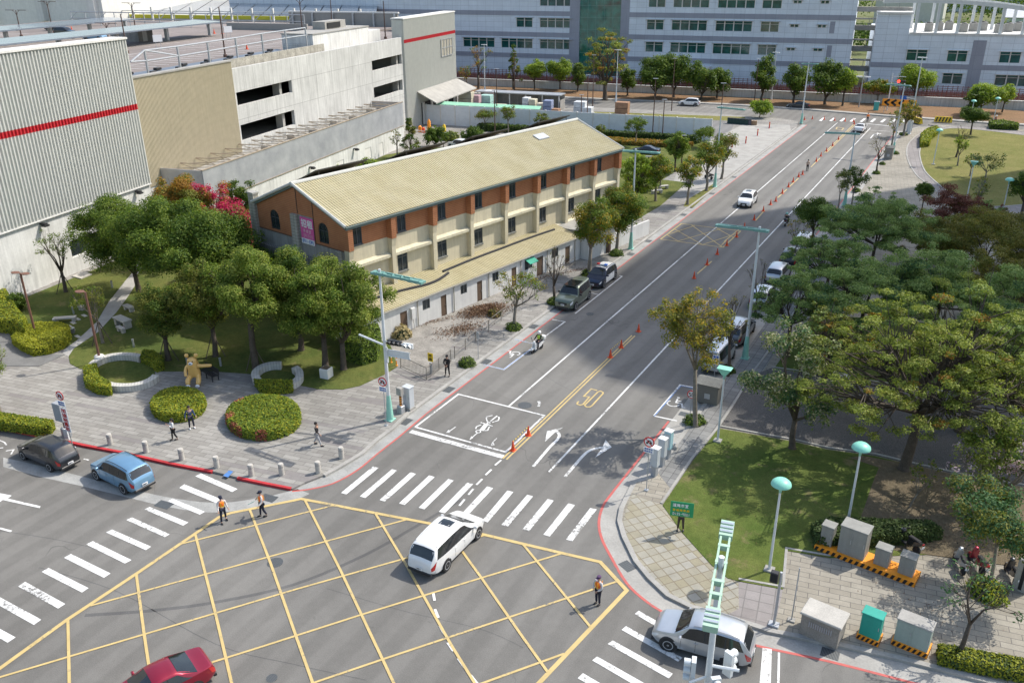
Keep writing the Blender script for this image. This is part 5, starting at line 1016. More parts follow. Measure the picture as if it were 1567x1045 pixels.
LM=dict(
 deep=leaf('leaves_deep_green',[(0,(.022,.048,.010)),(.5,(.06,.105,.018)),(1,(.14,.185,.03))]),
 mid=leaf('leaves_mid_green',[(0,(.04,.075,.012)),(.5,(.095,.15,.022)),(1,(.22,.26,.042))]),
 olive=leaf('leaves_olive',[(0,(.055,.07,.016)),(.5,(.125,.145,.028)),(1,(.24,.22,.045))]),
 bright=leaf('leaves_bright_green',[(0,(.08,.14,.016)),(.5,(.18,.26,.03)),(1,(.33,.37,.05))]),
 yellow=leaf('leaves_yellowing',[(0,(.08,.10,.018)),(.45,(.17,.17,.025)),(.7,(.30,.23,.03)),(1,(.40,.23,.035))]),
 ygreen=leaf('leaves_yellow_green',[(0,(.07,.10,.02)),(.5,(.16,.20,.035)),(1,(.31,.33,.08))]),
 feather=leaf('leaves_feathery_green',[(0,(.08,.13,.04)),(.5,(.175,.245,.07)),(1,(.31,.37,.13))]),
 brown=leaf('leaves_russet_green',[(0,(.065,.075,.018)),(.5,(.15,.145,.032)),(1,(.25,.20,.045))]),
 red=leaf('leaves_dark_red',[(0,(.07,.035,.025)),(.5,(.15,.06,.04)),(1,(.24,.10,.07))]),
 bougain=leaf('magenta_blossom',[(0,(.22,.02,.03)),(.5,(.42,.025,.08)),(1,(.58,.05,.14))]),
 copper=leaf('leaves_copper',[(0,(.12,.07,.015)),(.5,(.28,.15,.03)),(1,(.38,.24,.05))]),
 blue=leaf('leaves_blue_green',[(0,(.03,.07,.03)),(.5,(.06,.125,.05)),(1,(.13,.21,.08))]),
 pale=leaf('leaves_with_pale_flowers',[(0,(.07,.11,.03)),(.45,(.14,.19,.05)),(.6,(.26,.28,.13)),(1,(.55,.5,.36))]),
 pink=leaf('pale_pink_blossom',[(0,(.5,.34,.4)),(.5,(.65,.5,.55)),(1,(.75,.66,.66))]),
 hedge=leaf('hedge_yellow_green',[(0,(.11,.13,.014)),(.5,(.22,.24,.022)),(1,(.36,.34,.035))],.25),
 hedgeg=leaf('hedge_green',[(0,(.06,.10,.016)),(.5,(.12,.18,.026)),(1,(.2,.25,.04))],.25),
 hedged=leaf('hedge_dark',[(0,(.025,.045,.014)),(.5,(.05,.08,.022)),(1,(.09,.12,.035))],.2),
 hedger=leaf('hedge_red_tips',[(0,(.12,.06,.03)),(.5,(.26,.08,.05)),(1,(.36,.12,.08))],.2),
 dry=leaf('dead_leaves',[(0,(.09,.05,.03)),(.5,(.15,.085,.05)),(1,(.26,.18,.11))],.1),
 strawm=leaf('straw_grass',[(0,(.25,.2,.09)),(.5,(.36,.29,.14)),(1,(.45,.4,.22))],.2),
)
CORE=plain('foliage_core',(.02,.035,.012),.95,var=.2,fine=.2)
ST=dict(
 dense=dict(m=[('deep',.7),('mid',.3)],bark='bark',cb=.28,nc=46,cr=.26,L=.27,cov=1.15,tr=.035),
 lush=dict(m=[('mid',.55),('deep',.45)],bark='bark',cb=.22,nc=85,cr=.2,L=.27,cov=1.15,tr=.03),
 round=dict(m=[('bright',.75),('mid',.25)],bark='bark',cb=.35,nc=34,cr=.32,L=.42,cov=1.5,tr=.03),
 street=dict(m=[('mid',.6),('yellow',.4)],bark='bark2',cb=.38,nc=34,cr=.27,L=.26,cov=.75,tr=.03),
 young=dict(m=[('olive',.6),('mid',.4)],bark='bark2',cb=.42,nc=26,cr=.26,L=.2,cov=.55,tr=.025),
 autumn=dict(m=[('yellow',.6),('olive',.4)],bark='bark2',cb=.36,nc=46,cr=.22,L=.24,cov=.65,tr=.035),
 sparse=dict(m=[('mid',.6),('yellow',.4)],bark='bark2',cb=.38,nc=24,cr=.2,L=.22,cov=.3,tr=.03),
 bare=dict(m=[('brown',1)],bark='bark',cb=.35,nc=22,cr=.14,L=.16,cov=.07,tr=.03),
 umbrella=dict(m=[('ygreen',.8),('copper',.03),('olive',.17)],bark='bark',cb=.42,nc=130,cr=.125,L=.24,cov=1.0,tr=.05,flat=.45,dome=1),
 feathery=dict(m=[('feather',.88),('blue',.12)],bark='bark',cb=.42,nc=120,cr=.13,L=.22,cov=1.05,tr=.04,flat=.5,dome=1),
 russet=dict(m=[('brown',.7),('olive',.3)],bark='bark',cb=.35,nc=110,cr=.13,L=.24,cov=1.0,tr=.04,flat=.6,dome=1),
 redd=dict(m=[('red',.85),('brown',.15)],bark='bark',cb=.3,nc=50,cr=.2,L=.22,cov=.9,tr=.035,flat=.6,dome=1),
 flower=dict(m=[('pale',.7),('blue',.3)],bark='bark',cb=.32,nc=46,cr=.2,L=.26,cov=.85,tr=.035),
 blossom=dict(m=[('ygreen',.5),('mid',.44),('pink',.06)],bark='bark2',cb=.3,nc=50,cr=.19,L=.22,cov=.7,tr=.03),
 spread=dict(m=[('ygreen',.55),('olive',.3),('copper',.15)],bark='bark',cb=.22,nc=70,cr=.16,L=.45,cov=.55,tr=.04,flat=.5),
 conifer=dict(m=[('deep',.6),('brown',.4)],bark='bark',cb=.18,nc=40,cr=.22,L=.35,cov=1.0,tr=.03,cone=1),
 bgreen=dict(m=[('blue',.7),('mid',.3)],bark='bark2',cb=.45,nc=40,cr=.22,L=.22,cov=.9,tr=.03),
)
LN=[0]
def tree(name,label,cat,px,py,top,wpx,style,group=None,cx=0,seed=None,leafk=1.,trunkk=1.,gz=KZ,zb=None,forks=None,dy=0,at_=None,H_=None,R_=None,extra=None,nomesh=None):
 s=dict(ST[style]);s.update(extra or{});LN[0]+=1;rs=np.random.RandomState(seed or(LN[0]*37+5));rr=random.Random(seed or LN[0]*91+3)
 x,y=at_ or at(px,py,gz);k=mpp(px,py)if at_ is None else 1
 H=H_ or hgt(px,py,top,gz)-gz;R=R_ or wpx*k/2*1.12
 H=max(H,1.5)
 t=thing(name,label,cat,(x,y,gz),0,group)
 hb=H*(zb if zb is not None else s['cb']);cxm=cx*k if at_ is None else cx
 ox,oy=RT[0]*cxm,RT[1]*cxm
 rz=(H-hb)/2;cz=hb+rz;flat=s.get('flat',1)
 cl=[];tries=0;rc=s['cr']*R
 while len(cl)<s['nc']and tries<6000:
  tries+=1;d=rs.normal(0,1,3);d/=np.linalg.norm(d)
  if s.get('dome'):d[2]=abs(d[2])*1.0-.1
  q=rs.uniform(.25,1)**.45*(1+.22*math.sin(2.3*math.atan2(d[1],d[0])+LN[0])+.13*math.sin(4.1*d[2]+LN[0]*2+3*math.atan2(d[1],d[0]))-.04)
  if s.get('cone'):
   h=rs.uniform(0,1);a=rs.uniform(0,2*PI);rad=R*(1-h)*.95*rs.uniform(.6,1);p=np.array([rad*math.cos(a),rad*math.sin(a),hb+h*(H-hb)])
  elif s.get('dome'):
   p=np.array([d[0]*q*(R-rc),d[1]*q*(R-rc),hb+(H-hb)*(.12+.85*max(0,d[2])*q+.12*rs.uniform(-1,1))])
  else:p=np.array([d[0]*q*(R-rc),d[1]*q*(R-rc),cz+d[2]*q*(rz-rc*.7)])
  if all(np.linalg.norm((p-c[:3])*(1,1,1.3))>rc*.72 for c in cl):cl.append(np.array([p[0],p[1],p[2],rc*rs.uniform(.6,1.3),rc*rs.uniform(.6,1.1)*flat]))
 cl=np.array(cl)
 for c in cl:hfr=c[2]/H;c[0]+=ox*hfr;c[1]+=oy*hfr
 mb=MB();tr=max(.05,s['tr']*H*trunkk);hf=hb*rr.uniform(.75,1.0)+(.02*H);top_=Vector((ox*hf/H*.8+rr.uniform(-.1,.1),oy*hf/H*.8+rr.uniform(-.1,.1),hf))
 mb.tube([(0,0,-.05),(0,0,.12),(top_.x*.3+rr.uniform(-.04,.04)*H*.3,top_.y*.3,hf*.45),top_],[tr*1.5,tr,tr*.82,tr*.7],8)
 nl=forks or(5 if len(cl)<30 else 7);ends=[]
 order=list(range(len(cl)));
 cen=cl[rs.choice(len(cl),nl,replace=False),:3]
 for _ in range(4):
  dd=np.linalg.norm(cl[:,None,:3]-cen[None],axis=2);as_=dd.argmin(1)
  cen=np.array([cl[as_==i,:3].mean(0)if(as_==i).any()else cen[i]for i in range(nl)])
 for i in range(nl):
  e=Vector(cen[i]);e=top_.lerp(e,.85);m1=top_.lerp(e,.5)+Vector((rr.uniform(-.1,.1)*R,rr.uniform(-.1,.1)*R,rr.uniform(-.05,.1)*R));r0=tr*.5
  mb.tube([top_-Vector((0,0,.1*tr)),m1,e],[r0,r0*.62,r0*.35],6)
  for c in cl[as_==i]:
   q=m1.lerp(e,rr.uniform(.1,1))if rr.random()<.75 else top_.lerp(m1,.7);cc=Vector(c[:3]);mm=q.lerp(cc,.55)+Vector((0,0,rr.uniform(-.06,.1)*R))
   mb.tube([q,mm,cc+Vector((0,0,c[4]*.4))],[r0*.34,r0*.2,max(.012,r0*.08)],4,cap=False)
   if style in('bare','sparse','autumn','street','blossom','young'):
    for _ in range(3):mb.tube([mm,cc+Vector((rr.uniform(-1,1)*c[3],rr.uniform(-1,1)*c[3],rr.uniform(-.2,1)*c[4]))],[r0*.14,.012],3,cap=False)
 mb.build('trunk',M[s['bark']],t,smooth=True)
 near=mpp(px,py)<.075;L=s['L']*leafk*(.72 if near else .9);area=4*PI*(cl[:,3]**2).sum()*.45;n=int(s['cov']*area/(L*L*.28));n=min(n,60000)
 Vs,Fs,mi,mats,off=[],[],[],[],0
 for j,(mn,share)in enumerate(s['m']):
  sub=cl if share>.9 else cl[rs.permutation(len(cl))[:max(2,int(len(cl)*min(1,share*1.35)))]]
  v,f=cloud(sub,max(8,int(n*share)),L,rs,.5,.35);Vs.append(v);Fs.append(f+off);off+=len(v);mi+=[j]*len(f);mats.append(LM[mn])
 me=np_mesh('crown',np.concatenate(Vs),np.concatenate(Fs),mats,mi);o=bpy.data.objects.new('crown',me);COL.objects.link(o);o.parent=t
 return t
def stakes(t,h=1.9,r=.9):
 for a in(.3,2.4,4.5):
  mb=MB();mb.tube([(r*math.cos(a),r*math.sin(a),0),(.06*math.cos(a),.06*math.sin(a),h)],.04,5);mb.build('support_stake',M['bark'],t)
def hedge(name,label,poly,h,mats,L=.14,dens=1.0,gz=KZ,group=None,cat='hedge',rounded=.25,patch=None,world=False):
 "clipped hedge: solid dark core plus a coat of leaves; poly in photo pixels"
 LN[0]+=1;rs=np.random.RandomState(LN[0]*7+1);pts=poly if world else P_(poly,gz);cx_,cy_=sum(p[0]for p in pts)/len(pts),sum(p[1]for p in pts)/len(pts)
 q=[(p[0]-cx_,p[1]-cy_)for p in pts];mb=MB();sc_=.93
 a=sum(q[i][0]*q[(i+1)%len(q)][1]-q[(i+1)%len(q)][0]*q[i][1]for i in range(len(q)))/2
 if a<0:q=q[::-1];a=-a
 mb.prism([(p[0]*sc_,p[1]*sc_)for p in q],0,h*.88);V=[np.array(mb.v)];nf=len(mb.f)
 per=[math.hypot(q[(i+1)%len(q)][0]-q[i][0],q[(i+1)%len(q)][1]-q[i][1])for i in range(len(q))];P=sum(per)
 xs=np.array([p[0]for p in q]);ys=np.array([p[1]for p in q])
 n_top=int(dens*a/(L*L*.13));n_side=int(dens*P*h/(L*L*.16));n_top,n_side=min(n_top,14000),min(n_side,9000)
 C=[];
 cand=rs.uniform((xs.min(),ys.min()),(xs.max(),ys.max()),(n_top*3,2))
 ins=np.zeros(len(cand),bool)
 for i in range(len(q)):
  x1,y1=q[i];x2,y2=q[(i+1)%len(q)];c_=((y1>cand[:,1])!=(y2>cand[:,1]));xi=(x2-x1)*(cand[:,1]-y1)/((y2-y1)if abs(y2-y1)>1e-9 else 1e-9)+x1;ins^=(c_&(cand[:,0]<xi))
 cand=cand[ins][:n_top];edge=np.full(len(cand),9.)
 for i in range(len(q)):
  p=np.array(q[i]);e=np.array(q[(i+1)%len(q)])-p;tt=np.clip(((cand-p)@e)/max(e@e,1e-9),0,1);edge=np.minimum(edge,np.linalg.norm(cand-p-tt[:,None]*e,axis=1))
 z=h*(.97-.12*np.exp(-edge/.12*1.0))+rs.normal(0,.025+.02*h,len(cand))+.05*h*np.sin(cand[:,0]*1.9+LN[0])*np.cos(cand[:,1]*2.3)
 top=np.column_stack([cand,z]);topn=np.tile((0.,0,1.),(len(top),1))
 si=rs.choice(len(q),n_side,p=np.array(per)/P);tt=rs.uniform(0,1,n_side);A=np.array(q)[si];B=np.array(q)[(si+1)%len(q)];sd_=A+(B-A)*tt[:,None];nn=np.column_stack([(B-A)[:,1],-(B-A)[:,0]]);nn/=np.maximum(np.linalg.norm(nn,axis=1,keepdims=True),1e-6)
 zz=rs.uniform(.02,.95,n_side)*h;side_=np.column_stack([sd_+nn*rs.normal(0,.03,(n_side,1))-nn*(zz/h>.85)[:,None]*.05,zz]);sn=np.column_stack([nn,np.full(n_side,.3)])
 C=np.concatenate([top,side_]);Nn=np.concatenate([topn,sn]);v,f=leaves(C,Nn,L,rs,.2,.6)
 mi=np.ones(len(f),int)
 if len(mats)>1:
  sh=rs.uniform(0,1,len(f));mi[sh<.35]=2
 if patch is not None:
  g=np.array([P_([(x,y)],gz)[0]for x,y in patch['px']])-np.array((cx_,cy_));dmin=np.min(np.linalg.norm(C[:,None,:2]-g[None],axis=2),axis=1);mi[(dmin<patch['r'])*(rs.uniform(0,1,len(C))<.75)]=len(mats)+1
 me=bpy.data.meshes.new(name);n0=len(mb.v)
 me.from_pydata([tuple(p)for p in mb.v]+v.tolist(),[],mb.f+(f+n0).tolist())
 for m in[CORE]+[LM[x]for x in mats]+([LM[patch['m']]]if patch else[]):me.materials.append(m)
 me.polygons.foreach_set('material_index',[0]*nf+mi.tolist());me.update()
 o=bpy.data.objects.new(name,me);COL.objects.link(o);o.location=(cx_,cy_,gz);return tag(o,label,cat,group)
def shrub(label,px,py,rx,h,mats,L=.16,group=None,gz=KZ,name='shrub',ry=None,dens=1.,at_=None,cat='shrub'):
 g=at_ or at(px,py,gz);LN[0]+=1;rs=np.random.RandomState(LN[0]*13+2);ry=ry or rx;n=int(dens*2*PI*rx*max(h,rx)/(L*L*.22))
 d=rs.normal(0,1,(n,3));d/=np.linalg.norm(d,axis=1,keepdims=True);d[:,2]=np.abs(d[:,2]);bump=1+.12*np.sin(d[:,0]*5+LN[0])*np.cos(d[:,1]*6)
 P=d*np.array([rx,ry,h])*(rs.uniform(.75,1.03,n)*bump)[:,None];v,f=leaves(P,d,L,rs,.2,.6)
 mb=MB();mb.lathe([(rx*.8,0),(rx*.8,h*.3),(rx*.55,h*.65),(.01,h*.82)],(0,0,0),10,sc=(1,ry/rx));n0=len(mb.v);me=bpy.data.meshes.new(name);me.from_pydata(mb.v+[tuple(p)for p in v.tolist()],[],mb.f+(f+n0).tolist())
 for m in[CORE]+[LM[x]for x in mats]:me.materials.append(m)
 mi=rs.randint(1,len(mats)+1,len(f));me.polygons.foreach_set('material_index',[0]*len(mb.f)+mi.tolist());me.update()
 o=bpy.data.objects.new(name,me);COL.objects.link(o);o.location=(*g,gz);return tag(o,label,cat,group)
def ell(cx,cy,rx,ry,n=28,rot=0):return[(cx+rx*math.cos(2*PI*i/n)*math.cos(rot)-ry*math.sin(2*PI*i/n)*math.sin(rot),cy+rx*math.cos(2*PI*i/n)*math.sin(rot)+ry*math.sin(2*PI*i/n)*math.cos(rot))for i in range(n)]
BT='broadleaf_tree'
# --- garden trees, left
tree(BT,'large green tree nearest the white factory wall, in front of its window','tree',213,447,300,150,'lush',leafk=.9,zb=.2)
tree(BT,'broad dark green tree in the middle of the garden grove','tree',292,478,302,195,'lush',extra=dict(m=[('deep',.6),('mid',.4)]),zb=.25)
tree(BT,'coppery orange and green tree at the back of the grove by the factory wall','tree',290,395,270,110,'lush',extra=dict(m=[('copper',.62),('olive',.38)]),zb=.25)
tree('bougainvillea','tall magenta bougainvillea climbing beside the grey stone chimney','flowering shrub',368,425,300,86,'lush',extra=dict(m=[('bougain',.66),('mid',.34)],nc=40,cr=.34),zb=.1)
tree('bougainvillea','crimson flowering bush between the orange tree and the magenta one','flowering shrub',326,398,270,84,'lush',extra=dict(m=[('bougain',.55),('copper',.45)],nc=26),zb=.3)
tree(BT,'dark green tree between the grove and the gable wall of the brick building','tree',362,470,335,150,'lush',zb=.2)
tree(BT,'dark green tree behind the stone chimney of the brick building','tree',380,380,272,50,'dense',zb=.25)
stakes(tree(BT,'olive tree on stakes in the deep shade, left of the round stone bench','tree',330,545,402,112,'lush',leafk=.8,extra=dict(m=[('olive',.6),('mid',.4)]),zb=.3))
stakes(tree(BT,'yellow-green tree above the small round stone bench','tree',392,563,380,134,'lush',leafk=.85,extra=dict(m=[('ygreen',.45),('mid',.55)]),zb=.42))
tree(BT,'thick-trunked tree in the shade before the gable, its trunk lit at the foot','tree',461,536,380,134,'lush',leafk=.85,zb=.25,extra=dict(m=[('deep',.5),('ygreen',.5)]))
tree(BT,'garden tree above the white cube planter','tree',498,562,392,116,'lush',leafk=.85,zb=.3,extra=dict(m=[('mid',.6),('ygreen',.4)]))
tree(BT,'tree with branches reaching towards the signal mast beside the lean-to','tree',526,565,402,122,'lush',leafk=.85,zb=.3,cx=14,extra=dict(m=[('ygreen',.5),('mid',.5)]))
stakes(tree(BT,'low rounded tree in the lawn left of the bear statue','tree',258,551,432,84,'dense',leafk=.7,zb=.32,extra=dict(m=[('olive',.5),('deep',.5)])))
stakes(tree(BT,'small olive tree beside the curved path near the picnic table','tree',157.5,525,432,52,'young',cx=-10))
stakes(tree(BT,'thin crooked young tree in front of the white factory wall','tree',101,447,345,58,'bare',cx=-6,extra=dict(m=[('mid',1)],cov=.28,cr=.2,L=.2)))
stakes(tree(BT,'small staked tree below the factory window','tree',165,415,375,34,'young',cx=-5))
tree(BT,'slender young tree against the factory wall at the left edge','tree',2,452,402,24,'sparse')
tree(BT,'dark bushy small tree behind the first brown lamp post','tree',32,475,445,34,'dense',leafk=.7,zb=.05)
tree(BT,'pale green tree in the hedge bed at the left edge of the plaza','tree',3,641,518,84,'young',leafk=.8,extra=dict(m=[('ygreen',.5),('mid',.4),('dry',.1)],cov=.8),cx=-4)
# --- street trees along the left pavement
SG='street trees on the left pavement'
tree('street_tree','small yellowing street tree beside the rusty debris heap','tree',787,503,402,76,'sparse',SG,cx=12,extra=dict(cov=.42))
tree('bare_tree','leafless street tree in front of the lean-to with the green awning','tree',848,462,376,48,'bare',SG)
tree('street_tree','leafy street tree behind the white and black patrol car','tree',901,421,300,80,'street',SG,cx=12,extra=dict(cov=1.1,nc=46))
tree('street_tree','dense street tree before the far corner of the brick building','tree',943,388,283,86,'street',SG,cx=8,extra=dict(cov=1.2,nc=46,m=[('mid',.7),('yellow',.3)]))
tree('street_tree','street tree at the near end of the narrow grass strip','tree',1052,313,234,48,'street',SG)
tree('street_tree','street tree halfway along the narrow grass strip','tree',1081,292,212,56,'street',SG)
tree('street_tree','reddish street tree at the far end of the grass strip by the driveway','tree',1104,274,200,46,'street',SG,extra=dict(m=[('brown',.6),('mid',.4)]))
tree(BT,'bright green round tree at the far end of the brick building','tree',975,310,230,56,'lush',extra=dict(m=[('bright',.7),('mid',.3)]),zb=.15)
tree(BT,'green tree beside the stone seats beyond the brick building','tree',1003,308,232,50,'street',extra=dict(cov=.9))
tree(BT,'tall green tree in the small garden behind the stone seats','tree',1033,263,202,46,'lush',extra=dict(m=[('mid',1)]),zb=.3)
tree(BT,'low yellowish tree by the parked blue car','tree',1010,290,240,36,'street')
tree(BT,'small tree before the left part of the white barrier','tree',742,200,166,34,'young',leafk=1.4)
tree(BT,'small tree against the barrier, right of the paired brown poles','tree',778,206,158,34,'young',leafk=1.4)
tree(BT,'small tree against the barrier above the ridge of the brick building','tree',828,210,170,26,'young',leafk=1.4)
tree(BT,'upright green tree at the middle of the white barrier','tree',972,223,178,34,'young',leafk=1.4,extra=dict(cov=1.0,m=[('mid',1)]))
tree(BT,'small tree just behind the far end of the tiled roof','tree',918,215,190,22,'young',leafk=1.4)
tree(BT,'tree before the right end of the white barrier','tree',1076,226,194,36,'young',leafk=1.4,extra=dict(cov=1.0,m=[('mid',1)]))
tree(BT,'leafy bush-like tree by the orange play posts','tree',665,225,192,38,'dense',leafk=1.2,zb=.1)
tree('conifer_tree','dark upright tree at the end of the mesh gallery wall','tree',629,240,182,34,'conifer',leafk=.8)
tree(BT,'thin grey tree in front of the gallery wall','tree',608,240,194,24,'sparse',leafk=1.3)
tree(BT,'green shrubby tree before the barrier near the white car','tree',726,222,192,36,'dense',leafk=1.1,zb=.1)
# --- right verge of the road
tree('street_tree','large yellowing street tree beside the stone utility box','tree',1064,652,430,128,'autumn',cx=-20,seed=91,trunkk=.5,forks=4,zb=.5,extra=dict(cov=.62,nc=90,cr=.15))
tree('bare_tree','thin almost bare tree behind the silver van','tree',1113,575,440,60,'bare',extra=dict(cov=.15),trunkk=.7)
tree('bare_tree','thin bare tree beside the grey estate cars','tree',1156,478,395,46,'bare',trunkk=.7)
tree('street_tree','leafy dark street tree over the parked white car','tree',1241,389,303,62,'dense',leafk=.8,zb=.5,trunkk=.7)
tree('street_tree','thin tree with drooping leaves next to the second tall lamp post','tree',1217,400,330,40,'sparse',trunkk=.7)
tree('street_tree','green street tree at the foot of the third lamp column','tree',1302,320,250,40,'young',trunkk=.8,extra=dict(cov=.9,m=[('deep',1)]))
tree('street_tree','thin leafy tree left of the third lamp column','tree',1282,322,260,28,'young',trunkk=.8)
tree('bare_tree','bare reddish tree beside the little grey kiosk','tree',1341,266,200,48,'bare',trunkk=.8)
tree('street_tree','yellowing tree in front of the chevron sign','tree',1362,234,162,30,'sparse',trunkk=.8,leafk=1.3)
tree('street_tree','orange-leaved tree by the leaning lamp column','tree',1383,208,152,36,'autumn',leafk=1.2)
# --- park trees
tree('umbrella_tree','huge spreading yellow-green park tree with a thick dark trunk','tree',1383,718,462,330,'umbrella',seed=77,cx=24,trunkk=.62,zb=.36,extra=dict(nc=330,cr=.068,L=.2,cov=1.25),forks=7)
tree('umbrella_tree','second spreading park tree right of the huge one','tree',1469,660,430,270,'umbrella',seed=31,cx=40,trunkk=.6,zb=.4,extra=dict(nc=230,cr=.08,L=.2,cov=1.2,m=[('ygreen',.6),('feather',.4)]))
tree('flowering_tree','park tree with creamy flower heads beside the gravel court','tree',1212,686,487,145,'flower',seed=12,cx=-14,zb=.24,trunkk=.7)
tree('umbrella_tree','olive park tree behind the flowering one','tree',1255,620,450,110,'umbrella',seed=9,zb=.5,extra=dict(nc=110,cr=.11,m=[('olive',.6),('copper',.12),('feather',.28)]),trunkk=.6)
tree('feathery_tree','blue-green feathery tree over the parked estate cars','tree',1205,545,405,140,'feathery',seed=4,trunkk=.6)
tree('feathery_tree','feathery green tree at the centre of the park canopy','tree',1310,535,385,210,'feathery',seed=5,trunkk=.6)
tree('feathery_tree','feathery green tree with twisted limbs over the pale paving','tree',1330,425,302,170,'feathery',seed=6,trunkk=.6)
tree('feathery_tree','feathery tree between the road and the twisted-limb tree','tree',1262,470,348,120,'feathery',seed=7,trunkk=.6)
tree('feathery_tree','feathery grey-green tree nearest the oval lawn','tree',1336,365,290,90,'feathery',seed=8,trunkk=.6,extra=dict(cov=.6))
tree('feathery_tree','feathery tree right of the canopy centre','tree',1425,525,388,190,'feathery',seed=19,trunkk=.6)
tree('feathery_tree','feathery tree at the right edge above the gravel court','tree',1530,570,405,190,'feathery',seed=20,trunkk=.6)
tree('russet_tree','wide russet-green tree at the right edge of the park','tree',1500,430,318,210,'russet',seed=21,trunkk=.55)
tree('russet_tree','russet-green tree behind the canopy, left of the wide one','tree',1420,405,322,120,'russet',seed=22,trunkk=.55,extra=dict(m=[('brown',.6),('feather',.4)]))
tree('russet_tree','lower russet tree at the right edge under the wide one','tree',1545,500,380,170,'russet',seed=23,trunkk=.55)
tree('red_leaf_tree','dark red-leaved tree at the foot of the oval lawn','tree',1455,352,292,96,'redd',seed=24,trunkk=.55)
tree('red_leaf_tree','smaller red-leaved tree right of the dark red one','tree',1505,350,302,56,'redd',seed=25,trunkk=.55,extra=dict(m=[('red',.5),('feather',.5)]))
tree(BT,'small dark palm-like tree standing on the paving before the red-leaved tree','tree',1408,330,278,32,'dense',leafk=.7,zb=.55,trunkk=.6)
tree('blossom_tree','tree with pale pink blossom at the right edge','tree',1528,790,636,150,'blossom',seed=41,cx=-6,trunkk=.7,zb=.3)
tree('blossom_tree','low branch-like blossom tree left of the larger one','tree',1475,790,672,96,'blossom',seed=42,trunkk=.5,zb=.4,extra=dict(cov=.35,m=[('ygreen',.6),('pink',.4)],nc=26))
tree('sapling','thin leaning sapling on the bare soil','tree',1392,777,700,50,'sparse',seed=43,trunkk=.5,cx=26)
tree(BT,'almost bare forked tree growing from the kerb hedge at the bottom right','tree',1465,1006,852,120,'bare',seed=51,zb=.42,trunkk=.75,forks=4,cx=18,extra=dict(cov=.16,cr=.16,L=.2,m=[('blue',1)]))
tree(BT,'tree in the round bush by the parked motorcycles','tree',1513,902,755,165,'bgreen',seed=52,zb=.45,trunkk=.6,cx=-6,extra=dict(m=[('blue',.5),('olive',.5)]))
LG='young trees on the oval lawn'
tree('young_tree','young bright green tree at the left side of the oval lawn','tree',1465,254,206,30,'young',LG,leafk=1.2,extra=dict(m=[('bright',.6),('olive',.4)]))
tree('young_tree','sparse tree behind the bright green one on the oval lawn','tree',1463,241,190,30,'bare',LG,leafk=1.2)
tree('young_tree','spindly tree in the middle of the oval lawn','tree',1484,270,232,30,'sparse',LG,leafk=1.2)
tree('young_tree','wide grey-green tree on the oval lawn beside the mint lamp','tree',1507,280,234,60,'sparse',LG,leafk=1.2,extra=dict(m=[('olive',.6),('blue',.4)]))
tree('young_tree','dark compact tree at the top edge of the oval lawn','tree',1485,207,164,40,'dense',LG,leafk=.9,zb=.45,extra=dict(m=[('deep',1)]))
tree('young_tree','dark tree at the right edge of the oval lawn','tree',1560,340,262,50,'dense',LG,leafk=.9,zb=.45)
tree('young_tree','slim staked tree at the shaded side of the oval lawn','tree',1494,330,270,36,'sparse',LG)
# --- row beyond the cross road
FG='trees along the far side of the cross road'
for a in((714,134,96,34,'bare','half-bare tree next to the striped end block'),(732,136,62,38,'bare','tall bare tree with a green lower half beyond the yard'),(786,136,70,26,'conifer','dark conifer beyond the storage yard'),(818,137,89,34,'round','bright round tree, left one of a pair'),(857,137,88,40,'round','bright round tree, right one of a pair'),
          (884,140,92,30,'dense','dark low tree at the foot of the green glass bay'),(926,152,43,92,'spread','tall feathery yellow-green tree before the green glass bay'),(960,146,100,32,'dense','dark tree right of the tall feathery one'),(1003,150,84,58,'dense','large dark tree left of the far white car'),(1031,149,80,58,'dense','large dark tree directly behind the far white car'),(1073,152,95,46,'dense','dark tree before the office entrance canopy'),
          (1097,150,103,44,'dense','dark green tree under the office canopy'),(1165,154,84,44,'dense','dark tree beside the tall white lamp post'),(1214,158,94,50,'dense','dark tree above the far dark car'),(1262,160,88,58,'dense','broad olive tree near the gap between the offices'),(1289,162,103,36,'round','bright tree at the gap between the offices'),
          (1342,158,122,44,'street','grey-green tree behind the far traffic signals'),(1397,158,98,58,'round','bright round tree before the right-hand office'),(1499,176,126,58,'round','bright tree left of the last pair on the right'),(1533,172,126,34,'round','small bright tree at the right end of the row'),(1487,178,132,30,'dense','dark tree tucked left of the last bright trees')):
 st_=a[4];ex={'dense':dict(cb=.16,m=[('deep',.6),('mid',.4)],L=.5,nc=30,cr=.34),'round':dict(cb=.3,nc=22,cr=.36),'spread':{},'bare':dict(L=.4,cov=.25,cr=.24,m=[('copper',.5),('mid',.5)],nc=18),'street':dict(L=.5,cov=1.2),'conifer':dict(L=.45)}[st_]
 tree({'conifer':'conifer_tree'}.get(st_,BT),a[5],'tree',a[0],a[1]+1,a[2],a[3],st_,FG,extra=ex,gz=.1)
tree(BT,'bright low tree on the corner by the driveway','tree',1162,180,151,38,'round',extra=dict(cb=.1,nc=20,L=.35))
def wood(label,cx_,cy_,sx,sy,n,h):
 rs=np.random.RandomState(n);cl=[(rs.uniform(-sx,sx),rs.uniform(-sy,sy),h*rs.uniform(.4,.75),h*rs.uniform(.35,.6),h*rs.uniform(.35,.55))for _ in range(n)]
 V,F_=cloud(cl,n*110,1.3,rs);me=np_mesh('distant_wood',V,F_,[LM['deep']]);o=bpy.data.objects.new('distant_wood',me);COL.objects.link(o);o.location=(cx_,cy_,0);tag(o,label,'trees',kind='stuff')
wood('dark green wood far beyond the offices',-10,340,70,22,120,9);wood('hazy wood around the distant sheds',30,530,130,30,130,12);wood('line of trees far behind on the horizon side',0,690,300,30,160,14)
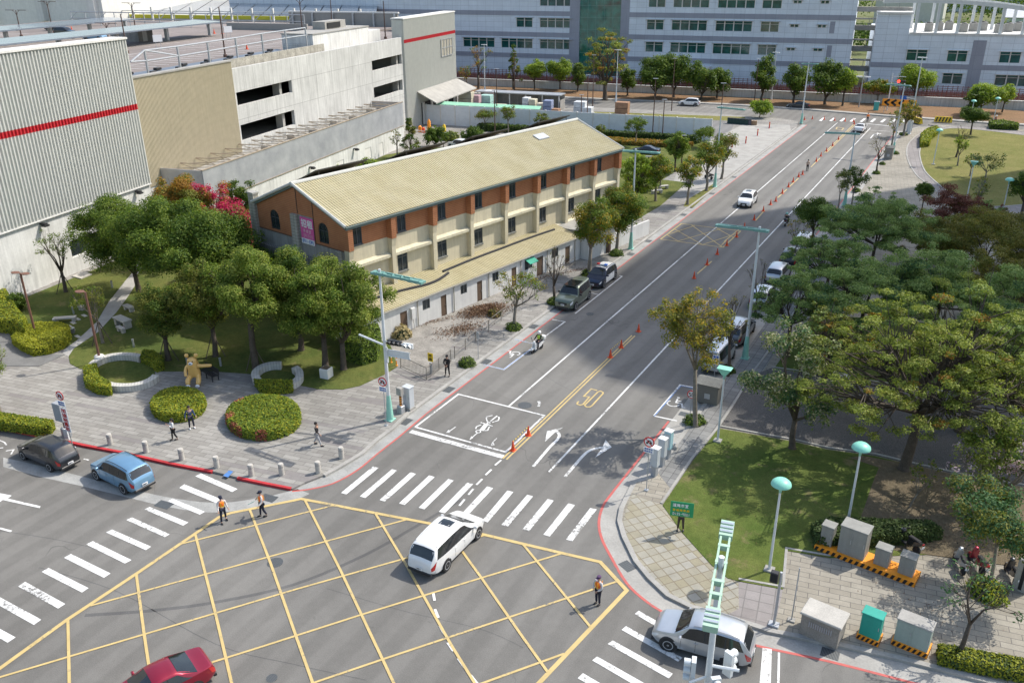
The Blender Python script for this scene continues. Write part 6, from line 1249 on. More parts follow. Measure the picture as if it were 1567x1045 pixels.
# --- hedges and beds
hedge('round_hedge','round clipped hedge with red leaf tips in the middle of the plaza',ell(404,645,57,30,rot=-.05),.75,['hedgeg','hedge'],.14,patch=dict(px=[(352,650),(356,664),(362,672),(400,677),(366,624)],r=.42,m='hedger'))
hedge('round_hedge','yellow-green oval hedge below the bear statue',ell(274,625,42,22,rot=-.1),.7,['hedge','hedgeg'],.14)
hedge('hedge_bed','bright yellow hedge bed around the first brown lamp post',[(20,527),(35,512),(60,505),(90,504),(108,509),(109,521),(98,534),(75,543),(52,546),(33,538)],.8,['hedge','hedge'],.15)
hedge('hedge_bed','long yellow-green hedge on the red kerb at the left edge',[(-30,640),(0,643),(20,646),(85,655),(80,664),(58,667),(20,661),(-30,655)],.75,['hedge','hedgeg'],.14)
hedge('hedge','tall square yellow-green hedge at the far left',[(0,510),(0,470),(10,455),(30,490),(44,505),(42,522),(25,512)],1.4,['hedge','hedgeg'],.16)
hedge('hedge','small green hedge at the back of the first ring bench',[(217,556),(222,546),(238,548),(250,556),(251,567),(240,570),(232,562)],.75,['hedge','hedgeg'],.14)
hedge('hedge','low yellow-green hedge at the front of the first ring bench',[(130,573),(150,567),(152,585),(172,597),(171,606),(150,604),(132,594)],.75,['hedge','hedgeg'],.14)
hedge('hedge','clipped hedge at the front of the small ring bench',[(390,591),(449,593),(448,602),(420,604),(398,601)],.7,['hedge','hedgeg'],.14)
hedge('hedge','dark bushy hedge at the end of the lean-to',[(525,552),(530,535),(545,520),(575,512),(584,535),(578,553),(555,560)],1.9,['hedgeg','hedged'],.2)
hedge('hedge','long clipped hedge on the kerb at the bottom right corner',[(1433,998),(1470,1003),(1567,1022),(1567,1045),(1500,1032),(1436,1018)],.6,['hedge','hedged'],.13)
hedge('hedge','dark hedge behind the row of grey cabinets',[(1240,816),(1262,808),(1300,808),(1420,812),(1440,826),(1410,832),(1268,842),(1247,838)],.8,['hedged','hedged'],.16)
shrub('round green bush at the foot of the motorcycle tree',1510,908,1.0,.75,['hedgeg','hedge'])
hedge('hedge','yellow-green hedge along the ring path of the oval lawn',[(1408,227),(1408,212),(1418,204),(1432,200),(1437,205),(1424,215),(1421,225)],1.0,['hedge','hedgeg'],.3)
hedge('hedge','low dark hedge by the cross road at the upper right',[(1512,193),(1530,191),(1557,196),(1557,200),(1515,198)],1.0,['hedgeg','hedged'],.35)
hedge('hedge','dark hedge along the foot of the white barrier',None or[(-84,139.5),(-44,145.5),(-43.6,147.2),(-84,141.3)],1.3,['hedged','deep'],.4,world=True)
hedge('hedge','brownish low hedge bed in front of the barrier hedge',[(-70,136.5),(-44,141),(-44,144),(-70,140)],.7,['copper','olive'],.35,world=True)
PG='square planted tree pits along the road'
for i,(px,py,r)in enumerate(((715,558,.75),(786,503,.75),(848,464,.7),(899,421,.7),(943,390,.8))):
 shrub('clipped tree-pit bush number %s along the left kerb, counting away from the camera'%('one two three four five'.split()[i]),px,py,r,.62,['hedged','hedgeg'],.13,PG)
for i,(px,py,r)in enumerate(((1063,645,.8),(1112,568,.7),(1240,388,.7),(1310,293,.6),(1341,266,.6),(1350,252,.5),(1370,236,.6),(1382,207,.8))):
 shrub('clipped tree-pit bush number %s along the right kerb, counting away from the camera'%('one two three four five six seven eight'.split()[i]),px,py,r,.5,['hedged','hedgeg'],.14,PG)
shrub('tuft of dry straw grass by the lean-to door',615,515,.9,1.0,['strawm'],.3,name='grass_tuft',cat='grass')
shrub('dark dry bush on the debris heap',757,483,.7,.7,['dry','brown'],.2,name='dry_bush')
shrub('green shrub left of the play posts',690,214,1.8,1.5,['mid','olive'],.35)
shrub('green bush between the brick building and the gallery',563,258,1.8,1.6,['bright','mid'],.3)
shrub('bright green bush just above the roof ridge',505,270,1.9,1.9,['bright','mid'],.3);shrub('yellowish bush above the gable ridge',448,285,2.2,2.4,['bright','olive'],.3);shrub('copper-tinted bush next to the gable ridge',430,292,1.8,2.6,['bright','copper'],.3)
shrub('shrub under the barrier trees near the ridge end',705,235,2.0,1.4,['olive','mid'],.35);shrub('bushes by the parked blue car',1000,262,2.4,1.2,['olive','mid'],.3)
shrub('green shrub by the white block at the end of the lean-to',975,352,.5,.8,['mid'],.2)
def heap(label,px,py,rx,ry,h,mat_,n,L,name='debris_heap'):
 g=at(px,py,KZ);LN[0]+=1;rs=np.random.RandomState(LN[0]);d=rs.normal(0,.5,(n,2));P=np.column_stack([d[:,0]*rx,d[:,1]*ry,h*np.exp(-(d**2).sum(1)*1.2)*rs.uniform(.2,1,n)+.03]);nn=rs.normal(0,1,(n,3));v,f=leaves(P,nn,L,rs,.8,.3)
 me=np_mesh(name,v,f,[LM[mat_]]);o=bpy.data.objects.new(name,me);COL.objects.link(o);o.location=(*g,KZ+.01);o.rotation_euler=(0,0,-.5);tag(o,label,'debris',kind='stuff')
heap('reddish heap of dead branches on the old concrete yard',742,477,1.3,2.3,.55,'dry',3600,.2);heap('thin scatter of dead twigs on the old concrete yard',705,505,1.2,2.2,.1,'dry',900,.2);heap('litter of dry leaves along the lean-to wall',655,494,.5,3.0,.06,'dry',350,.16)
heap('fallen leaves scattered over the bare soil of the park',1440,800,3.0,2.6,.03,'dry',420,.12,'fallen_leaves');heap('fallen leaves scattered on the park lawn',1190,760,3.6,3.6,.03,'dry',260,.1,'fallen_leaves')
heap('fallen leaves on the bottom right pavement',1400,920,3.0,1.4,.02,'dry',160,.1,'fallen_leaves')
heap('fallen leaves scattered under the lean-to far doors',855,420,.5,4.5,.05,'dry',350,.16)
# ------------------------------------------------------------------ vehicles
CT={
 'suv':dict(L=4.5,W=1.86,H=1.68,top=[(0,.66),(.02,.82),(.06,.95),(.17,1.05),(.235,1.11),(.365,1.57),(.45,1.68),(.60,1.70),(.78,1.65),(.905,1.55),(.965,1.14),(.988,1.02),(1,.80)],belt=[(0,.64),(.05,.82),(.27,1.0),(.6,1.03),(.93,1.07),(1,.78)],gl=(.24,.37,.905,.962),sw=(.285,.92),wb=(.185,.80),r=.37),
 'minivan':dict(L=5.15,W=1.98,H=1.74,top=[(0,.6),(.02,.76),(.06,.90),(.15,1.02),(.2,1.09),(.38,1.62),(.46,1.73),(.62,1.75),(.82,1.70),(.905,1.62),(.965,1.16),(.99,1.0),(1,.78)],belt=[(0,.6),(.05,.78),(.2,1.0),(.6,1.06),(.93,1.10),(1,.76)],gl=(.205,.385,.905,.96),sw=(.27,.92),wb=(.185,.785),r=.36),
 'wagon':dict(L=4.6,W=1.76,H=1.6,top=[(0,.6),(.02,.74),(.06,.86),(.17,.98),(.22,1.04),(.40,1.50),(.50,1.60),(.80,1.58),(.89,1.50),(.965,1.08),(.99,.95),(1,.76)],belt=[(0,.58),(.05,.76),(.22,.95),(.6,1.0),(.92,1.03),(1,.75)],gl=(.225,.405,.89,.955),sw=(.29,.90),wb=(.185,.79),r=.33),
 'sedan':dict(L=4.7,W=1.82,H=1.44,top=[(0,.56),(.02,.68),(.07,.78),(.25,.92),(.30,.96),(.45,1.38),(.53,1.44),(.66,1.42),(.83,1.08),(.87,1.05),(.97,1.03),(.99,.92),(1,.7)],belt=[(0,.55),(.05,.70),(.30,.90),(.6,.95),(.86,1.0),(.97,.98),(1,.7)],gl=(.305,.455,.67,.825),sw=(.35,.78),wb=(.19,.79),r=.33),
 'van':dict(L=4.7,W=1.7,H=1.96,top=[(0,.8),(.01,.98),(.04,1.08),(.10,1.16),(.22,1.80),(.30,1.94),(.6,1.96),(.92,1.94),(.96,1.86),(.99,1.15),(1,.8)],belt=[(0,.8),(.05,1.0),(.3,1.14),(.95,1.16),(1,.8)],gl=(.105,.225,.955,.985),sw=(.16,.94),wb=(.17,.80),r=.32),
 'offroad':dict(L=4.75,W=2.0,H=1.95,top=[(0,.85),(.015,1.02),(.05,1.12),(.2,1.20),(.27,1.22),(.36,1.80),(.42,1.94),(.7,1.96),(.95,1.94),(.975,1.80),(.99,1.2),(1,.85)],belt=[(0,.84),(.05,1.04),(.27,1.16),(.95,1.2),(1,.84)],gl=(.275,.365,.97,.985),sw=(.31,.955),wb=(.185,.82),r=.40),
}
def car(name,label,cat,loc,az,kind,pm,extra=(),group=None,rear_plate=True,sc=1.0,light_bar=False,roof_m=None,rails=False,sunroof=None,plate='white'):
 S=CT[kind];L,W,H=S['L'],S['W'],S['H'];t=thing(name,label,cat,(loc[0],loc[1],loc[2]if len(loc)>2 else .0),-math.radians(az),group)
 NS=46;ts=np.concatenate([np.linspace(0,.08,9)[:-1],np.linspace(.08,.92,NS-16),np.linspace(.92,1,9)[1:]])
 def ip(tab,x):
  X=[p[0]for p in tab];Y=[p[1]for p in tab];x=np.asarray(x,float);d=.012
  return(np.interp(x-d,X,Y)+2*np.interp(x,X,Y)+np.interp(x+d,X,Y))/4
 def dims(x):
  top=float(ip(S['top'],x));belt=min(float(ip(S['belt'],x)),top-.02);e=abs(2*x-1);plan=1-.15*e**4-.12*e**12
  g=max(0.,(top-belt)/(H-float(ip(S['belt'],.5))));g=min(g,1)
  return top,belt,W/2*plan,g
 def sec(x,q):
  "point of the cross-section at station x; q from 0 (bottom centre) to 7 (top centre); returns (halfwidth, z)"
  top,belt,hw,g=dims(x);e=abs(2*x-1);zb=.24+.16*max(0,e-.86)/.14;wt=hw*(.965-(.21+.07*max(0,x-.5)/.5)*g)
  zm=zb+(belt-zb)*.5
  K=[(0,zb),(hw*.86,zb),(hw*.975,zb+.1),(hw,zm),(hw*.965,belt),(wt,max(belt+.005,top-.07*g-.012)),(wt*.86,top-.012*g-.004),(0,top+.02*g+.012)]
  i=min(int(q),6);f=q-i
  if i in(3,4,5):pass
  a,b=K[i],K[i+1];return a[0]+(b[0]-a[0])*f,a[1]+(b[1]-a[1])*f
 qs=[0,1,1.6,2,2.5,3,3.35,3.7,3.92,4,4.25,4.75,5,5.5,6,6.5,7]
 Y=lambda x:L/2-x*L
 mb=MB();vs=[]
 for x in ts:
  row=[sec(x,q)for q in qs];
  vs+=[(p[0],Y(x),p[1])for p in row]+[(-p[0],Y(x),p[1])for p in row[-2:0:-1]]
 n=2*len(qs)-2;fs=[]
 for i in range(len(ts)-1):
  for k in range(n):j=(k+1)%n;fs.append((i*n+k,i*n+j,(i+1)*n+j,(i+1)*n+k))
 fs+=[tuple(range(n))[::-1],tuple(range((len(ts)-1)*n,len(ts)*n))];mb.add(vs,fs)
 body=mb.build('body',pm,t,smooth=True,ang=38)
 def patch(x0,x1,q0,q1,nx,nq,off=.008,side=1,xf=None,both=False,clip=None):
  b=MB();V=[]
  for i in range(nx+1):
   for j in range(nq+1):
    q=q0+(q1-q0)*j/nq;a=x0+(x1-x0)*i/nx
    if xf:a=xf(i/nx,j/nq)
    h,z=sec(a,q);V.append((side*(h+(off if q<5.2 else 0)),Y(a),z+(off if q>=5.2 else .0)))
  F_=[(i*(nq+1)+j,i*(nq+1)+j+1,(i+1)*(nq+1)+j+1,(i+1)*(nq+1)+j)for i in range(nx)for j in range(nq)]
  b.add(V,F_ if side>0 else[f[::-1]for f in F_]);return b
 def span(x0,x1,nx,w0,w1,off=.012):
  "patch over the top between w0.. fraction of half width both sides (windscreen, rear glass, sunroof)"
  b=MB();V=[];m_=8
  for i in range(nx+1):
   a=x0+(x1-x0)*i/nx;hw6,z6=sec(a,5.15);_,z7=sec(a,7);_,z65=sec(a,6);ww=(w0+(w1-w0)*i/nx)
   for j in range(m_+1):
    s=-1+2*j/m_;xx=s*hw6*ww;r_=abs(s*ww);q=7-(r_/.86)if r_<=.86 else 6-(r_-.86)/.14*.85
    h,z=sec(a,max(5.15,q));V.append((math.copysign(min(abs(xx),9),s),Y(a),z+off))
  F_=[(i*(m_+1)+j,(i+1)*(m_+1)+j,(i+1)*(m_+1)+j+1,i*(m_+1)+j+1)for i in range(nx)for j in range(m_)]
  b.add(V,[f[::-1]for f in F_]if False else F_);return b
 c0,r0,r1,c1=S['gl']
 span(c0-.004,r0-.005,5,.97,.93).build('windscreen',M['carglass'],t,smooth=True);span(r1+.004,c1+.01,4,.95,.98).build('rear_window',M['carglass'],t,smooth=True)
 s0,s1=S['sw'];cuts={'suv':(.40,.54,.74),'minivan':(.42,.60,.78),'wagon':(.40,.57,.75),'sedan':(.38,.57),'van':(.36,.62),'offroad':(.40,.6,.76)}[kind]
 edges=[s0]+[c+d for c in cuts[1:]for d in(-.006,.006)]+[s1]
 for side in(1,-1):
  patch(s0-.004,s1+.004,4.03,4.95,14,3,.004,side,xf=lambda u,v:(s0-.004+(r0-c0)*.75*v)*(1-u)+(s1+.004-(.055 if kind in('suv','wagon','minivan')else .12 if kind=='sedan' else .01)*v)*u).build('window_trim',M['blackplastic'],t)
  for k in range(0,len(edges),2):
   a,b_=edges[k],edges[k+1];first=k==0;last=k==len(edges)-2
   slant_f=(r0-c0)*.75 if first else 0;slant_r=(.055 if kind in('suv','wagon','minivan')else .12 if kind=='sedan' else .01)if last else 0
   patch(a,b_,4.08,4.91,6,3,.009,side,xf=lambda u,v,a=a,b_=b_,sf=slant_f,sr=slant_r:(a+sf*v)*(1-u)+(b_-sr*v)*u).build('side_window',M['carglass'],t)
 R_=S['r']
 for k in S['wb']:
  for side in(1,-1):
   h=dims(k)[2];b=MB();AR=R_+(.06 if kind in('suv','offroad')and pm is not P_blue else .03);b.lathe([(0,-.02),(AR,-.02),(AR,.004),(0,.004)]if side>0 else[(0,.02),(AR,.02),(AR,-.004),(0,-.004)],(side*(h+.002),Y(k),R_+.02),22,axis='X');b.build('wheel_arch',M['blackplastic'],t)
   b=MB();b.lathe([(R_*.66,-.11),(R_*.97,-.11),(R_,-.08),(R_,.08),(R_*.97,.11),(R_*.66,.11)],(side*(h-.085),Y(k),R_),24,axis='X');wh=b.build('wheel',M['black'],t,smooth=True,ang=40)
   b=MB();x_=side*(h+.005);b.lathe([(0,0),(R_*.14,0),(R_*.14,.02*side),(0,.02*side)],(x_,Y(k),R_),10,axis='X');b.lathe([(R_*.56,0),(R_*.66,0),(R_*.66,.024*side),(R_*.56,.024*side),(R_*.56,0)],(x_,Y(k),R_),20,axis='X')
   b.lathe([(0,0),(R_*.1,.008*side),(R_*.3,.006*side)],(x_,Y(k),R_),16,axis='X')
   for s_ in range(7):
    a_=2*PI*s_/7+.3;d_=(math.cos(a_),math.sin(a_));p_=(-d_[1],d_[0]);w_=R_*.13
    b.add([(x_+.018*side,Y(k)+d_[0]*r_+p_[0]*w_*e,R_+d_[1]*r_+p_[1]*w_*e)for r_,e in((R_*.1,1.3),(R_*.6,1),(R_*.6,-1),(R_*.1,-1.3))],[(0,1,2,3),(3,2,1,0)])
   b.build('rim',solid('alloy_rim',(.5,.51,.53),.35,metal=.4),wh)
 for side in(1,-1):
  patch(.004,.085,3.25,3.92,5,2,.01,side,xf=lambda u,v:.004+u*(.045+.035*v)).build('headlight',M['clearlens'],t)
  hi=kind in('van','offroad')
  patch(.91,.997,3.0 if not hi else 2.8,3.95,5,2,.012,side,xf=lambda u,v:.998-u*(.035+.03*v)*(.45 if hi else 1)).build('taillight',M['redlens'],t)
  h4,z4=sec(c0+.07,4);mb=MB();mb.bev((side*(h4+.12),Y(c0+.065),z4+.09),(.2,.12,.15),.03);mb.bx(min(side*(h4-.02),side*(h4+.1)),max(side*(h4-.02),side*(h4+.1)),Y(c0+.065)-.03,Y(c0+.065)+.03,z4+.02,z4+.06);mb.build('mirror',pm if kind!='offroad' else M['blackplastic'],t)
  patch(S['wb'][0]+.08,S['wb'][1]-.085,1.2,2.05,8,1,.006,side).build('sill',M['blackplastic'],t)
  for k in(.46,.62):
   h3,z3_=sec(k,3.7);mb=MB();mb.bx(min(side*h3,side*(h3+.03)),max(side*h3,side*(h3+.03)),Y(k)-.09,Y(k)+.09,z3_-.01,z3_+.02);mb.build('door_handle',pm,t)
  for k in(S['sw'][0]+.02,.455,.63):patch(k,k+.004,2.3,3.98,1,6,.003,side).build('door_seam',M['blackplastic'],t)
 hw0=dims(0)[2];zg=float(ip(S['belt'],0));b=MB();b.bev((0,L/2+.0,zg-.08),(hw0*1.15,.05,.2),.03);b.bev((0,L/2,.40),(hw0*1.5,.05,.13),.03);b.build('grille',M['blackplastic'],t)
 b=MB();b.bev((0,L/2+.03,zg-.2),(.34,.02,.16),.004);pl=b.build('licence_plate',M['signwhite'],t);b=MB()
 PP=lambda x,y,n=0:Vector((-x+.17,L/2+.042+n,zg-.2-.08+y));text(b,'0827',.03,.045,.07,.04,.012,PP,gap=1.7);b.build('plate_digits',M['blackpaint'],pl);b=MB();b.bev((0,-L/2-.035,zg-.06),(.36,.02,.16),.004);pl=b.build('licence_plate',M['signwhite'],t);b=MB()
 PQ=lambda x,y,n=0:Vector((x-.17,-L/2-.047-n,zg-.06-.08+y));text(b,'0827',.03,.045,.07,.04,.012,PQ,gap=1.7);b.build('plate_digits',M['blackpaint'],pl)
 b=MB();b.bev((0,-L/2+.04,.36),(dims(1)[2]*2.02,.16,.16),.04);b.build('rear_bumper',M['blackplastic'],t);b=MB();b.bev((0,L/2-.04,.30),(dims(0)[2]*2.0,.16,.12),.03);b.build('front_bumper',M['blackplastic'],t)
 b=MB();h5,z5=sec(r1+.01,7);b.bx(-.45,.45,Y(r1+.02)-.1,Y(r1+.02)+.02,z5-.01,z5+.03);
 if rails:
  for side in(1,-1):
   pts=[]
   for a in np.linspace(r0+.05,r1-.04,6):h,z=sec(a,5.7);pts.append((side*h,Y(a),z+.045))
   b=MB();b.tube([(pts[0][0],pts[0][1],pts[0][2]-.05)]+pts+[(pts[-1][0],pts[-1][1],pts[-1][2]-.05)],.018,5);b.build('roof_rail',M['blackplastic']if rails=='b' else M['metalgrey'],t)
 if sunroof:a0,a1=sunroof;span(a0,a1,3,.5,.5,.016).build('sunroof',M['carglass'],t)
 if roof_m:span(r0+.02,r1,5,.92,.92,.01).build('roof_panel',roof_m,t)
 h7,z7=sec(.3+.3,7)
 for f in extra:f(t,sec,Y,S,patch,span)
 return t
def hd(px0,px1,z=0):
 "heading (degrees from +Y towards +X) from tail ground point px0 to nose ground point px1"
 a,b=at(*px0,z),at(*px1,z);return math.degrees(math.atan2(b[0]-a[0],b[1]-a[1]))
def mid(*p):g=[at(*q)for q in p];return(sum(a[0]for a in g)/len(g),sum(a[1]for a in g)/len(g))
P_white=paint('white_car_paint',(.74,.74,.73),.0,.3);P_silver=paint('silver_car_paint',(.50,.52,.54),.6,.3);P_dark=paint('charcoal_car_paint',(.035,.038,.045),.5,.3);P_blue=paint('light_blue_car_paint',(.16,.31,.46),.4,.3)
P_red=paint('dark_red_car_paint',(.30,.012,.035),.5,.28);P_green=paint('grey_green_car_paint',(.14,.17,.135),.5,.35);P_grey=paint('mid_grey_car_paint',(.16,.165,.175),.6,.3);P_navy=paint('navy_car_paint',(.02,.03,.06),.3,.3)
def roofribs(t,sec,Y,S,patch,span):
 for s in(-1,1):
  for k in(.25,.5):b=MB();b.tube([(s*k,Y(a),sec(a,7-k*.9)[1]+.012)for a in np.linspace(.52,.86,6)],.012,4);b.build('roof_rib',P_white,t)
g=mid((647,876),(724,812));car('minivan','large white minivan crossing the yellow box junction','car',(-21.47,31.6),1,'minivan',P_white,rails=True,sunroof=(.44,.55),extra=[roofribs])
car('parked_car','light blue compact car standing at the red kerb','car',(-42.66,27.93),-85,'suv',P_blue,rails='b',sc=.92)
car('parked_car','dark charcoal estate car behind the light blue one at the red kerb','car',(-48.87,27.31),-88,'wagon',P_dark)
car('parked_car','dark car just entering the picture at the left edge by the kerb','car',(-57.6,26.6),-86,'wagon',P_dark)
car('moving_car','dark red coupe cut off by the bottom edge of the picture','car',(-26.95,17.05),-158,'sedan',P_red)
car('moving_car','silver crossover stopped over the crosswalk under the signal mast','car',(-7.21,31.1),-95,'suv',P_silver,rails=True)
def police(t,sec,Y,S,patch,span):
 b=MB();z=sec(.55,7)[1];b.bev((0,Y(.52),z+.10),(1.15,.28,.12),.04,m=0);lb=b.build('light_bar',[M['clearlens']],t);b=MB()
 b.bev((.38,Y(.52),z+.105),(.38,.3,.125),.04);b.build('red_lamp',M['redlens'],lb);b=MB();b.bev((-.38,Y(.52),z+.105),(.38,.3,.125),.04);b.build('blue_lamp',M['signblue'],lb)
 for side in(1,-1):patch(.27,.72,2.1,3.98,10,6,.005,side).build('white_door_panel',P_white,t)
 span(.42,.86,6,.98,.98,.011).build('white_roof',P_white,t)
car('patrol_car','black and white patrol car with roof light bar parked at the left kerb','police car',(-30.95,74.5),180,'suv',P_navy,extra=[police])
def spare(t,sec,Y,S,patch,span):b=MB();b.bev((0,Y(.5),S['H']+.03),(1.25,1.7,.03),.02);b.build('glass_roof',M['carglass'],t);b=MB();b.lathe([(0,-.1),(.36,-.1),(.38,-.05),(.38,.08),(0,.08)],(0,-S['L']/2-.1,1.05),18,axis='Y');b.build('spare_wheel',M['black'],t)
car('parked_car','boxy grey-green off-roader parked at the left kerb in front of the patrol car','car',(-31.0,68.0),179,'offroad',P_green,extra=[spare])
car('moving_car','white crossover driving towards the camera on the sunlit road','car',(-26.0,110.5),178,'suv',P_white,rails=True,sunroof=(.46,.66))
car('parked_van','silver van parked beyond the accessible bay on the right','van',(-15.4,61.4),0,'van',P_silver)
car('parked_car','grey estate car parked directly ahead of the silver van','car',(-15.5,67.4),0,'minivan',P_grey,roof_m=P_silver)
car('parked_car','grey crossover parked second ahead of the silver van, left of the tall lamp post','car',(-15.55,76.3),0,'suv',P_silver)
car('parked_car','black car parked fourth ahead of the silver van, under the trees','car',(-15.8,89.2),0,'suv',P_dark,sunroof=(.46,.7))
car('parked_car','silver-white car half hidden by leaves behind the black one','car',(-15.9,83.6),0,'suv',P_silver)
car('parked_car','white crossover parked last in the shaded row on the right','car',(-15.7,95.4),0,'suv',P_white,sunroof=(.46,.66))
gg=mid((1316,201));car('moving_car','white sedan waiting at the far stop line','car',(gg[0],gg[1]),0,'sedan',P_white)
car('moving_car','small white crossover on the cross road','car',mid((1055,162)),-100,'suv',P_white)
car('moving_car','black sedan on the cross road near the far junction','car',mid((1221,166)),-98,'sedan',P_dark)
car('parked_car','dark blue car mostly hidden behind the far end of the brick building','car',mid((988,236)),-95,'sedan',P_navy)
car('parked_car','small white car half hidden behind the roof ridge','car',mid((704,228)),-80,'suv',P_white)
for px,py,pmm,lb in((146,62,P_blue,'blue car parked on the factory roof behind the white cladding'),(100,55,P_dark,'black car parked under the first solar canopy'),(210,113,P_navy,'dark car roof just visible at the corner of the tan cladding'),(85,47,P_dark,'dark car parked between the two solar canopies')):
 v,u=FW_.g(px,py,15.6);x,y=FW_.xy(v if px!=210 else-78,u if px!=210 else 83);car('parked_car',lb,'car',(x,y,15.6),75,'suv',pmm)
# ------------------------------------------------------------------ people
def skin_obj(name,pts,edges,mat,parent,sub=1,root=0,extra=None):
 me=bpy.data.meshes.new(name);me.from_pydata([p[:3]for p in pts],edges,[]);o=bpy.data.objects.new(name,me);COL.objects.link(o)
 bm=bmesh.new();bm.from_mesh(me);ly=bm.verts.layers.skin.verify();bm.verts.ensure_lookup_table()
 for i,v in enumerate(bm.verts):r=pts[i][3];v[ly].radius=r if hasattr(r,'__len__')else(r,r);v[ly].use_root=i==root
 bm.to_mesh(me);bm.free()
 s=o.modifiers.new('skin','SKIN');s.use_smooth_shade=True;s.branch_smoothing=.6;b=o.modifiers.new('sub','SUBSURF');b.levels=sub;b.render_levels=sub
 dg=bpy.context.evaluated_depsgraph_get();dg.update();me2=bpy.data.meshes.new_from_object(o.evaluated_get(dg));bpy.data.objects.remove(o,do_unlink=True);bpy.data.meshes.remove(me)
 me2.name=name;me2.materials.clear();me2.materials.append(mat);me2.polygons.foreach_set('use_smooth',[True]*len(me2.polygons));o=bpy.data.objects.new(name,me2);COL.objects.link(o);o.parent=parent;return o
def person(label,x,y,face,shirt,trousers,z=KZ,h=1.7,stride=.0,la=((.05,.05),(.08,.2)),ra=((.05,.05),(.08,.2)),vest=None,cap=None,hair='hair',long_hair=False,sleeves=True,sit=False,helmet=None,shoes='blackplastic',cat='person',group=None,legs_apart=.0,bag=None):
 """face: degrees from +Y to +X the person looks along; la / ra: (elbow (out, forward), wrist (out, forward)) offsets measured down the arm"""
 k=h/1.7;t=thing('person',label,cat,(x,y,z),-math.radians(face),group);b0=-.0
 hip=.9*k if not sit else .82;P={}
 P['pelvis']=(0,0,hip);P['spine']=(0,.02,hip+.2*k);P['chest']=(0,.0,hip+.40*k);P['neck']=(0,.0,hip+.56*k);P['hb']=(0,.015,hip+.64*k);P['head']=(0,.02,hip+.70*k);P['top']=(0,.0,hip+.765*k)
 sh=hip+.49*k
 A={}
 for s,arm in((1,ra),(-1,la)):
  (eo,ef),(wo,wf)=arm[:2];se=(s*.19*k,0,sh);L1,L2=.29*k,.26*k
  e=Vector((s*(.19*k+eo),ef,0));dz=math.sqrt(max(.0004,L1**2-eo**2-ef**2));e.z=sh-dz;dzz=math.sqrt(max(.0,L2**2-min(L2**2,(wo)**2+(wf)**2)));wv=Vector((s*wo,wf,-dzz if not(len(arm)>2)else dzz*arm[2])).normalized()*L2;w_=e+wv;hd_=w_+wv.normalized()*.075
  A[s]=(se,tuple(e),tuple(w_),tuple(hd_),wv.normalized())
 Lg={}
 for s in(1,-1):
  sw=stride*s
  if sit:Lg[s]=((s*.1,.0,hip-.03),(s*.17,.42,hip-.06),(s*.15,.34,hip-.46),(s*.15,.46,hip-.50))
  else:Lg[s]=((s*.095*k,0,hip-.04),(s*(.10+legs_apart*.5)*k,sw*.5+.03,.49*k),(s*(.10+legs_apart)*k,sw-(.06 if sw<0 else 0),.08+(.05 if sw<0 else 0)),(s*(.11+legs_apart)*k,sw+.13,.035))
 pts=[];ed=[]
 def ad(p,r):pts.append((*p,r));return len(pts)-1
 i0=ad(P['pelvis'],(.13*k,.10*k));i1=ad(P['spine'],(.115*k,.09*k));i2=ad(P['chest'],(.14*k,.10*k));i3=ad(P['neck'],.055*k);i4=ad(P['hb'],.075*k);i5=ad(P['head'],.092*k);i6=ad(P['top'],.06*k);ed+=[(i0,i1),(i1,i2),(i2,i3),(i3,i4),(i4,i5),(i5,i6)]
 for s in(1,-1):
  a=ad(A[s][0],.055*k);b=ad(A[s][1],.04*k);c=ad(A[s][2],.027*k);d=ad(A[s][3],(.036*k,.018*k));ed+=[(i2,a),(a,b),(b,c),(c,d)]
  a=ad(Lg[s][0],.085*k);b=ad(Lg[s][1],.055*k);c=ad(Lg[s][2],.036*k);d=ad(Lg[s][3],.03*k);ed+=[(i0,a),(a,b),(b,c),(c,d)]
 body=skin_obj('body',pts,ed,M['skin'],t)
 bm=bmesh.new();bm.from_mesh(body.data);mb=MB()
 for s in(1,-1):
  hp=Vector(A[s][3]);dv=A[s][4];sd_=dv.cross(Vector((0,1,0)));sd_=sd_.normalized()if sd_.length>.1 else Vector((1,0,0));nn=sd_.cross(dv)
  for j,L_ in enumerate((.062,.072,.066,.052)):
   q=hp+sd_*(j-1.5)*.019;mb.tube([q-dv*.01,q+dv*L_*.5*k+nn*.004,q+dv*L_*k+nn*.022],[.0085,.008,.006],5)
  q=hp-dv*.045-sd_*.03;mb.tube([q,q-sd_*.02+dv*.03,q-sd_*.028+dv*.055],[.010,.009,.007],5)
 hz=P['head'][2];mb.add([(-.014,.10*k,hz-.03),(.014,.10*k,hz-.03),(0,.128*k,hz-.028),(0,.1*k,hz+.02)],[(0,1,2),(0,2,3),(1,3,2)])
 for s in(1,-1):mb.lathe([(0,-.01),(.02,-.008),(.022,.004),(0,.01)],(s*.094*k,.01,hz-.01),8,axis='X',sc=(.7,1.4))
 mb.add([(-.02,.097*k,hz-.052),(.02,.097*k,hz-.052),(.018,.1*k,hz-.058),(-.018,.1*k,hz-.058)],[(0,1,2,3)])
 me2=bpy.data.meshes.new('tmp');me2.from_pydata(mb.v,[],mb.f);bm.from_mesh(me2);bm.to_mesh(body.data);bm.free();bpy.data.meshes.remove(me2)
 for s in(1,-1):mb=MB();mb.lathe([(0,-.006),(.010,-.004),(.011,.002),(0,.008)],(s*.032*k,.098*k,hz+.005),8,axis='Y');mb.build('eye',M['blackpaint'],t)
 g_=.016;pts=[];ed=[]
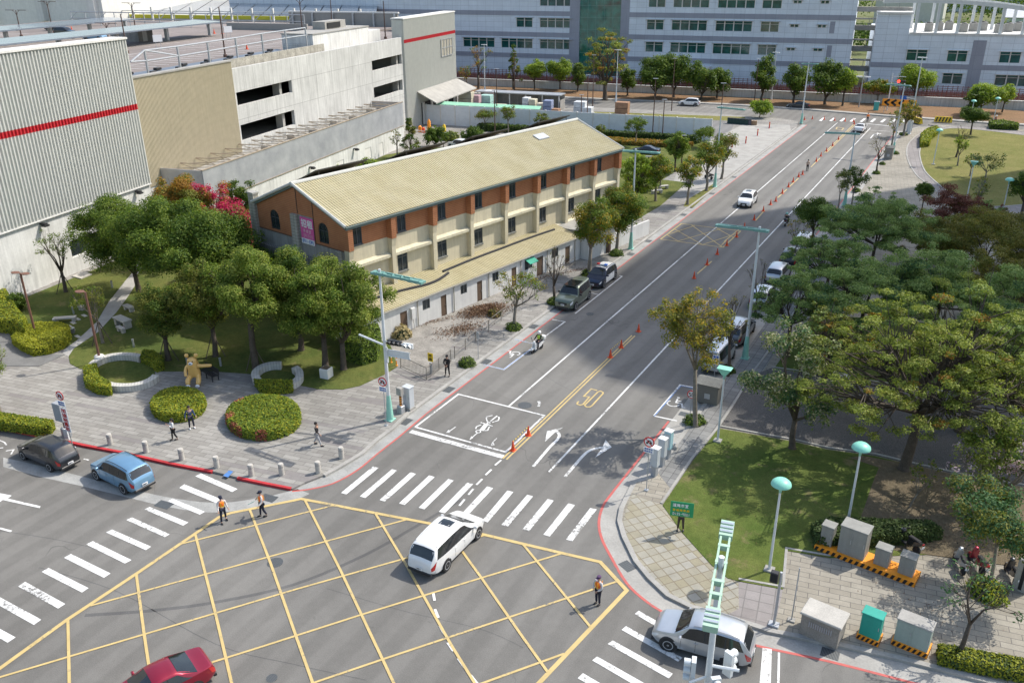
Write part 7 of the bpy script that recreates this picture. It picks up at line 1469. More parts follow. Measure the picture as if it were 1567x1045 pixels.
 i0=ad((P['pelvis'][0],P['pelvis'][1],P['pelvis'][2]-.04),(.138*k+g_,.105*k+g_));i1=ad(P['spine'],(.12*k+g_,.095*k+g_));i2=ad(P['chest'],(.145*k+g_,.105*k+g_));i3=ad((0,0,P['neck'][2]-.03),.06*k+g_*.5);ed=[(i0,i1),(i1,i2),(i2,i3)]
 for s in(1,-1):
  a=ad(A[s][0],.06*k+g_);b=ad(A[s][1],.043*k+g_);ed+=[(i2,a),(a,b)]
  if sleeves:w2=Vector(A[s][1]).lerp(Vector(A[s][2]),.93);c=ad(w2,.032*k+g_*.6);ed+=[(b,c)]
 skin_obj('shirt',pts,ed,shirt,t)
 pts=[];i0=ad((0,0,P['pelvis'][2]),(.135*k+g_*.6,.105*k+g_*.6));ed=[]
 for s in(1,-1):
  a=ad(Lg[s][0],.09*k+g_*.6);b=ad(Lg[s][1],.062*k+g_*.5);c=ad(Vector(Lg[s][2])+Vector((0,0,.02)),.05*k+g_*.4);ed+=[(i0,a),(a,b),(b,c)]
 skin_obj('trousers',pts,ed,trousers,t)
 for s in(1,-1):
  a,b=Vector(Lg[s][2]),Vector(Lg[s][3]);mb=MB();c=a.lerp(b,.5);mb.lathe([(.0,-.05),(.05,-.05),(.055,-.02),(.045,.03),(.0,.045)],(0,0,0),10,sc=(.9,2.5));mb.v=[(v[0]+c.x,v[1]+c.y+.01,max(.0,v[2]+max(.05,c.z-.01)))for v in mb.v];mb.build('shoe',M[shoes],t,smooth=True)
 if vest:
  pts=[];i1=ad((P['spine'][0],P['spine'][1],P['spine'][2]-.12),(.14*k+.035,.115*k+.035));i2=ad(P['chest'],(.185*k+.03,.125*k+.035));i3=ad((0,0,P['neck'][2]-.04),.1*k+.03);vo=skin_obj('vest',pts,[(i1,i2),(i2,i3)],vest,t)
  mb=MB()
  for s in(1,-1):
   for fy in(1,-1):mb.box((s*.085,fy*.168*k,P['chest'][2]-.04),(.03,.012,.3))
  mb.box((0,.165*k,P['spine'][2]+.0),(.24,.012,.03));mb.box((0,-.155*k,P['spine'][2]+.0),(.24,.012,.03));mb.build('reflective_strip',M['yellow'],t)
 if helmet:mb=MB();mb.lathe([(.10,-.10),(.135,-.06),(.145,.02),(.12,.10),(.06,.14),(.0,.15)],(0,.0,hz+.01),14,sc=(.95,1.08));mb.build('helmet',helmet,t,smooth=True)
 elif cap:mb=MB();mb.lathe([(.100,.0),(.106,.02),(.112,.06),(.10,.095),(.05,.11),(.0,.112)],(0,.0,hz+.02),12,sc=(.95,1.1));mb.box((0,.135,hz+.03),(.15,.1,.015));mb.build('cap',cap,t,smooth=False)
 else:
  mb=MB();mb.lathe([(.085,-.06),(.101,-.02),(.106,.03),(.09,.085),(.05,.11),(.0,.118)],(0,-.018,hz+.01),12,sc=(.97,1.03));
  if long_hair:mb.tube([(0,-.05,hz+.03),(0,-.085,hz-.1),(0,-.1,hz-.26)],[.08,.085,.04],8)
  mb.build('hair',M[hair],t,smooth=True)
 return t
navy=solid('navy_cloth',(.012,.016,.035));blackc=solid('black_cloth',(.012,.012,.014));whitec=solid('white_cloth',(.6,.6,.6));orangev=solid('orange_vest',(.95,.20,.03));greyc=solid('grey_cloth',(.35,.35,.36));darkblue=solid('dark_blue_cloth',(.03,.06,.14));whiteshirt=solid('pale_sleeve_cloth',(.55,.52,.5))
OG='traffic officers in orange vests'
def pers(px,py,*a,z=KZ,**k):g=at(px,py,z);return person(a[0],g[0],g[1],*a[1:],z=z,**k)
o1=pers(343,798,'traffic officer in orange vest facing right at the corner of the crosswalk',110,whiteshirt,navy,z=0.,vest=orangev,cap=navy,legs_apart=.08,stride=.08,la=((.06,.04),(.02,.16)),group=OG)
o2=pers(403,790,'traffic officer in orange vest holding a baton low, right of the first one',-150,whiteshirt,navy,z=0.,vest=orangev,cap=navy,stride=.12,ra=((.16,.02),(.16,.10)),group=OG)
o3=pers(915,924,'traffic officer in orange vest standing in the yellow box, hands joined',-160,whiteshirt,navy,z=0.,vest=orangev,cap=solid('purple_cap',(.08,.04,.1)),la=((.08,.06),(-.14,.18)),ra=((.08,.06),(-.14,.18)),group=OG)
pers(1327,187,'tiny distant traffic officer in orange vest at the far crosswalk',160,orangev,navy,z=0.,vest=orangev,cap=navy,group=OG)
pers(1235,262,'man in pale shirt and black trousers standing by the cone line on the road',150,solid('beige_cloth',(.5,.36,.27)),blackc,z=0.,cap=blackc)
pers(267.5,673,'woman in white blouse and black trousers with long hair on the plaza',-160,whitec,blackc,long_hair=True,la=((.03,.1),(-.08,.16),1.),ra=((.03,.1),(-.08,.16),1.),h=1.6,stride=.1)
pers(294,655,'man in navy jacket and white shoes beside the woman on the plaza',120,darkblue,navy,shoes='signwhite',legs_apart=.05,ra=((.12,.0),(.02,.1)))
pers(487,681,'person in black jacket and pale grey trousers striding along the plaza',75,blackc,greyc,stride=.26,la=((.02,-.12),(0,.06)),ra=((.02,.1),(0,.2)))
pers(685,575,'person dressed all in black looking at hands beside the railing',170,blackc,blackc,cap=blackc,la=((.05,.1),(-.14,.18)),ra=((.05,.1),(-.14,.18)),legs_apart=.06,h=1.72)
bh=pers(1041,811,'person in dark clothes holding up a green placard at the corner',165,blackc,solid('brown_cloth',(.06,.045,.035)),la=((.1,.14),(.02,.2),1.),ra=((.1,.14),(.02,.2),1.),legs_apart=.05)
g=at(1041,811,KZ);a_=math.radians(165);fx,fy=math.sin(a_),math.cos(a_)
t=thing('placard','green placard with white and yellow lettering held up at the corner','placard',(g[0]+fx*.34,g[1]+fy*.34,KZ+1.15),-a_)
mb=MB();mb.bx(-.62,.62,-.012,.012,0,.92);mb.build('board',M['signgreen'],t);mb=MB();text(mb,'道建市宣',-.5,.6,.2,.18,.025,lambda x,y,n=0:Vector((-x,.014+n*1.0,y)),gap=1.2);mb.build('white_lettering',M['signwhite'],t);mb=MB();text(mb,'0435-9001',-.48,.08,.14,.07,.02,lambda x,y,n=0:Vector((-x,.014+n*1.0,y)),gap=1.5);mb.build('white_lettering',M['signwhite'],t)
mb=MB();text(mb,'宣道建專線',-.5,.33,.14,.15,.02,lambda x,y,n=0:Vector((-x,.014+n*1.0,y)),gap=1.25);mb.build('yellow_lettering',M['yellow'],t)
t=thing('baton','short grey traffic baton held low by the second officer','baton',(*at(403,790),0));mb=MB();
t.rotation_euler=o2.rotation_euler;mb.tube([(.47,.28,.86),(.62,.62,.68)],.018,6);mb.build('baton_rod',M['mint'],t)
# ------------------------------------------------------------------ scooters
def scooter(label,x,y,az,bodym,seatm=None,rider=None,group=None,z=0.,big=False,lean=.0,box=False):
 t=thing('scooter',label,'scooter',(x,y,z),-math.radians(az),group);R_=.235
 for yy in(.62,-.58):
  mb=MB();mb.lathe([(R_*.6,-.05),(R_*.95,-.05),(R_,0),(R_*.95,.05),(R_*.6,.05)],(0,yy,R_),16,axis='X');wh=mb.build('wheel',M['black'],t,smooth=True,ang=40)
  mb=MB();mb.lathe([(0,-.03),(R_*.6,-.035),(R_*.6,.035),(0,.03)],(0,yy,R_),10,axis='X');mb.build('rim',M['metalgrey'],wh)
 mb=MB();mb.tube([(0,.62,R_+.02),(0,.52,.55),(0,.42,.95)],[.045,.05,.035],8);mb.build('fork',M['metalgrey'],t)
 mb=MB();mb.add([(-.17,.50,.32),(.17,.50,.32),(.20,.36,.34),(-.20,.36,.34),(-.14,.46,.78),(.14,.46,.78),(.17,.34,.84),(-.17,.34,.84)],[(3,2,1,0),(4,5,6,7),(0,1,5,4),(1,2,6,5),(2,3,7,6),(3,0,4,7)]);mb.lathe([(0,-.12),(.12,-.12),(.13,0),(.09,.1),(0,.12)],(0,.42,.90),10);mb.build('front_shield',bodym,t)
 mb=MB();mb.add([(-.07,.84,.34),(.07,.84,.34),(.07,.42,.34),(-.07,.42,.34),(-.07,.74,.46),(.07,.74,.46),(.07,.46,.5),(-.07,.46,.5)],[(3,2,1,0),(4,5,6,7),(0,1,5,4),(1,2,6,5),(2,3,7,6),(3,0,4,7)]);mb.build('mudguard',bodym,t)
 mb=MB();mb.bev((0,.18,.30),(.34,.42,.08),.03);mb.build('footboard',M['blackplastic'],t)
 mb=MB();prof=[(-.02,.30,.17),(-.1,.62,.17),(-.45,.70,.18),(-.82,.78,.11)]
 mb.add([(s*w_,y_,z_)for y_,z_,w_ in((.0,.32,.15),(-.05,.68,.13),(-.45,.70,.17),(-.85,.80,.08),(-.8,.62,.12),(-.35,.40,.18))for s in(-1,1)],[(0,2,4,10),(10,4,6,8),(1,11,5,3),(11,9,7,5),(0,1,3,2),(2,3,5,4),(4,5,7,6),(6,7,9,8),(8,9,11,10),(10,11,1,0)]);mb.build('rear_body',bodym,t)
 mb=MB();mb.bev((0,-.33,.77),(.26,.68,.1),.04);mb.build('seat',seatm or M['black'],t)
 mb=MB();mb.tube([(-.34,.30,1.0),(-.2,.38,.99),(0,.42,.98),(.2,.38,.99),(.34,.30,1.0)],.017,6);mb.build('handlebar',M['black'],t)
 for s in(1,-1):mb=MB();mb.tube([(s*.2,.38,1.0),(s*.26,.42,1.16)],.008,4);mb.lathe([(0,-.01),(.05,-.01),(.05,.01),(0,.01)],(s*.28,.42,1.2),8,axis='Y');mb.build('mirror',M['blackplastic'],t)
 mb=MB();mb.lathe([(0,0),(.07,0),(.06,.03),(0,.04)],(0,.52,.88),10,axis='Y');mb.build('headlight',M['clearlens'],t)
 mb=MB();mb.bev((0,-.86,.74),(.16,.04,.07),.01);mb.build('taillight',M['redlens'],t);mb=MB();mb.bx(-.1,.1,-.9,-.885,.5,.62);mb.build('licence_plate',M['signwhite'],t)
 mb=MB();mb.tube([(.14,-.3,.26),(.16,-.75,.32)],[.04,.055],8);mb.build('exhaust',M['metalgrey'],t)
 if box:mb=MB();mb.bev((0,-.86,.96),(.38,.34,.28),.05);mb.build('top_box',bodym,t)
 if lean:t.rotation_euler=(0,lean,-math.radians(az))
 if rider:lab,sh,tr,hm,vs=rider;a=math.radians(az);person(lab,x-math.sin(a)*.3,y-math.cos(a)*.3,az,sh,tr,z=z,sit=True,helmet=hm,vest=vs,la=((.05,.18),(.0,.24)),ra=((.05,.18),(.0,.24)))
 return t
gx_,gy_=at(822,537);scooter('white police scooter riding on the left side of the road',gx_,gy_,188,P_white,rider=('scooter rider with white helmet and lime green vest on the left lane',blackc,navy,M['signwhite'],solid('lime_vest',(.35,.75,.1))),box=True)
gx_,gy_=at(1203,345);scooter('black scooter ridden away from the camera in the shaded lane',gx_,gy_,0,P_dark,rider=('scooter rider in black with green helmet in the shaded right lane',blackc,blackc,M['mint'],None),box=True)
gx_,gy_=at(1084,274,KZ);scooter('black scooter parked by the lamp post at the driveway',gx_,gy_,-60,P_dark,z=KZ,lean=.12)
gx_,gy_=at(1387,838,KZ);scooter('black scooter parked behind the grey cabinets',gx_,gy_,-55,P_dark,z=KZ,lean=.12)
gx_,gy_=at(1492,868,KZ);scooter('bright red scooter parked under the corner tree',gx_,gy_,-30,P_red,z=KZ,lean=.12)
gx_,gy_=at(1466,868,KZ);scooter('white and black scooter left of the red one',gx_,gy_,-20,P_silver,z=KZ,lean=.12)
gx_,gy_=at(1545,885,KZ);scooter('dark scooter at the right edge beside the concrete post',gx_,gy_,-20,P_dark,z=KZ,lean=.12)
gx_,gy_=at(1404,182);scooter('scooter on the cross road by the far right corner',gx_,gy_,262,P_dark,rider=('rider in black on the far cross road',blackc,blackc,blackc,None))
gx_,gy_=at(1520,190);scooter('scooter with a maroon-clad rider at the upper right',gx_,gy_,262,P_dark,rider=('rider in maroon jacket at the upper right',solid('maroon_cloth',(.12,.02,.05)),blackc,M['signwhite'],None))
# ------------------------------------------------------------------ street furniture
def disc(mb,c,r,th,m=0,n=24):mb.lathe([(0,-th/2),(r,-th/2),(r,th/2),(0,th/2)],c,n,m,axis='Y');return mb
def make_cone():
 t=thing('traffic_cone','','traffic cone');mb=MB();mb.bev((0,0,.02),(.38,.38,.04),.01);mb.lathe([(.15,.04),(.135,.1),(.105,.25)],(0,0,0),14);mb.lathe([(.078,.4),(.035,.68),(.03,.7),(0,.71)],(0,0,0),14);mb.build('cone_body',M['cone'],t,smooth=True,ang=40)
 mb=MB();mb.lathe([(.105,.25),(.078,.4)],(0,0,0),14);mb.build('reflective_band',M['cone'],t,smooth=True);return t
ORD='first second third fourth fifth sixth seventh eighth ninth tenth eleventh twelfth thirteenth fourteenth fifteenth sixteenth seventeenth eighteenth nineteenth twentieth'.split()
cones=[(785,689),(808.5,666),(934,547),(950.5,532),(977,507.5),(1062,426),(1082,405.5),(1097.5,389.5),(1112,376),(1127,363),(1139,349.5),(1154,337),(1168,323.5),(1179,313.5),(1187,308.5),(1197,296.5),(1206.5,286.5),(1213.5,279),(1222,271),(1228,267.5)]
cones2=[(1249,247.5),(1256,239.5),(1264.5,232),(1274,223.5),(1283,214),(1307,190.5),(1231,184),(1243,182.8),(1261,183.5),(1277,185),(1293,186.2),(1306,187)]
cone0=None
for i,(px,py)in enumerate(cones):
 g=at(px,py);lab='orange traffic cone, %s in the centre line counting from the stop line'%ORD[i]
 if cone0 is None:cone0=make_cone();cone0.location=(*g,.01);cone0['label']=lab;cone0['group']='cones along the centre of the road'
 else:dup(cone0,(*g,.01),i*.7,lab)
for i,(px,py)in enumerate(cones2):
 g=at(px,py);dup(cone0,(*g,.01),i*.5,'orange traffic cone, %s beyond the man in the pale shirt towards the far junction'%ORD[i]if i<6 else 'orange traffic cone, %s from the left beside the far crosswalk'%ORD[i-6],'cones along the centre of the road' if i<6 else 'cones beside the far crosswalk')
def bar(p,q,lab):
 a,b=at(*p),at(*q);t=thing('cone_bar',lab,'cone bar',(*a,.66),0,'striped bars linking the cones');d=Vector((b[0]-a[0],b[1]-a[1],0));n_=14
 for k_,nm in((0,'yellow_band'),(1,'black_band')):
  mb=MB()
  for i in range(n_):
   if i%2==k_:mb.tube([d*(i/n_),d*((i+1)/n_)],.022,6,cap=False)
  mb.build(nm,M['yellow']if k_==0 else M['blackpaint'],t)
bar(cones[0],cones[1],'yellow and black bar linking the two cones at the stop line');bar(cones[2],cones[3],'yellow and black bar linking the third and fourth cones')
for px,py,lab in((1299,0,''),):pass
for i,(px,py)in enumerate(((378,76),(328,52),(340,52.5),(98,47),(110,47),(221,49))):
 v,u=FW_.g(px,py,15.6);x,y=FW_.xy(v,u);dup(cone0,(x,y,15.6),0,('orange cone on the factory roof behind the truss rail','orange cone on the factory roof, left one of the pair below the grey parapet','orange cone on the factory roof, right one of the pair below the grey parapet','orange cone between the solar canopies, left one','orange cone between the solar canopies, right one','orange cone by the white sack on the factory roof')[i],'cones on the factory roof',1.3)
bz=[(169.3,680),(224,691.5),(278.6,703),(332,715),(385,727.5),(431.3,726),(487.3,723),(522.7,700.5)]
b0=None
for i,(px,py)in enumerate(bz):
 g=at(px,py,KZ);lab='grey granite bollard, %s from the left along the plaza edge'%ORD[i]
 if b0 is None:
  b0=thing('bollard',lab,'bollard',(*g,KZ),0,'granite bollards along the plaza edge');mb=MB();mb.lathe([(.17,0),(.17,.62),(.155,.62),(.155,.65),(.17,.65),(.17,.76),(.15,.8),(0,.81)],(0,0,0),18);mb.build('shaft',M['stone'],b0,smooth=True,ang=35)
  mb=MB();mb.lathe([(.173,.58),(.173,.6)],(0,0,0),18);mb.build('groove',M['darkconc'],b0)
 else:dup(b0,(*g,KZ),i,lab)
def column(px,py,ptop,a0,a1,lab,style='arm',z=KZ,h=None,base=None):
 g=base or at(px,py,z);h=h or hgt(px,py,ptop,z)-z;t=thing('street_lamp',lab,'street lamp',(*g,z),0,'tall pale street lamps')
 mb=MB();mb.tube([(0,0,0),(0,0,1.9)],[.27,.14],10);mb.bev((0,0,.04),(.6,.6,.08),.02);mb.build('pole_foot',M['mint']if style=='arm' else M['pole'],t,smooth=True,ang=40)
 mb=MB();mb.tube([(0,0,1.85),(0,0,h+.1)],[.13,.075],10);mb.lathe([(.09,h+.08),(.09,h+.26),(0,h+.28)],(0,0,0),10);mb.build('pole',M['pole'],t,smooth=True,ang=40)
 if style=='arm':
  p,q=Vector((*at(*a0,h+z),h)),Vector((*at(*a1,h+z),h));p-=Vector((g[0],g[1],0));q-=Vector((g[0],g[1],0));d=(q-p);L_=d.length;d.normalize();n_=Vector((-d.y,d.x,0));mm=(p+q)/2;sh_=Vector((mm.x,mm.y,0));
  off=-n_*(mm.dot(n_));p+=off;q+=off
  mb=MB()
  for s in(-1,1):mb.box(((p+q)/2)+n_*s*.17,(L_,.1,.16),rz=math.atan2(d.y,d.x))
  for k_ in np.linspace(0,1,6):mb.box(p.lerp(q,k_),(.09,.42,.16),rz=math.atan2(d.y,d.x))
  mb.build('lamp_arm',M['teal'],t)
  for k_ in(.0,.82):mb=MB();mb.box(p.lerp(q,k_+.09)+Vector((0,0,-.02)),(1.1,.5,.14),rz=math.atan2(d.y,d.x));mb.build('lamp_head',M['teal'],t)
 else:
  p,q=Vector((-.5,0,h+.12)),Vector((.5,0,h+.12));mb=MB();mb.box((.0,0,h+.15),(1.5,.4,.14));mb.build('lamp_head',M['pole'],t)
 return t,g,h
sg,g_sig,h_sig=column(597,642,418,(569.5,419),(638.7,433.6),'tall pale street lamp with traffic signals at the left corner of the crosswalk')
column(965,381,232,(956,231.5),(1006,234.6),'tall street lamp at the far end of the brick building')
column(1093.5,286,165,(1100,165),(1136.6,168.5),'tall street lamp by the driveway and the parked scooter')
column(1226,189,98,(1229,98),(1250,98.5),'tall street lamp at the far left corner of the junction')
column(1140,548,352,(1100,345),(1171.5,353.5),'tall street lamp beside the shaded parked cars')
column(1292,315,205,(1265,203),(1313,205),'tall street lamp before the oval lawn, left of the park')
column(1366,236,131,(1357,130),(1389,132.5),'tall street lamp near the far chevron sign')
for a in((942.5,156,78,'slim white lamp post beyond the barrier, left of the far white car'),(742,140,70,'slim white lamp post above the storage yard'),(1180,153,82,'slim white lamp post in front of the long office'),):
 column(a[0],a[1],a[2],None,None,a[3],'slim',z=.1)
column(1391,205,90,None,None,'leaning white column with cameras at the far corner','slim')
def signal_head(t,c,face,n_=3,horiz=True,m=None):
 "c local centre; face = direction angle (rad) of the lenses in the parent's space"
 d=Vector((math.cos(face),math.sin(face),0));s=Vector((-d.y,d.x,0));mb=MB();mb.box(c,(.16,.34*n_ if horiz else .34,.34 if horiz else .34*n_),rz=face);o=mb.build('signal_head',m or M['pole'],t)
 for i in range(n_):
  cc=Vector(c)+(s*(i-(n_-1)/2)*.33 if horiz else Vector((0,0,(i-(n_-1)/2)*.33)))+d*.1;mb=MB();mb.lathe([(0,0),(.125,0),(.13,.03)],(0,0,0),14,axis='X');mb.v=[tuple(cc+d*v[0]+s*v[1]+Vector((0,0,v[2])))for v in mb.v];mb.build('lens',M['dark'],o)
  mb=MB();n=12;vs=[]
  for e in(0,.24):
   for k_ in range(n):a=-.3+(PI+.6)*k_/(n-1);vs.append(tuple(cc+d*e+s*math.cos(a)*.145+Vector((0,0,math.sin(a)*.145))))
  mb.add(vs,[(k_,k_+1,n+k_+1,n+k_)for k_ in range(n-1)]);mb.build('visor',m or M['pole'],o)
za=5.6
mb=MB();mb.tube([(0,0,za+.35),(1.6,.15,za+.3)],.05,6);mb.tube([(0,0,za),(-1.9,-.25,za+.5)],.07,6);mb.build('bracket',M['pole'],sg)
signal_head(sg,Vector((.75,.1,za+.3)),-1.45,3,True,M['blackplastic']);signal_head(sg,Vector((1.75,.22,za+.25)),-1.45,2,True)
mb=MB();
for z_ in(za-.7,za-.25):mb.tube([(.15,0,z_),(1.9,.2,z_)],.035,5)
mb.box((1.02,.12,za-.48),(1.6,.04,.4),rz=.1);mb.bx(.1,.22,-.1,.02,za-1.2,za-.1);mb.build('sign_frame',M['pole'],sg)
def round_sign(px,py,ptop,face,lab,plate=True,figures=None,r=.33,col=None,z=KZ,slash=True,banner=None):
 g=at(px,py,z);h=hgt(px,py,ptop,z)-z;t=thing('road_sign',lab,'road sign',(*g,z),-math.radians(face))
 mb=MB();mb.tube([(0,0,0),(0,0,h)],.03,6);mb.bev((0,0,.03),(.24,.24,.06),.01);mb.build('post',M['metalgrey'],t);c=(0,.06,h-r)
 mb=MB();disc(mb,c,r,.02);mb.build('rim',M['signred'],t);mb=MB();disc(mb,(0,.075,h-r),r*.78,.012);fc=mb.build('face',M['signwhite'],t)
 Pn=lambda x,y,n=0:Vector((-x,.082+n*1.0,h-r+y))
 mb=MB()
 if figures=='50':text(mb,'50',-.17,-.12,.24,.13,.045,Pn,gap=1.5)
 else:
  strokes(mb,[((-.16,-.02),(.14,-.02)),((-.1,.06),(.06,.1)),((.06,.1),(.16,-.02)),((-.14,-.1),(-.08,-.03)),((.1,-.1),(.14,-.03)),((-.16,-.1),(-.06,-.1)),((.06,-.1),(.16,-.1)),((-.02,.12),(-.02,0))],.05,Pn)
 mb.build('pictogram',M['blackpaint'],fc)
 if slash and figures!='50':mb=MB();Ps=lambda x,y,n=0:Vector((-x,.094+n*1.0,h-r+y));strokes(mb,[((-.22,.22),(.22,-.22))],.05,Ps);mb.build('slash',M['signred'],fc)
 if plate:
  mb=MB();mb.bev((0,.065,h-2*r-.22),(.6,.02,.34),.005);pl=mb.build('plate',M['signwhite'],t);mb=MB();Pt=lambda x,y,n=0:Vector((-x,.078+n*1.0,h-2*r-.22+y))
  for yy in(.04,-.12):text(mb,'限時專站',-.25,yy,.1,.1,.014,Pt,gap=1.25)
  mb.build('plate_lettering',M['signblue'],pl)
 if banner:
  mb=MB();mb.bev((-.02,.05,h-2*r-.45-.95),(.5,.02,1.75),.005);bn=mb.build('strip_board',M['signwhite'],t);mb=MB();Pb=lambda x,y,n=0:Vector((-x,.064+n*1.0,y));text(mb,banner,-.17,h-2*r-.45-.42,.28,.34,.05,Pb,dirn=(0,-1),gap=1.17);mb.build('red_lettering',M['signred'],bn)
 return t
round_sign(112,685,598,175,'no-stopping sign over a white strip with red lettering at the red kerb',banner='加油站靠右')
round_sign(591,651,577,175,'round red-rimmed sign with plate before the left signal column')
round_sign(989,750,668,180,'round red-rimmed sign with plate at the right corner cabinets')
round_sign(1055,645,597,180,'round red-rimmed 50 speed limit sign on the right verge',plate=False,figures='50',r=.3)
g=at(1092,586,KZ);t=thing('parking_sign','blue and white accessible parking sign behind the silver van','road sign',(*g,KZ),PI);mb=MB();mb.tube([(0,0,0),(0,0,2.2)],.025,6);mb.build('post',M['metalgrey'],t);mb=MB();mb.bx(-.24,.24,.03,.05,1.55,2.3);mb.build('board',M['signwhite'],t);mb=MB();mb.bx(-.19,.19,.051,.056,1.92,2.25);bp_=mb.build('blue_panel',M['signblue'],t)
mb=MB();strokes(mb,[((0,2.2),(0,2.08)),((0,2.08),(.08,2.08)),((.08,2.08),(.12,1.98)),((-.08,2.06),(-.08,1.98)),((-.08,1.98),(.02,1.95)),((-.1,1.75),(.1,1.75)),((-.1,1.65),(.1,1.65))],.03,lambda x,y,n=0:Vector((-x,.058+n*1.0,y)));mb.build('wheelchair_symbol',M['signwhite'],bp_)
def cabinet(lab,px,py,w_,d_,h,m,az=0,base=None,z=KZ,seams=2,name='utility_cabinet',hazard=False,legs=None,top=None,g=None):
 g=g or at(px,py,z);t=thing(name,lab,'utility cabinet',(*g,z),-math.radians(az));zb=0
 if base:mb=MB();mb.bev((0,0,base/2),(w_+.12,d_+.12,base),.01);bo_=mb.build('plinth',M['concrete'],t);zb=base
 if hazard:
  for sx_,L_ in((1,w_+.12),(0,d_+.12)):
   mb=MB();n_=int(L_/.2)
   for i in range(n_):
    a=-L_/2+i*L_/n_;b_=a+L_/n_/2
    if sx_:mb.add([(a,-d_/2-.064,.02),(b_,-d_/2-.064,.02),(b_+.1,-d_/2-.064,base-.01),(a+.1,-d_/2-.064,base-.01)],[(0,1,2,3)])
    else:mb.add([(w_/2+.064,a,.02),(w_/2+.064,b_,.02),(w_/2+.064,b_+.1,base-.01),(w_/2+.064,a+.1,base-.01)],[(0,1,2,3)])
   mb.build('hazard_stripe',M['blackpaint'],bo_)
  bo_.data.materials[0]=M['orange']
 mb=MB();mb.bev((0,0,zb+h/2),(w_,d_,h),.02);mb.build('casing',m,t);mb=MB();mb.bev((0,0,zb+h+.02),(w_+.07,d_+.07,.05),.015);mb.build('lid',top or m,t)
 for s in(-1,1):
  for i in range(seams):mb=MB();ww=w_/seams-.04;x=-w_/2+w_/seams*(i+.5);mb.bx(x-ww/2,x+ww/2,s*(d_/2)-.003 if s>0 else-d_/2-.009,s*(d_/2)+.009 if s>0 else-d_/2+.003,zb+.08,zb+h-.08);dr=mb.build('door',m,t);mb=MB();mb.bx(x+ww/2-.07,x+ww/2-.04,s*(d_/2+.02)-.012,s*(d_/2+.02)+.012,zb+h*.45,zb+h*.6);mb.build('handle',M['metalgrey'],dr)
 return t
gb=solid('cabinet_grey',(.27,.27,.25),.6,streak=.15);gl_=solid('cabinet_pale_grey',(.5,.53,.55),.5,streak=.06);tg=solid('cabinet_teal',(.02,.32,.25),.5,streak=.08);gg_=solid('cabinet_green_grey',(.32,.38,.34),.5,streak=.12)
cabinet('tall pale grey cabinet at the kerb beside the left signal column',626,625,.62,.5,1.55,gl_,5,.18)
t=thing('signal_controller','small grey box on a black and yellow striped post at the left corner','signal box',(*at(614,631,KZ),KZ),-.1);mb=MB();mb.bev((0,0,.28),(.42,.42,.56),.04);mb.build('plinth',M['metalgrey'],t);mb=MB();mb.tube([(0,0,.56),(0,0,1.4)],.085,10);mb.build('post',M['orange'],t);mb=MB();[mb.tube([(0,0,.66+i*.18),(0,0,.75+i*.18)],.088,10,cap=False)for i in range(4)];mb.build('black_band',M['blackpaint'],t);mb=MB();mb.bev((0,0,1.68),(.42,.34,.56),.03);mb.build('box',M['concrete'],t)
cabinet('pale blue-white cabinet nearest the round sign at the right corner',1001,728,.5,.42,1.5,gl_,20,.75,base and 0 if False else KZ)if False else None
for i,(px,py,lab)in enumerate(((1001,727,'pale grey pole cabinet nearest the round sign at the right corner'),(1012,712,'pale grey pole cabinet in the middle of the trio at the right corner'),(1021,700,'pale blue cabinet farthest in the trio at the right corner'))):
 t=thing('pole_cabinet',lab,'utility cabinet',(*at(px,py,KZ),KZ),-.15,'cabinets at the right corner');mb=MB();mb.bev((0,0,.35),(.34,.34,.7),.03);mb.build('plinth',M['metalgrey'],t);mb=MB();mb.bev((0,0,.7+.62),(.46,.4,1.2),.02);mb.build('casing',gl_ if i<2 else solid('pale_blue_paint',(.35,.55,.6)),t);mb=MB();mb.bev((0,0,1.96),(.52,.46,.06),.01);mb.build('lid',M['signwhite'],t);mb=MB();mb.bx(-.18,.18,-.212,-.205,.85,1.8);mb.build('door',gl_,t)
t=thing('kerb_block','small concrete stump beside the corner cabinets','bollard',(*at(1032,686,KZ),KZ));mb=MB();mb.bev((0,0,.12),(.4,.3,.24),.05);mb.build('block',M['concrete'],t);mb=MB();mb.tube([(0,0,.24),(0,0,.4)],.06,8);mb.build('cap',M['metalgrey'],t)
t=thing('striped_plinth','long black and yellow striped plinth under the row of grey cabinets','plinth',(*at(1325,860,KZ),KZ),math.radians(-9));mb=MB();mb.bev((0,0,.14),(5.1,1.15,.28),.01);pb_=mb.build('plinth_body',M['orange'],t);mb=MB()
for i in range(17):a=-2.55+i*.3;mb.add([(a,-.579,.01),(min(a+.15,2.55),-.579,.01),(min(a+.25,2.55),-.579,.27),(a+.1,-.579,.27)],[(0,1,2,3)])
for i in range(4):a=-.57+i*.3;mb.add([(2.554,a,.01),(2.554,a+.15,.01),(2.554,a+.22,.27),(2.554,a+.08,.27)],[(0,1,2,3)])
mb.build('hazard_stripe',M['blackpaint'],pb_)
base_=Vector((*at(1325,860,KZ),KZ));Rz=Matrix.Rotation(math.radians(-9),3,'Z')
for x_,w_,d_,h_,lab,se in((-2.1,.62,.6,1.15,'small grey cabinet at the left end of the striped plinth',1),(-.75,1.35,.9,1.65,'largest grey cabinet on the striped plinth',2),(.75,.72,.6,1.0,'low grey cabinet third along the striped plinth',1),(1.95,.72,.6,1.05,'low grey cabinet at the right end of the striped plinth',1)):
 p=base_+Rz@Vector((x_,.05,0));cabinet(lab,0,0,w_,d_,h_,gb,9,None,KZ+.28,se,g=(p.x,p.y))
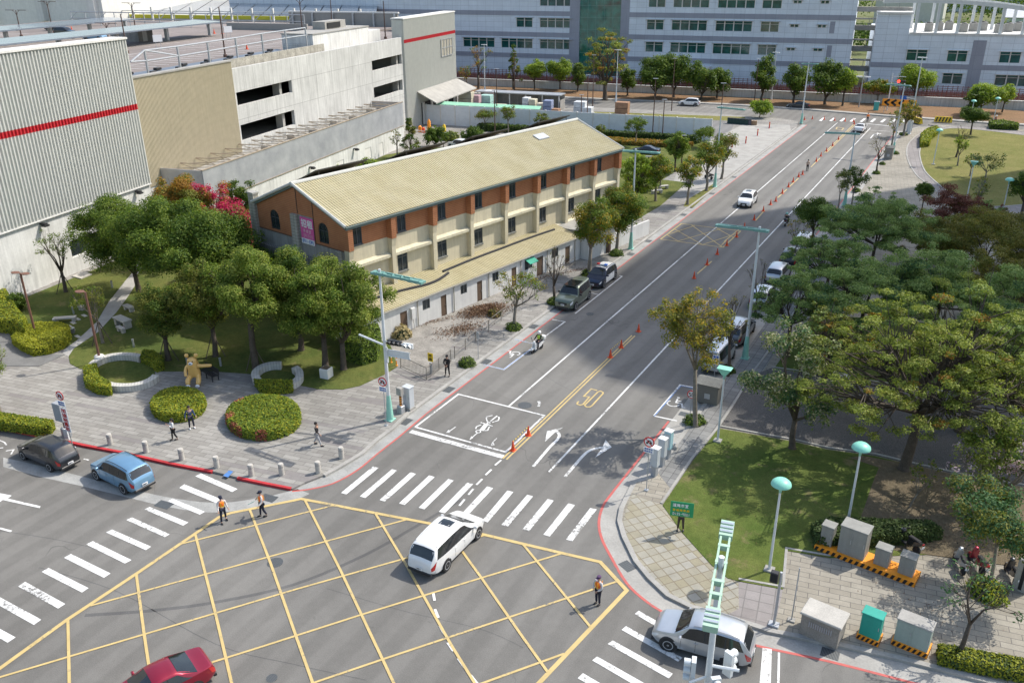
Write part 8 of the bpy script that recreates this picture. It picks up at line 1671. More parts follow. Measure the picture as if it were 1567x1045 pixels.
t=thing('stone_kiosk','low stone-clad kiosk with slatted vent on the pavement edge','kiosk',(*at(1257,970,KZ),KZ),math.radians(-8));mb=MB();mb.bev((0,0,.6),(1.75,1.15,1.2),.03);mb.build('body',solid('rough_stone',(.26,.24,.21),.95,var=.2,fine=.2),t);mb=MB();mb.bev((0,0,1.24),(1.9,1.3,.1),.03);mb.build('lid',M['stone'],t)
mb=MB();[mb.bx(-.5+i*.1,-.45+i*.1,-.6,-.577,.62,.92)for i in range(11)];mb.build('vent',M['metalgrey'],t)
cabinet('bright teal cabinet on a striped base at the kerb',1330,976,.88,.6,1.2,tg,8,.28,hazard=True,seams=1)
cabinet('wide pale green-grey cabinet with peeling lid near the corner hedge',1394,988,1.45,.75,1.2,gg_,8,.28,hazard=True,seams=2,top=M['concrete'])
for px,py,w_,d_,h_,lab,mm in((1085,612,1.5,1.3,1.5,'stone-coloured utility hut beside the large yellowing street tree',solid('dull_stone',(.15,.145,.13))),(1359,243,1.2,1.2,1.8,'little grey kiosk under the bare reddish tree',solid('rough_stone',(.26,.24,.21)))):
 t=thing('utility_hut',lab,'kiosk',(*at(px,py,KZ),KZ),0);mb=MB();mb.bev((0,0,h_/2),(w_,d_,h_),.03);mb.build('body',mm,t);mb=MB();mb.add([(-w_/2-.15,-d_/2-.15,h_),(w_/2+.15,-d_/2-.15,h_),(w_/2+.15,0,h_+.3),(-w_/2-.15,0,h_+.3),(w_/2+.15,d_/2+.15,h_),(-w_/2-.15,d_/2+.15,h_)],[(0,1,2,3),(3,2,4,5),(0,3,5),(1,4,2),(0,5,4,1)]);mb.build('roof',solid('lichen_concrete',(.17,.17,.155),.95,var=.2,fine=.2),t);mb=MB();mb.bx(-.2,.2,-d_/2-.02,-d_/2-.004,.4,.8);mb.build('panel',M['metalgrey'],t)
t=thing('concrete_post','thick square concrete post at the right edge of the picture','post',(*at(1562,900,KZ),KZ),-.3);mb=MB();mb.bev((0,0,.9),(.7,.6,1.8),.04);mb.build('shaft',M['concrete'],t);mb=MB();mb.bx(-.08,.08,-.31,-.302,.1,1.6);mb.build('groove',M['dark'],t)
def mlamp(px,py,ptop,lab,z=KZ,style=0):
 g=at(px,py,z);h=hgt(px,py,ptop,z)-z;t=thing('park_lamp',lab,'park lamp',(*g,z),0,'mint mushroom lamps in the park')
 mb=MB();mb.bev((0,0,.06),(.5,.5,.12),.02);mb.build('footing',M['concrete'],t);mb=MB();mb.tube([(0,0,.1),(0,0,h-.75)],[.075,.055],10);mb.build('pole',M['pole'],t,smooth=True,ang=40)
 mb=MB();mb.lathe([(.06,h-.78),(.08,h-.6),(.13,h-.4)],(0,0,0),14);mb.build('neck',M['mint'],t,smooth=True)
 mb=MB()
 if style==0:mb.lathe([(.5,h-.32),(.5,h-.29),(.46,h-.18),(.33,h-.06),(.15,h),(0,h+.01)],(0,0,0),22);mb.build('shade',M['mintlight'],t,smooth=True,ang=50);mb=MB();mb.lathe([(.13,h-.42),(.36,h-.36),(.47,h-.33),(.13,h-.33)],(0,0,0),18);mb.build('reflector',M['chrome'],t,smooth=True)
 else:mb.add([(-.45,-.3,h),(.45,-.3,h),(.45,.3,h),(-.45,.3,h),(-.12,-.1,h-.5),(.12,-.1,h-.5),(.12,.1,h-.5),(-.12,.1,h-.5)],[(0,1,2,3),(7,6,5,4),(0,4,5,1),(1,5,6,2),(2,6,7,3),(3,7,4,0)]);mb.build('shade',M['mintlight'],t)
 return t
M['mintlight']=solid('pale_mint_paint',(.25,.60,.48),.4)
mlamp(1177,872,733,'mint mushroom lamp on the grass above the pedestrian signal post');mlamp(1297,801,678,'mint mushroom lamp behind the row of grey cabinets');mlamp(1098,675,563,'mint lamp with wedge-shaped head beside the gravel court',style=1)
mlamp(1428,252,197,'mint mushroom lamp by the yellow hedge of the oval lawn');mlamp(1478.6,307,247,'mint lamp with wedge head on the oval lawn',style=1);mlamp(1531,338,272,'mint mushroom lamp at the shaded edge of the oval lawn');mlamp(1251,432,388,'mint wedge lamp head poking out of the canopy by the white car',style=1)
mlamp(1519,191,149,'mint mushroom lamp at the upper right by the low hedge');mlamp(1484,187,153,'mint mushroom lamp behind the compact dark tree')
t=thing('pedestrian_signal','grey post with a small pedestrian signal at the lower right kerb','signal post',(*at(1184,956,KZ),KZ),0);mb=MB();mb.tube([(0,0,0),(0,0,3.1)],.065,8);mb.bev((0,0,.05),(.5,.4,.1),.02);mb.build('post',M['metalgrey'],t);mb=MB();mb.bev((-.28,.0,2.75),(.36,.3,.55),.03);hd_=mb.build('signal_head',M['blackplastic'],t);mb=MB();mb.bx(-.42,-.14,-.16,-.151,2.55,2.95);mb.build('lens',M['dark'],hd_)
t=thing('thin_post','thin dark steel post leaning slightly beside the stone kiosk','post',(*at(1211,949,KZ),KZ),0);mb=MB();mb.tube([(0,0,0),(.0,0,3.1)],.03,6);mb.build('shaft',M['metalgrey'],t);mb=MB();mb.bev((0,0,.04),(.35,.3,.08),.01);mb.build('footing',M['concrete'],t)
zt_=10.6;gm=at(1102.6,867,zt_);p,q=Vector((*at(1117,803,zt_),zt_)),Vector((*at(1091,962,zt_),zt_))
t=thing('signal_mast','tall signal mast with light green twin-bar arm rising from the bottom edge','signal mast',(gm[0],gm[1],KZ),0);o3_=Vector((gm[0],gm[1],KZ));p-=o3_;q-=o3_;d=(q-p).normalized();n_=Vector((-d.y,d.x,0));az_=math.atan2(d.y,d.x);L_=(q-p).length
M['lightgreen']=solid('light_green_paint',(.36,.52,.40),.5)
mb=MB();mb.tube([(0,0,0),(0,0,1.9)],[.27,.14],12);mb.build('pole_foot',M['mint'],t,smooth=True,ang=40);mb=MB();mb.tube([(0,0,1.85),(0,0,zt_+.1)],[.14,.09],12);mb.lathe([(.1,zt_+.08),(.1,zt_+.28),(0,zt_+.3)],(0,0,0),12);mb.build('pole',M['pole'],t,smooth=True,ang=40)
mid_=(p+q)/2;offv=-n_*mid_.dot(n_);p+=offv;q+=offv;mb=MB()
for s in(-1,1):mb.box((p+q)/2+n_*s*.15,(L_,.07,.18),rz=az_)
for k_ in(0,.25,.42,.6,.72,1):mb.box(p.lerp(q,k_),(.14,.4,.2),rz=az_)
mb.build('lamp_arm',M['lightgreen'],t)
for k_ in(.0,1.):
 c=p.lerp(q,.07 if k_==0 else .93);mb=MB();mb.box(c+Vector((0,0,.02)),(.9,.46,.22),rz=az_);lh=mb.build('lamp_head',M['lightgreen'],t);mb=MB()
 for i in range(3):mb.box(c+d*(i-1)*.24+Vector((0,0,.14)),(.1,.44,.08),rz=az_)
 mb.build('fin',M['chrome'],lh)
mb=MB();mb.tube([(0,0,6.2),(1.0,.2,6.25)],.06,6);mb.tube([(0,0,5.7),(-.5,-.6,5.7)],.05,6);mb.build('bracket',M['pole'],t)
signal_head(t,Vector((.55,.5,6.1)),1.2,3,False,M['pole']);signal_head(t,Vector((-.5,-.2,5.9)),3.4,3,False,M['pole']);signal_head(t,Vector((.35,-.35,5.6)),-.9,3,False,M['pole'])
def blamp(px,py,ptop,lab,base=False,disc_=1):
 g=at(px,py,KZ);h=hgt(px,py,ptop,KZ)-KZ;t=thing('garden_lamp',lab,'garden lamp',(*g,KZ),.2);mb=MB();mb.tube([(0,0,0),(0,0,h)],[.1,.085],10);mb.build('pole',M['rustpole'],t,smooth=True,ang=40)
 for s in((-1,1)if disc_==2 else(-1,)):
  mb=MB();mb.lathe([(0,-.03),(.34,-.03),(.36,0),(.34,.03),(0,.04)],(s*.5,0,h),16,sc=(1.1,.8));mb.build('lamp_disc',M['rustpole'],t)
 if base:mb=MB();mb.lathe([(.4,0),(.37,.65),(.33,.7),(0,.7)],(0,0,0),18);mb.build('planter',M['white'],t,smooth=True,ang=40)
M['rustpole']=solid('rust_brown_paint',(.17,.085,.06),.6)
blamp(55.5,516,418,'rust brown garden lamp rising from the yellow hedge bed',disc_=2);blamp(154,556,447,'rust brown garden lamp in a white tub beside the ring bench',True)
PB_='thin brown poles around the white barrier'
for px,py,pt,lab in((757.5,211,139,'near one of the paired thin brown poles at the barrier left part'),(760.7,196,106,'far one of the paired thin brown poles at the barrier left part'),(998,214,121,'brown pole crossing the right half of the barrier, left one'),(1013,216,153,'brown pole crossing the right half of the barrier, right one'),(1099,221,128,'brown pole at the right end of the barrier'),(898,192,115,'brown pole above the far end of the roof, taller one'),(889,186,146,'brown pole above the far end of the roof, shorter one'),(906.7,166,85,'brown pole right of the tall feathery tree'),(1154,158,91,'brown pole in front of the long office, right'),(787.5,139,81,'brown pole by the dark conifer'),(1027.5,170,90,'brown pole behind the far white car'),(1042,262,208,'short brown lamp pole in the garden beyond the brick building'),(990,292,240,'brown pole beside the bright round tree')):
 g=at(px,py,.1);h=max(2,hgt(px,py,pt,.1)-.1);t=thing('brown_pole',lab,'lamp pole',(*g,.1),.4,PB_);mb=MB();mb.tube([(0,0,0),(0,0,h)],[.11,.07],7);mb.build('pole',M['brownpole'],t);mb=MB();mb.bev((0,0,h+.04),(.9,.25,.08),.02);mb.build('lamp_head',M['metalgrey'],t)
def railing(lab,pts,h=1.0,step_=.16,bal=True,z=KZ,group=None):
 W_=[Vector((*at(x,y,z),0))for x,y in pts];o_=W_[0];t=thing('railing',lab,'railing',(o_.x,o_.y,z),0,group);m_=M['railm']
 mb=MB()
 for a,b in zip(W_[:-1],W_[1:]):
  for zz in((h,.12)if bal else(h,.45)):mb.tube([a-o_+Vector((0,0,zz)),b-o_+Vector((0,0,zz))],.028,6)
  if bal:
   n_=int((b-a).length/step_)
   for i in range(1,n_):c=a.lerp(b,i/n_)-o_;mb.tube([c+Vector((0,0,.12)),c+Vector((0,0,h))],.013,4)
 mb.build('rail',m_,t)
 for a,b in zip(W_[:-1],W_[1:]):
  n_=max(1,round((b-a).length/2.2))
  for i in range(n_+(1 if b==W_[-1]else 0)):c=a.lerp(b,i/n_)-o_;mb=MB();mb.tube([c,c+Vector((0,0,h+.03))],.035,6);mb.build('rail_post',m_,t)
M['railm']=solid('stainless_tube',(.24,.22,.19),.4,metal=.3)
railing('barred steel railing with bends at the start of the pavement by the lean-to',[(613.5,562),(653,581),(672,566),(690,553)])
railing('long two-rail fence between the pavement and the old concrete yard',[(696,548),(728,523),(767,491),(800,466),(852,428),(880,408)],bal=False)
t=thing('warning_sign','small yellow notice on a dark box at the railing corner','notice',(*at(660,572,KZ),KZ),0);mb=MB();mb.bx(-.1,.1,-.06,.06,0,.95);mb.build('post_box',M['metalgrey'],t);mb=MB();mb.bx(-.24,.24,-.03,-.01,1.05,1.75);yb=mb.build('board',M['yellow'],t);mb=MB();text(mb,'時市',-.15,1.1,.24,.28,.035,lambda x,y,n=0:Vector((x,-.032-n*1.0,y+.02)),dirn=(0,1),gap=1.2);mb.build('lettering',M['blackpaint'],yb)
t=thing('parking_meter','grey box on a thin post beside the tree-pit bush','sign post',(*at(732,549,KZ),KZ),0);mb=MB();mb.tube([(0,0,0),(0,0,2.3)],.028,6);mb.build('post',M['metalgrey'],t);mb=MB();mb.bev((0,0,2.0),(.22,.06,.55),.02);mb.build('plate',M['metalgrey'],t)
for i,(px,py)in enumerate(((599,555),(607,559.5))):
 t=thing('warning_post','short orange post, %s one of the pair by the railing'%('left','right')[i],'post',(*at(px,py,KZ),KZ),0,'orange posts by the railing');mb=MB();mb.lathe([(.1,0),(.1,.05),(.045,.08),(.045,.75),(0,.76)],(0,0,0),12);mb.build('post',M['orange'],t,smooth=True,ang=40);mb=MB();mb.lathe([(.047,.45),(.047,.6)],(0,0,0),12);mb.build('reflective_band',M['signwhite'],t)
t=thing('cube_planter','white cube planter with a thin stick on the shaded lawn','planter',(*at(500,577,KZ),KZ),.1);mb=MB();mb.bev((0,0,.4),(.75,.75,.8),.04);mb.build('pot',M['white'],t);mb=MB();mb.bx(-.3,.3,-.3,.3,.80,.81);mb.build('soil',M['soil'],t)
def ring(lab,cx_,cy_,rx_,ry_,arcs,gz=KZ):
 c=at(cx_,cy_,gz);ex=at(cx_+rx_,cy_,gz);R_=math.hypot(ex[0]-c[0],ex[1]-c[1]);t=thing('ring_bench',lab,'stone bench',(*c,gz),0)
 for a0,a1 in arcs:
  mb=MB();n_=16
  P1=[]
  for i in range(n_+1):
   a=math.radians(a0+(a1-a0)*i/n_);p_=at(cx_+rx_*math.cos(a),cy_+ry_*math.sin(a),gz);v=Vector((p_[0]-c[0],p_[1]-c[1],0));P1.append(v)
  vs=[]
  for v in P1:
   u_=v.normalized();
   for k_,(dr,z_)in enumerate(((.27,0),(.30,.5),(-.28,.5),(-.28,0))):w_=v+u_*dr;vs.append((w_.x,w_.y,z_))
  fs=[(i*4+j,i*4+(j+1)%4,i*4+4+(j+1)%4,i*4+4+j)for i in range(n_)for j in range(4)]+[(3,2,1,0),(n_*4,n_*4+1,n_*4+2,n_*4+3)];mb.add(vs,[f[::-1]for f in fs]);mb.build('bench_segment',M['benchstone'],t)
 return t
M['benchstone']=panelmat('pale_bench_stone',(.50,.49,.45),.3,2,var=.06,mort=.02)
ring('large ring-shaped stone bench around a round lawn bed',191,574,52,24,[(-160,-60),(20,118)]);ring('small ring-shaped stone bench right of the bear statue',425.5,581,34,17,[(150,280),(-40,55)])
tag(MB().prism([(p[0]-at(191,574,KZ)[0],p[1]-at(191,574,KZ)[1])for p in P_(ell(191,574,47,20),KZ)],0,.06).build('lawn_bed',M['grass'],loc=(*at(191,574,KZ),KZ)),kind='structure')
tag(MB().prism([(p[0]-at(425.5,581,KZ)[0],p[1]-at(425.5,581,KZ)[1])for p in P_(ell(425.5,581,29,13),KZ)],0,.06).build('lawn_bed',M['grass'],loc=(*at(425.5,581,KZ),KZ)),kind='structure')
gx_,gy_=at(300,586,KZ);t=thing('bear_statue','golden seated bear statue with pale muzzle at the end of a bench','statue',(gx_,gy_,KZ),math.radians(212));t.scale=(1.15,1.15,1.15);gold=solid('golden_lacquer',(.74,.45,.14),.3,coat=.4);S_=1.12
def blob(mb,c,r,sc=(1,1,1),n=16,m=0):
 vs=[];fs=[];rings_=10
 for i in range(rings_+1):
  a=PI*i/rings_
  for k_ in range(n):b_=2*PI*k_/n;vs.append((c[0]+r*sc[0]*math.sin(a)*math.cos(b_),c[1]+r*sc[1]*math.sin(a)*math.sin(b_),c[2]+r*sc[2]*math.cos(a)))
 for i in range(rings_):
  for k_ in range(n):j=(k_+1)%n;fs.append((i*n+k_,(i+1)*n+k_,(i+1)*n+j,i*n+j))
 mb.add(vs,fs,m)
pts=[(0,0,.62,(.46,.42)),(0,.02,1.0,(.42,.38)),(0,.0,1.32,(.30,.28)),(0,.04,1.6,(.40,.37)),(0,.04,1.9,(.34,.3))];ed=[(0,1),(1,2),(2,3),(3,4)]
for s in(1,-1):
 n0=len(pts);pts+=[(s*.28,.1,.5,(.2,.2)),(s*.36,.45,.42,(.18,.18)),(s*.3,.62,.14,(.14,.14))];ed+=[(0,n0),(n0,n0+1),(n0+1,n0+2)]
 n0=len(pts);pts+=([(s*.42,.05,1.2,(.13,.13)),(s*.5,.2,.9,(.11,.11)),(s*.42,.42,.66,(.1,.1))]if s>0 else[(s*.42,.0,1.22,(.13,.13)),(s*.8,-.12,1.18,(.12,.12)),(s*1.15,-.2,1.15,(.11,.11))]);ed+=[(2,n0),(n0,n0+1),(n0+1,n0+2)]
skin_obj('body',pts,ed,gold,t,sub=2)
for s in(1,-1):
 mb=MB();blob(mb,(s*.3,.04,2.0),.14,(1,.6,1));mb.build('ear',gold,t,smooth=True);mb=MB();blob(mb,(s*.13,.38,1.72),.035);mb.build('eye',M['blackpaint'],t,smooth=True);mb=MB();blob(mb,(s*.3,.72,.12),.15,(1,.9,.7));ft=mb.build('paw',M['signwhite'],t,smooth=True);mb=MB();[mb.lathe([(0,0),(.025,.01),(0,.02)],(s*.3+e*.07,.84,.16),6,axis='Y')for e in(-1,0,1)];mb.build('claw',M['blackpaint'],ft)
mb=MB();blob(mb,(0,.42,1.58),.13,(1.1,.8,.85));mz=mb.build('muzzle',M['signwhite'],t,smooth=True);mb=MB();blob(mb,(0,.53,1.62),.045,(1.3,.7,.8));mb.build('nose',M['blackpaint'],mz,smooth=True)
t=thing('slatted_bench','dark slatted metal bench beside the bear statue','bench',(*at(321,578,KZ),KZ),math.radians(-14));mb=MB();[mb.bx(-.95,.95,-.25+i*.13,-.16+i*.13,.43,.46)for i in range(4)];mb.build('seat',M['blackplastic'],t);mb=MB();[mb.bx(-.9+i*.14,-.85+i*.14,.28,.32,.46,.9)for i in range(14)];mb.bx(-.95,.95,.27,.33,.88,.93);mb.build('backrest',M['blackplastic'],t)
for x_ in(-.85,0,.85):mb=MB();mb.bx(x_-.03,x_+.03,-.26,-.2,0,.43);mb.bx(x_-.03,x_+.03,.24,.3,0,.46);mb.bx(x_-.03,x_+.03,-.26,.3,.4,.43);mb.build('leg',M['blackplastic'],t)
def stonebench(lab,px,py,w_,d_,h_,az,cat='stone bench',name='stone_bench'):
 t=thing(name,lab,cat,(*at(px,py,KZ+.03),KZ+.03),math.radians(az));mb=MB();mb.bev((0,0,h_-.05),(w_,d_,.12),.02);mb.build('seat_slab',M['stone'],t)
 for s in(1,-1):mb=MB();mb.bev((s*(w_/2-.2),0,(h_-.1)/2),(.3,d_*.8,h_-.1),.02);mb.build('leg',M['stone'],t)
stonebench('pale stone picnic table beside the garden path',189,499,1.9,.8,.74,-10,'table','stone_table');stonebench('low stone bench in front of the picnic table',186,507.5,1.1,.4,.42,-12);stonebench('stone slab bench behind the picnic table',198,475,1.3,.5,.46,-10);stonebench('long pale block seat on the lawn by the factory wall',100,492,1.9,.55,.42,40)
stonebench('small stone cube seat near the long block seat',126,474,.5,.5,.4,10);stonebench('pale stone seat beyond the brick building, near one',1005,296,1.6,.55,.45,50);stonebench('pale stone seat beyond the brick building, far one',1015,289,1.5,.55,.45,50);stonebench('long pale stone bench on the edge of the gravel court',1262,575,3.6,.7,.45,-9)
sm=MB();[sm.box((*at(x,y,KZ+.03),KZ+.045),(.7,.3,.03),rz=-.2)for x,y in((119,488.5),(112,494),(107,500),(110,504),(119,515),(129,483))];struct('stepping_stones',sm,M['stone'])
struct('manhole_slab',MB().prism(P_([(110,423),(127,416),(141,420),(124,427)],.2),.1,.26),M['stone'])
for i,(px,py,lab)in enumerate(((113,480,'slim grey path light near the long block seat'),(84,500,'slim grey path light at the yellow hedge bed'),(172,440,'dark path light by the curved path'),(205,531,'grey path light on the lawn above the large ring bench'),(287,557,'white path light left of the bear statue'),(338,560,'grey path light right of the slatted bench'))):
 t=thing('path_light',lab,'path light',(*at(px,py,KZ+.03),KZ+.03),0,'low path lights in the garden');mb=MB();mb.lathe([(.085,0),(.085,.62),(0,.64)],(0,0,0),12);mb.build('shaft',M['metalgrey'],t,smooth=True,ang=40);mb=MB();mb.lathe([(.1,.64),(.1,.70),(0,.72)],(0,0,0),12);mb.build('cap',M['darkconc']if i==2 else M['metalgrey'],t)
t=thing('ash_bin','small dark round bin by the stepping stones','bin',(*at(111,509,KZ+.03),KZ+.03));mb=MB();mb.lathe([(.2,0),(.22,.4),(0,.4)],(0,0,0),14);mb.build('drum',M['darkconc'],t,smooth=True,ang=40);mb=MB();mb.lathe([(.24,.4),(.24,.44),(0,.45)],(0,0,0),14);mb.build('rim',M['metalgrey'],t)
t=thing('signal_controller','grey box on a dark post behind the red-lettered strip sign','signal box',(*at(103,668,KZ),KZ),.05);mb=MB();mb.bev((0,0,.35),(.5,.42,.7),.03);mb.build('plinth',M['metalgrey'],t);mb=MB();mb.tube([(0,0,.7),(0,0,1.25)],.09,8);mb.build('post',M['rustpole'],t);mb=MB();mb.bev((-.1,0,1.9),(.72,.5,1.3),.03);mb.build('box',solid('cabinet_grey_blue',(.30,.32,.34)),t);mb=MB();mb.bx(.22,.62,-.36,-.28,.1,.85);mb.build('notice_panel',M['pole'],t)
cols=[(.55,.3,.33),(.5,.47,.36),(.32,.5,.46),(.55,.57,.58),(.42,.28,.3),(.3,.52,.42),(.22,.26,.38),(.55,.5,.4),(.15,.18,.24),(.3,.17,.1)]
SY=[(714,172,5,1.7,4.2,1),(727,171,4,1.6,3.4,4),(737,168,4,1.6,3.0,0),(745,169,4,2,3.2,2),(751,163,4,1.8,3.4,3),(746,158,3,2,2.4,0),(766,171,4,1.7,1.5,1),(777,172,3.4,1.6,1.3,3),(756,172,3,1.8,1.6,7),(795,172,2,1.5,1.2,7),(806,170,2.4,1.8,2.8,3),(816,171,2.3,1.8,2.6,1),(828,172,2.4,1.6,1.9,7),(839,173,3,1.8,2.6,6),(851,174,2.6,1.7,1.0,9),(952,176,4.5,2,2.6,9),(888,175,4,2,2.6,3),(898,176,4,2,1.6,3)]
for i,(px,py,w_,d_,h_,c_)in enumerate(SY):
 g=at(px,py);t=thing('goods_stack',('stack of %s goods in the yard behind the barrier, number %s from the left'%(('pink','cream','mint','white','rose','green','blue','beige','navy','brown')[c_],(ORD[i]if i<20 else ''))).replace('number ',''),'stacked goods',(*g,0.01),.15,'goods stacked in the yard');mb=MB();nz=max(1,int(h_/1.2));hh=(h_-.15)/nz
 w_*=.6
 for k_ in range(nz):mb.bev((.03*((k_*7)%3-1),0,.16+hh*(k_+.5)),(w_-.03*k_,d_,hh-.08),.06)
 mb.build('load',solid('goods_%d'%c_,cols[c_],var=.2,fine=.15),t);mb=MB();[mb.bx(x-.07,x+.07,-d_/2,d_/2,0,.14)for x in(-w_/2+.1,0,w_/2-.1)];mb.bx(-w_/2,w_/2,-d_/2,d_/2,.12,.155);mb.build('pallet',M['brownpole'],t)
g=at(790,170);t=thing('shelter_roof','long low open shelter with pale flat roof behind the goods stacks','shelter',(g[0],g[1]+4,0),FO.az*-1+PI/2);mb=MB();mb.bx(-11,8.5,-1.6,1.8,3.1,3.3);mb.build('roof',M['metalgrey'],t)
for i in range(6):mb=MB();mb.bx(-10.6+i*3.7,-10.4+i*3.7,-1.3,-1.1,0,3.1);mb.build('post',M['white'],t)
mb=MB();mb.bx(-11,8.4,1.6,1.75,0,2.9);mb.bx(8.3,8.45,-1.6,1.6,0,2.2);mb.build('back_wall',M['greywall'],t)
BN='wheelie bins by the driveway'
for i in range(8):
 px,py=1115+i*4.6,189+i*.35;g=at(px,py,KZ);t=thing('wheelie_bin','dark %s bin in the row by the driveway'%('first second third fourth fifth sixth seventh eighth'.split()[i]),'bin',(*g,KZ),.2,BN);mb=MB();mb.bev((0,0,.5),(.55,.6,.95),.06);mb.build('drum',solid('bin_green',(.02,.05,.045))if i<7 else P_navy,t);mb=MB();mb.bev((0,0,1.02),(.6,.66,.08),.03);mb.build('lid',M['blackplastic'],t)
for i in range(3):g=at(1146+i*4.5,191+i*.3,KZ);t=thing('cardboard_box',('leftmost','middle','rightmost')[i]+' brown cardboard box next to the dark bins','box',(*g,KZ),.2,'cardboard boxes by the bins');mb=MB();mb.bev((0,0,.4),(.7,.6,.8),.02);mb.build('carton',solid('cardboard',(.3,.19,.11)),t);mb=MB();mb.bx(-.04,.04,-.3,.3,.801,.805);mb.build('tape',M['stone'],t)
for i,(px,py)in enumerate(((1141,220),(1159,208),(1177,197),(1120,226))):g=at(px,py,KZ);t=thing('red_post','short red marker post by the driveway, %s from the near end'%(('second','third','fourth','nearest')[i]),'marker post',(*g,KZ),0,'red marker posts by the driveway');mb=MB();mb.lathe([(.1,0),(.1,1.2),(0,1.22)],(0,0,0),10);mb.build('shaft',M['signred'],t,smooth=True,ang=40);mb=MB();mb.lathe([(.103,.8),(.103,.95)],(0,0,0),10);mb.build('band',M['orange'],t)
for i,(px,py,mm)in enumerate(((657,202,'orange'),(648,203,'cone'),(643,202,'orange'),(680,205,'yellow'))):g=at(px,py,KZ);t=thing('play_post',('tall orange','small red','small orange','round yellow')[i]+' play post in the little garden by the barrier','play post',(*g,KZ),0,'play posts in the small garden');mb=MB();hh=(2.4,1,1.2,1.8)[i];mb.lathe([(.35,0),(.3,hh*.8),(0,hh)],(0,0,0),12);mb.build('post',M[mm],t,smooth=True,ang=40);mb=MB();mb.lathe([(.37,.2),(.37,.35)],(0,0,0),12);mb.build('band',M['signwhite'],t)
for i,(px,py,n_,lab)in enumerate(((1404,188.5,3,'yellow and black plastic barrier beside the far signal cabinet'),(1443,187,1,'yellow and black striped barrier on the far pavement'))):
 t=thing('plastic_barrier',lab,'barrier',(*at(px,py,KZ),KZ),(-.9,.05)[i]);mb=MB()
 w_=(2.4,3.2)[i];mb.add([(-w_/2,-.35,0),(w_/2,-.35,0),(w_/2,.35,0),(-w_/2,.35,0),(-w_/2+.1,-.12,1.0),(w_/2-.1,-.12,1.0),(w_/2-.1,.12,1.0),(-w_/2+.1,.12,1.0)],[(3,2,1,0),(4,5,6,7),(0,1,5,4),(1,2,6,5),(2,3,7,6),(3,0,4,7)]);mb.build('barrier_body',M['yellow'],t);mb=MB()
 for k_ in range(5):a=-w_/2+.2+k_*(w_-.4)/5;f_=lambda x,z:(x,-.36+.23*z,z);mb.add([f_(a,.08),f_(a+.25,.08),f_(a+.5,.92),f_(a+.25,.92)],[(0,1,2,3)])
 mb.build('black_stripe',M['blackpaint'],t)
g=at(1373,175,.1);t=thing('chevron_sign','orange board with black arrows at the far junction','road sign',(*g,.1),0);mb=MB();mb.bx(-3.2,3.2,-.03,.03,1.5,2.9);mb.build('board',M['orange'],t);mb=MB();Pc=lambda x,y,n=0:Vector((x,-.035-n*1.0,1.5+y))
for x_,s in((-2.3,-1),(-1.0,-1),(.4,-1),(2.2,1)):strokes(mb,[((x_-.35*s,1.2),(x_+.35*s,.7)),((x_+.35*s,.7),(x_-.35*s,.2))],.42,Pc)
mb.build('arrow',M['blackpaint'],t)
for x_ in(-2.6,2.6):mb=MB();mb.tube([(x_,.06,0),(x_,.06,2.9)],.05,6);mb.build('post',M['metalgrey'],t)
t=thing('traffic_signal','far traffic signal arm with a lit red lamp','traffic signal',(*at(1357,170,.1),.1),0);mb=MB();mb.tube([(0,0,0),(0,0,7.5)],[.13,.09],8);mb.tube([(0,0,6.9),(2.6,0,6.9)],.06,6);mb.build('pole',M['pole'],t);mb=MB();mb.bev((1.9,-.05,6.0),(1.5,.3,.45),.04);hd_=mb.build('signal_head',M['blackplastic'],t)
def emit(name,c,s):m,nt,b=nmat(name);b.inputs['Emission Color'].default_value=(*c,1);b.inputs['Emission Strength'].default_value=s;b.inputs['Base Color'].default_value=(*c,1);return m
mb=MB();mb.lathe([(0,0),(.3,0),(.28,-.05),(0,-.06)],(1.35,-.22,6.0),12,axis='Y');mb.build('red_lens',emit('lit_red_lens',(1,.05,.03),2.0),hd_)
t=thing('traffic_signal','far signal column with small white heads left of the red lamp','traffic signal',(*at(1314,165,.1),.1),0);mb=MB();mb.tube([(0,0,0),(0,0,6.2)],[.13,.09],8);mb.build('pole',M['metalgrey'],t)
for s in(-1,1):mb=MB();mb.bev((s*.8,0,6.3),(1.2,.3,.25),.05);mb.build('camera_head',M['signwhite'],t)
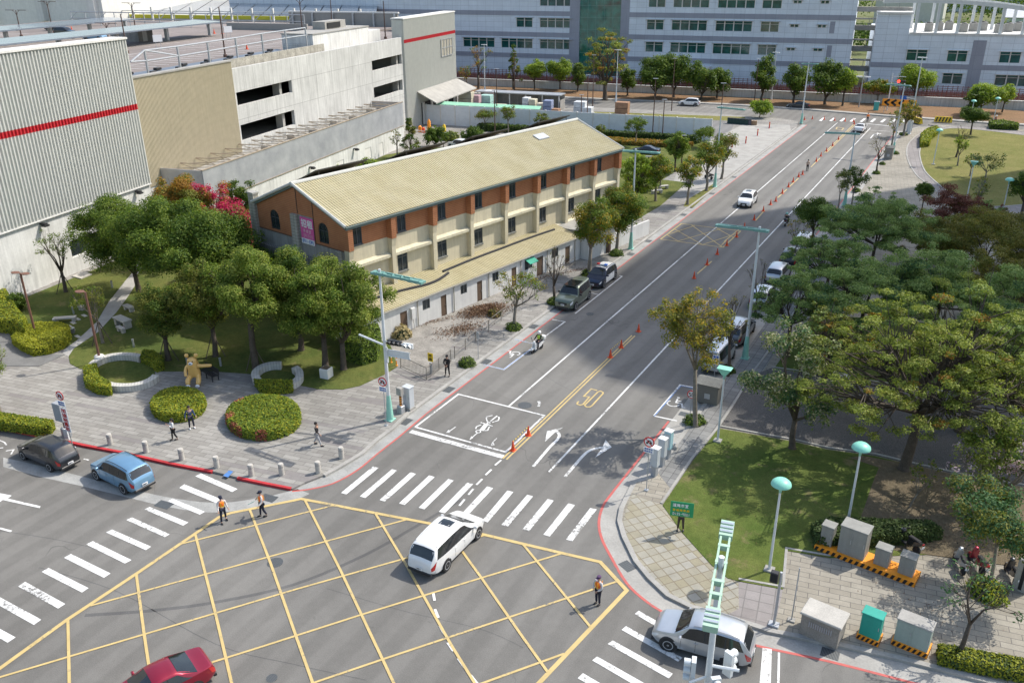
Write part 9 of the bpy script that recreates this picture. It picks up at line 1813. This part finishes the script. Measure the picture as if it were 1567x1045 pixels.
t=thing('utility_cabinet','small turquoise cabinet by the far wall','utility cabinet',(*at(1340,169.5,.1),.1),.1);mb=MB();mb.bev((0,0,.9),(1.0,.7,1.8),.04);mb.build('casing',solid('turquoise_paint',(.08,.42,.4)),t);mb=MB();mb.bev((0,0,1.83),(1.1,.8,.08),.02);mb.build('lid',M['metalgrey'],t)
t=thing('utility_cabinet','grey cabinet at the foot of the leaning white column','utility cabinet',(*at(1391,201,KZ),KZ),.1);mb=MB();mb.bev((0,0,.9),(.9,.7,1.7),.04);mb.build('casing',gl_,t);mb=MB();mb.bev((0,0,1.78),(1.0,.8,.08),.02);mb.build('lid',M['metalgrey'],t)
t=thing('road_sign','small blue sign high on the leaning white column','road sign',(*at(1391,203,KZ),KZ),0);mb=MB();mb.tube([(0,.0,5.9),(-1.5,0,6.1)],.05,6);mb.tube([(0,0,0),(0,0,5.9)],.03,6);mb.build('bracket',M['pole'],t);mb=MB();mb.bev((-1.9,0,6.0),(1.1,.06,.6),.02);mb.build('board',M['signblue'],t)
for px,py,lab in((244,78,'white notice board on legs on the factory roof, near the rail'),(351,62,'white notice board on the factory roof behind the rail, right')):
 v,u=FW_.g(px,py,15.6);x,y=FW_.xy(v,u);t=thing('notice_board',lab,'notice board',(x,y,15.6),-FW_.az+PI/2-.6);mb=MB();mb.bx(-.75,.75,-.03,.03,1.4,2.5);bd=mb.build('board',M['signwhite'],t);[MB().tube([(x_,.04,0),(x_,.04,2.4)],.04,5).build('leg',M['metalgrey'],t)for x_ in(-.4,.4)]
v,u=FW_.g(203,63,15.6);x,y=FW_.xy(v,u);t=thing('stair_hut','small grey concrete hut under the first solar canopy','hut',(x,y,15.6),-FW_.az);mb=MB();mb.bx(-3.2,3.2,-2,2,0,2.2);mb.build('wall',M['greywall'],t);mb=MB();mb.bx(-3.3,3.3,-2.1,2.1,2.2,2.35);mb.build('roof',M['concrete'],t);mb=MB();mb.bx(3.2,3.24,-.9,.3,0,2.0);mb.build('door',M['white'],t)
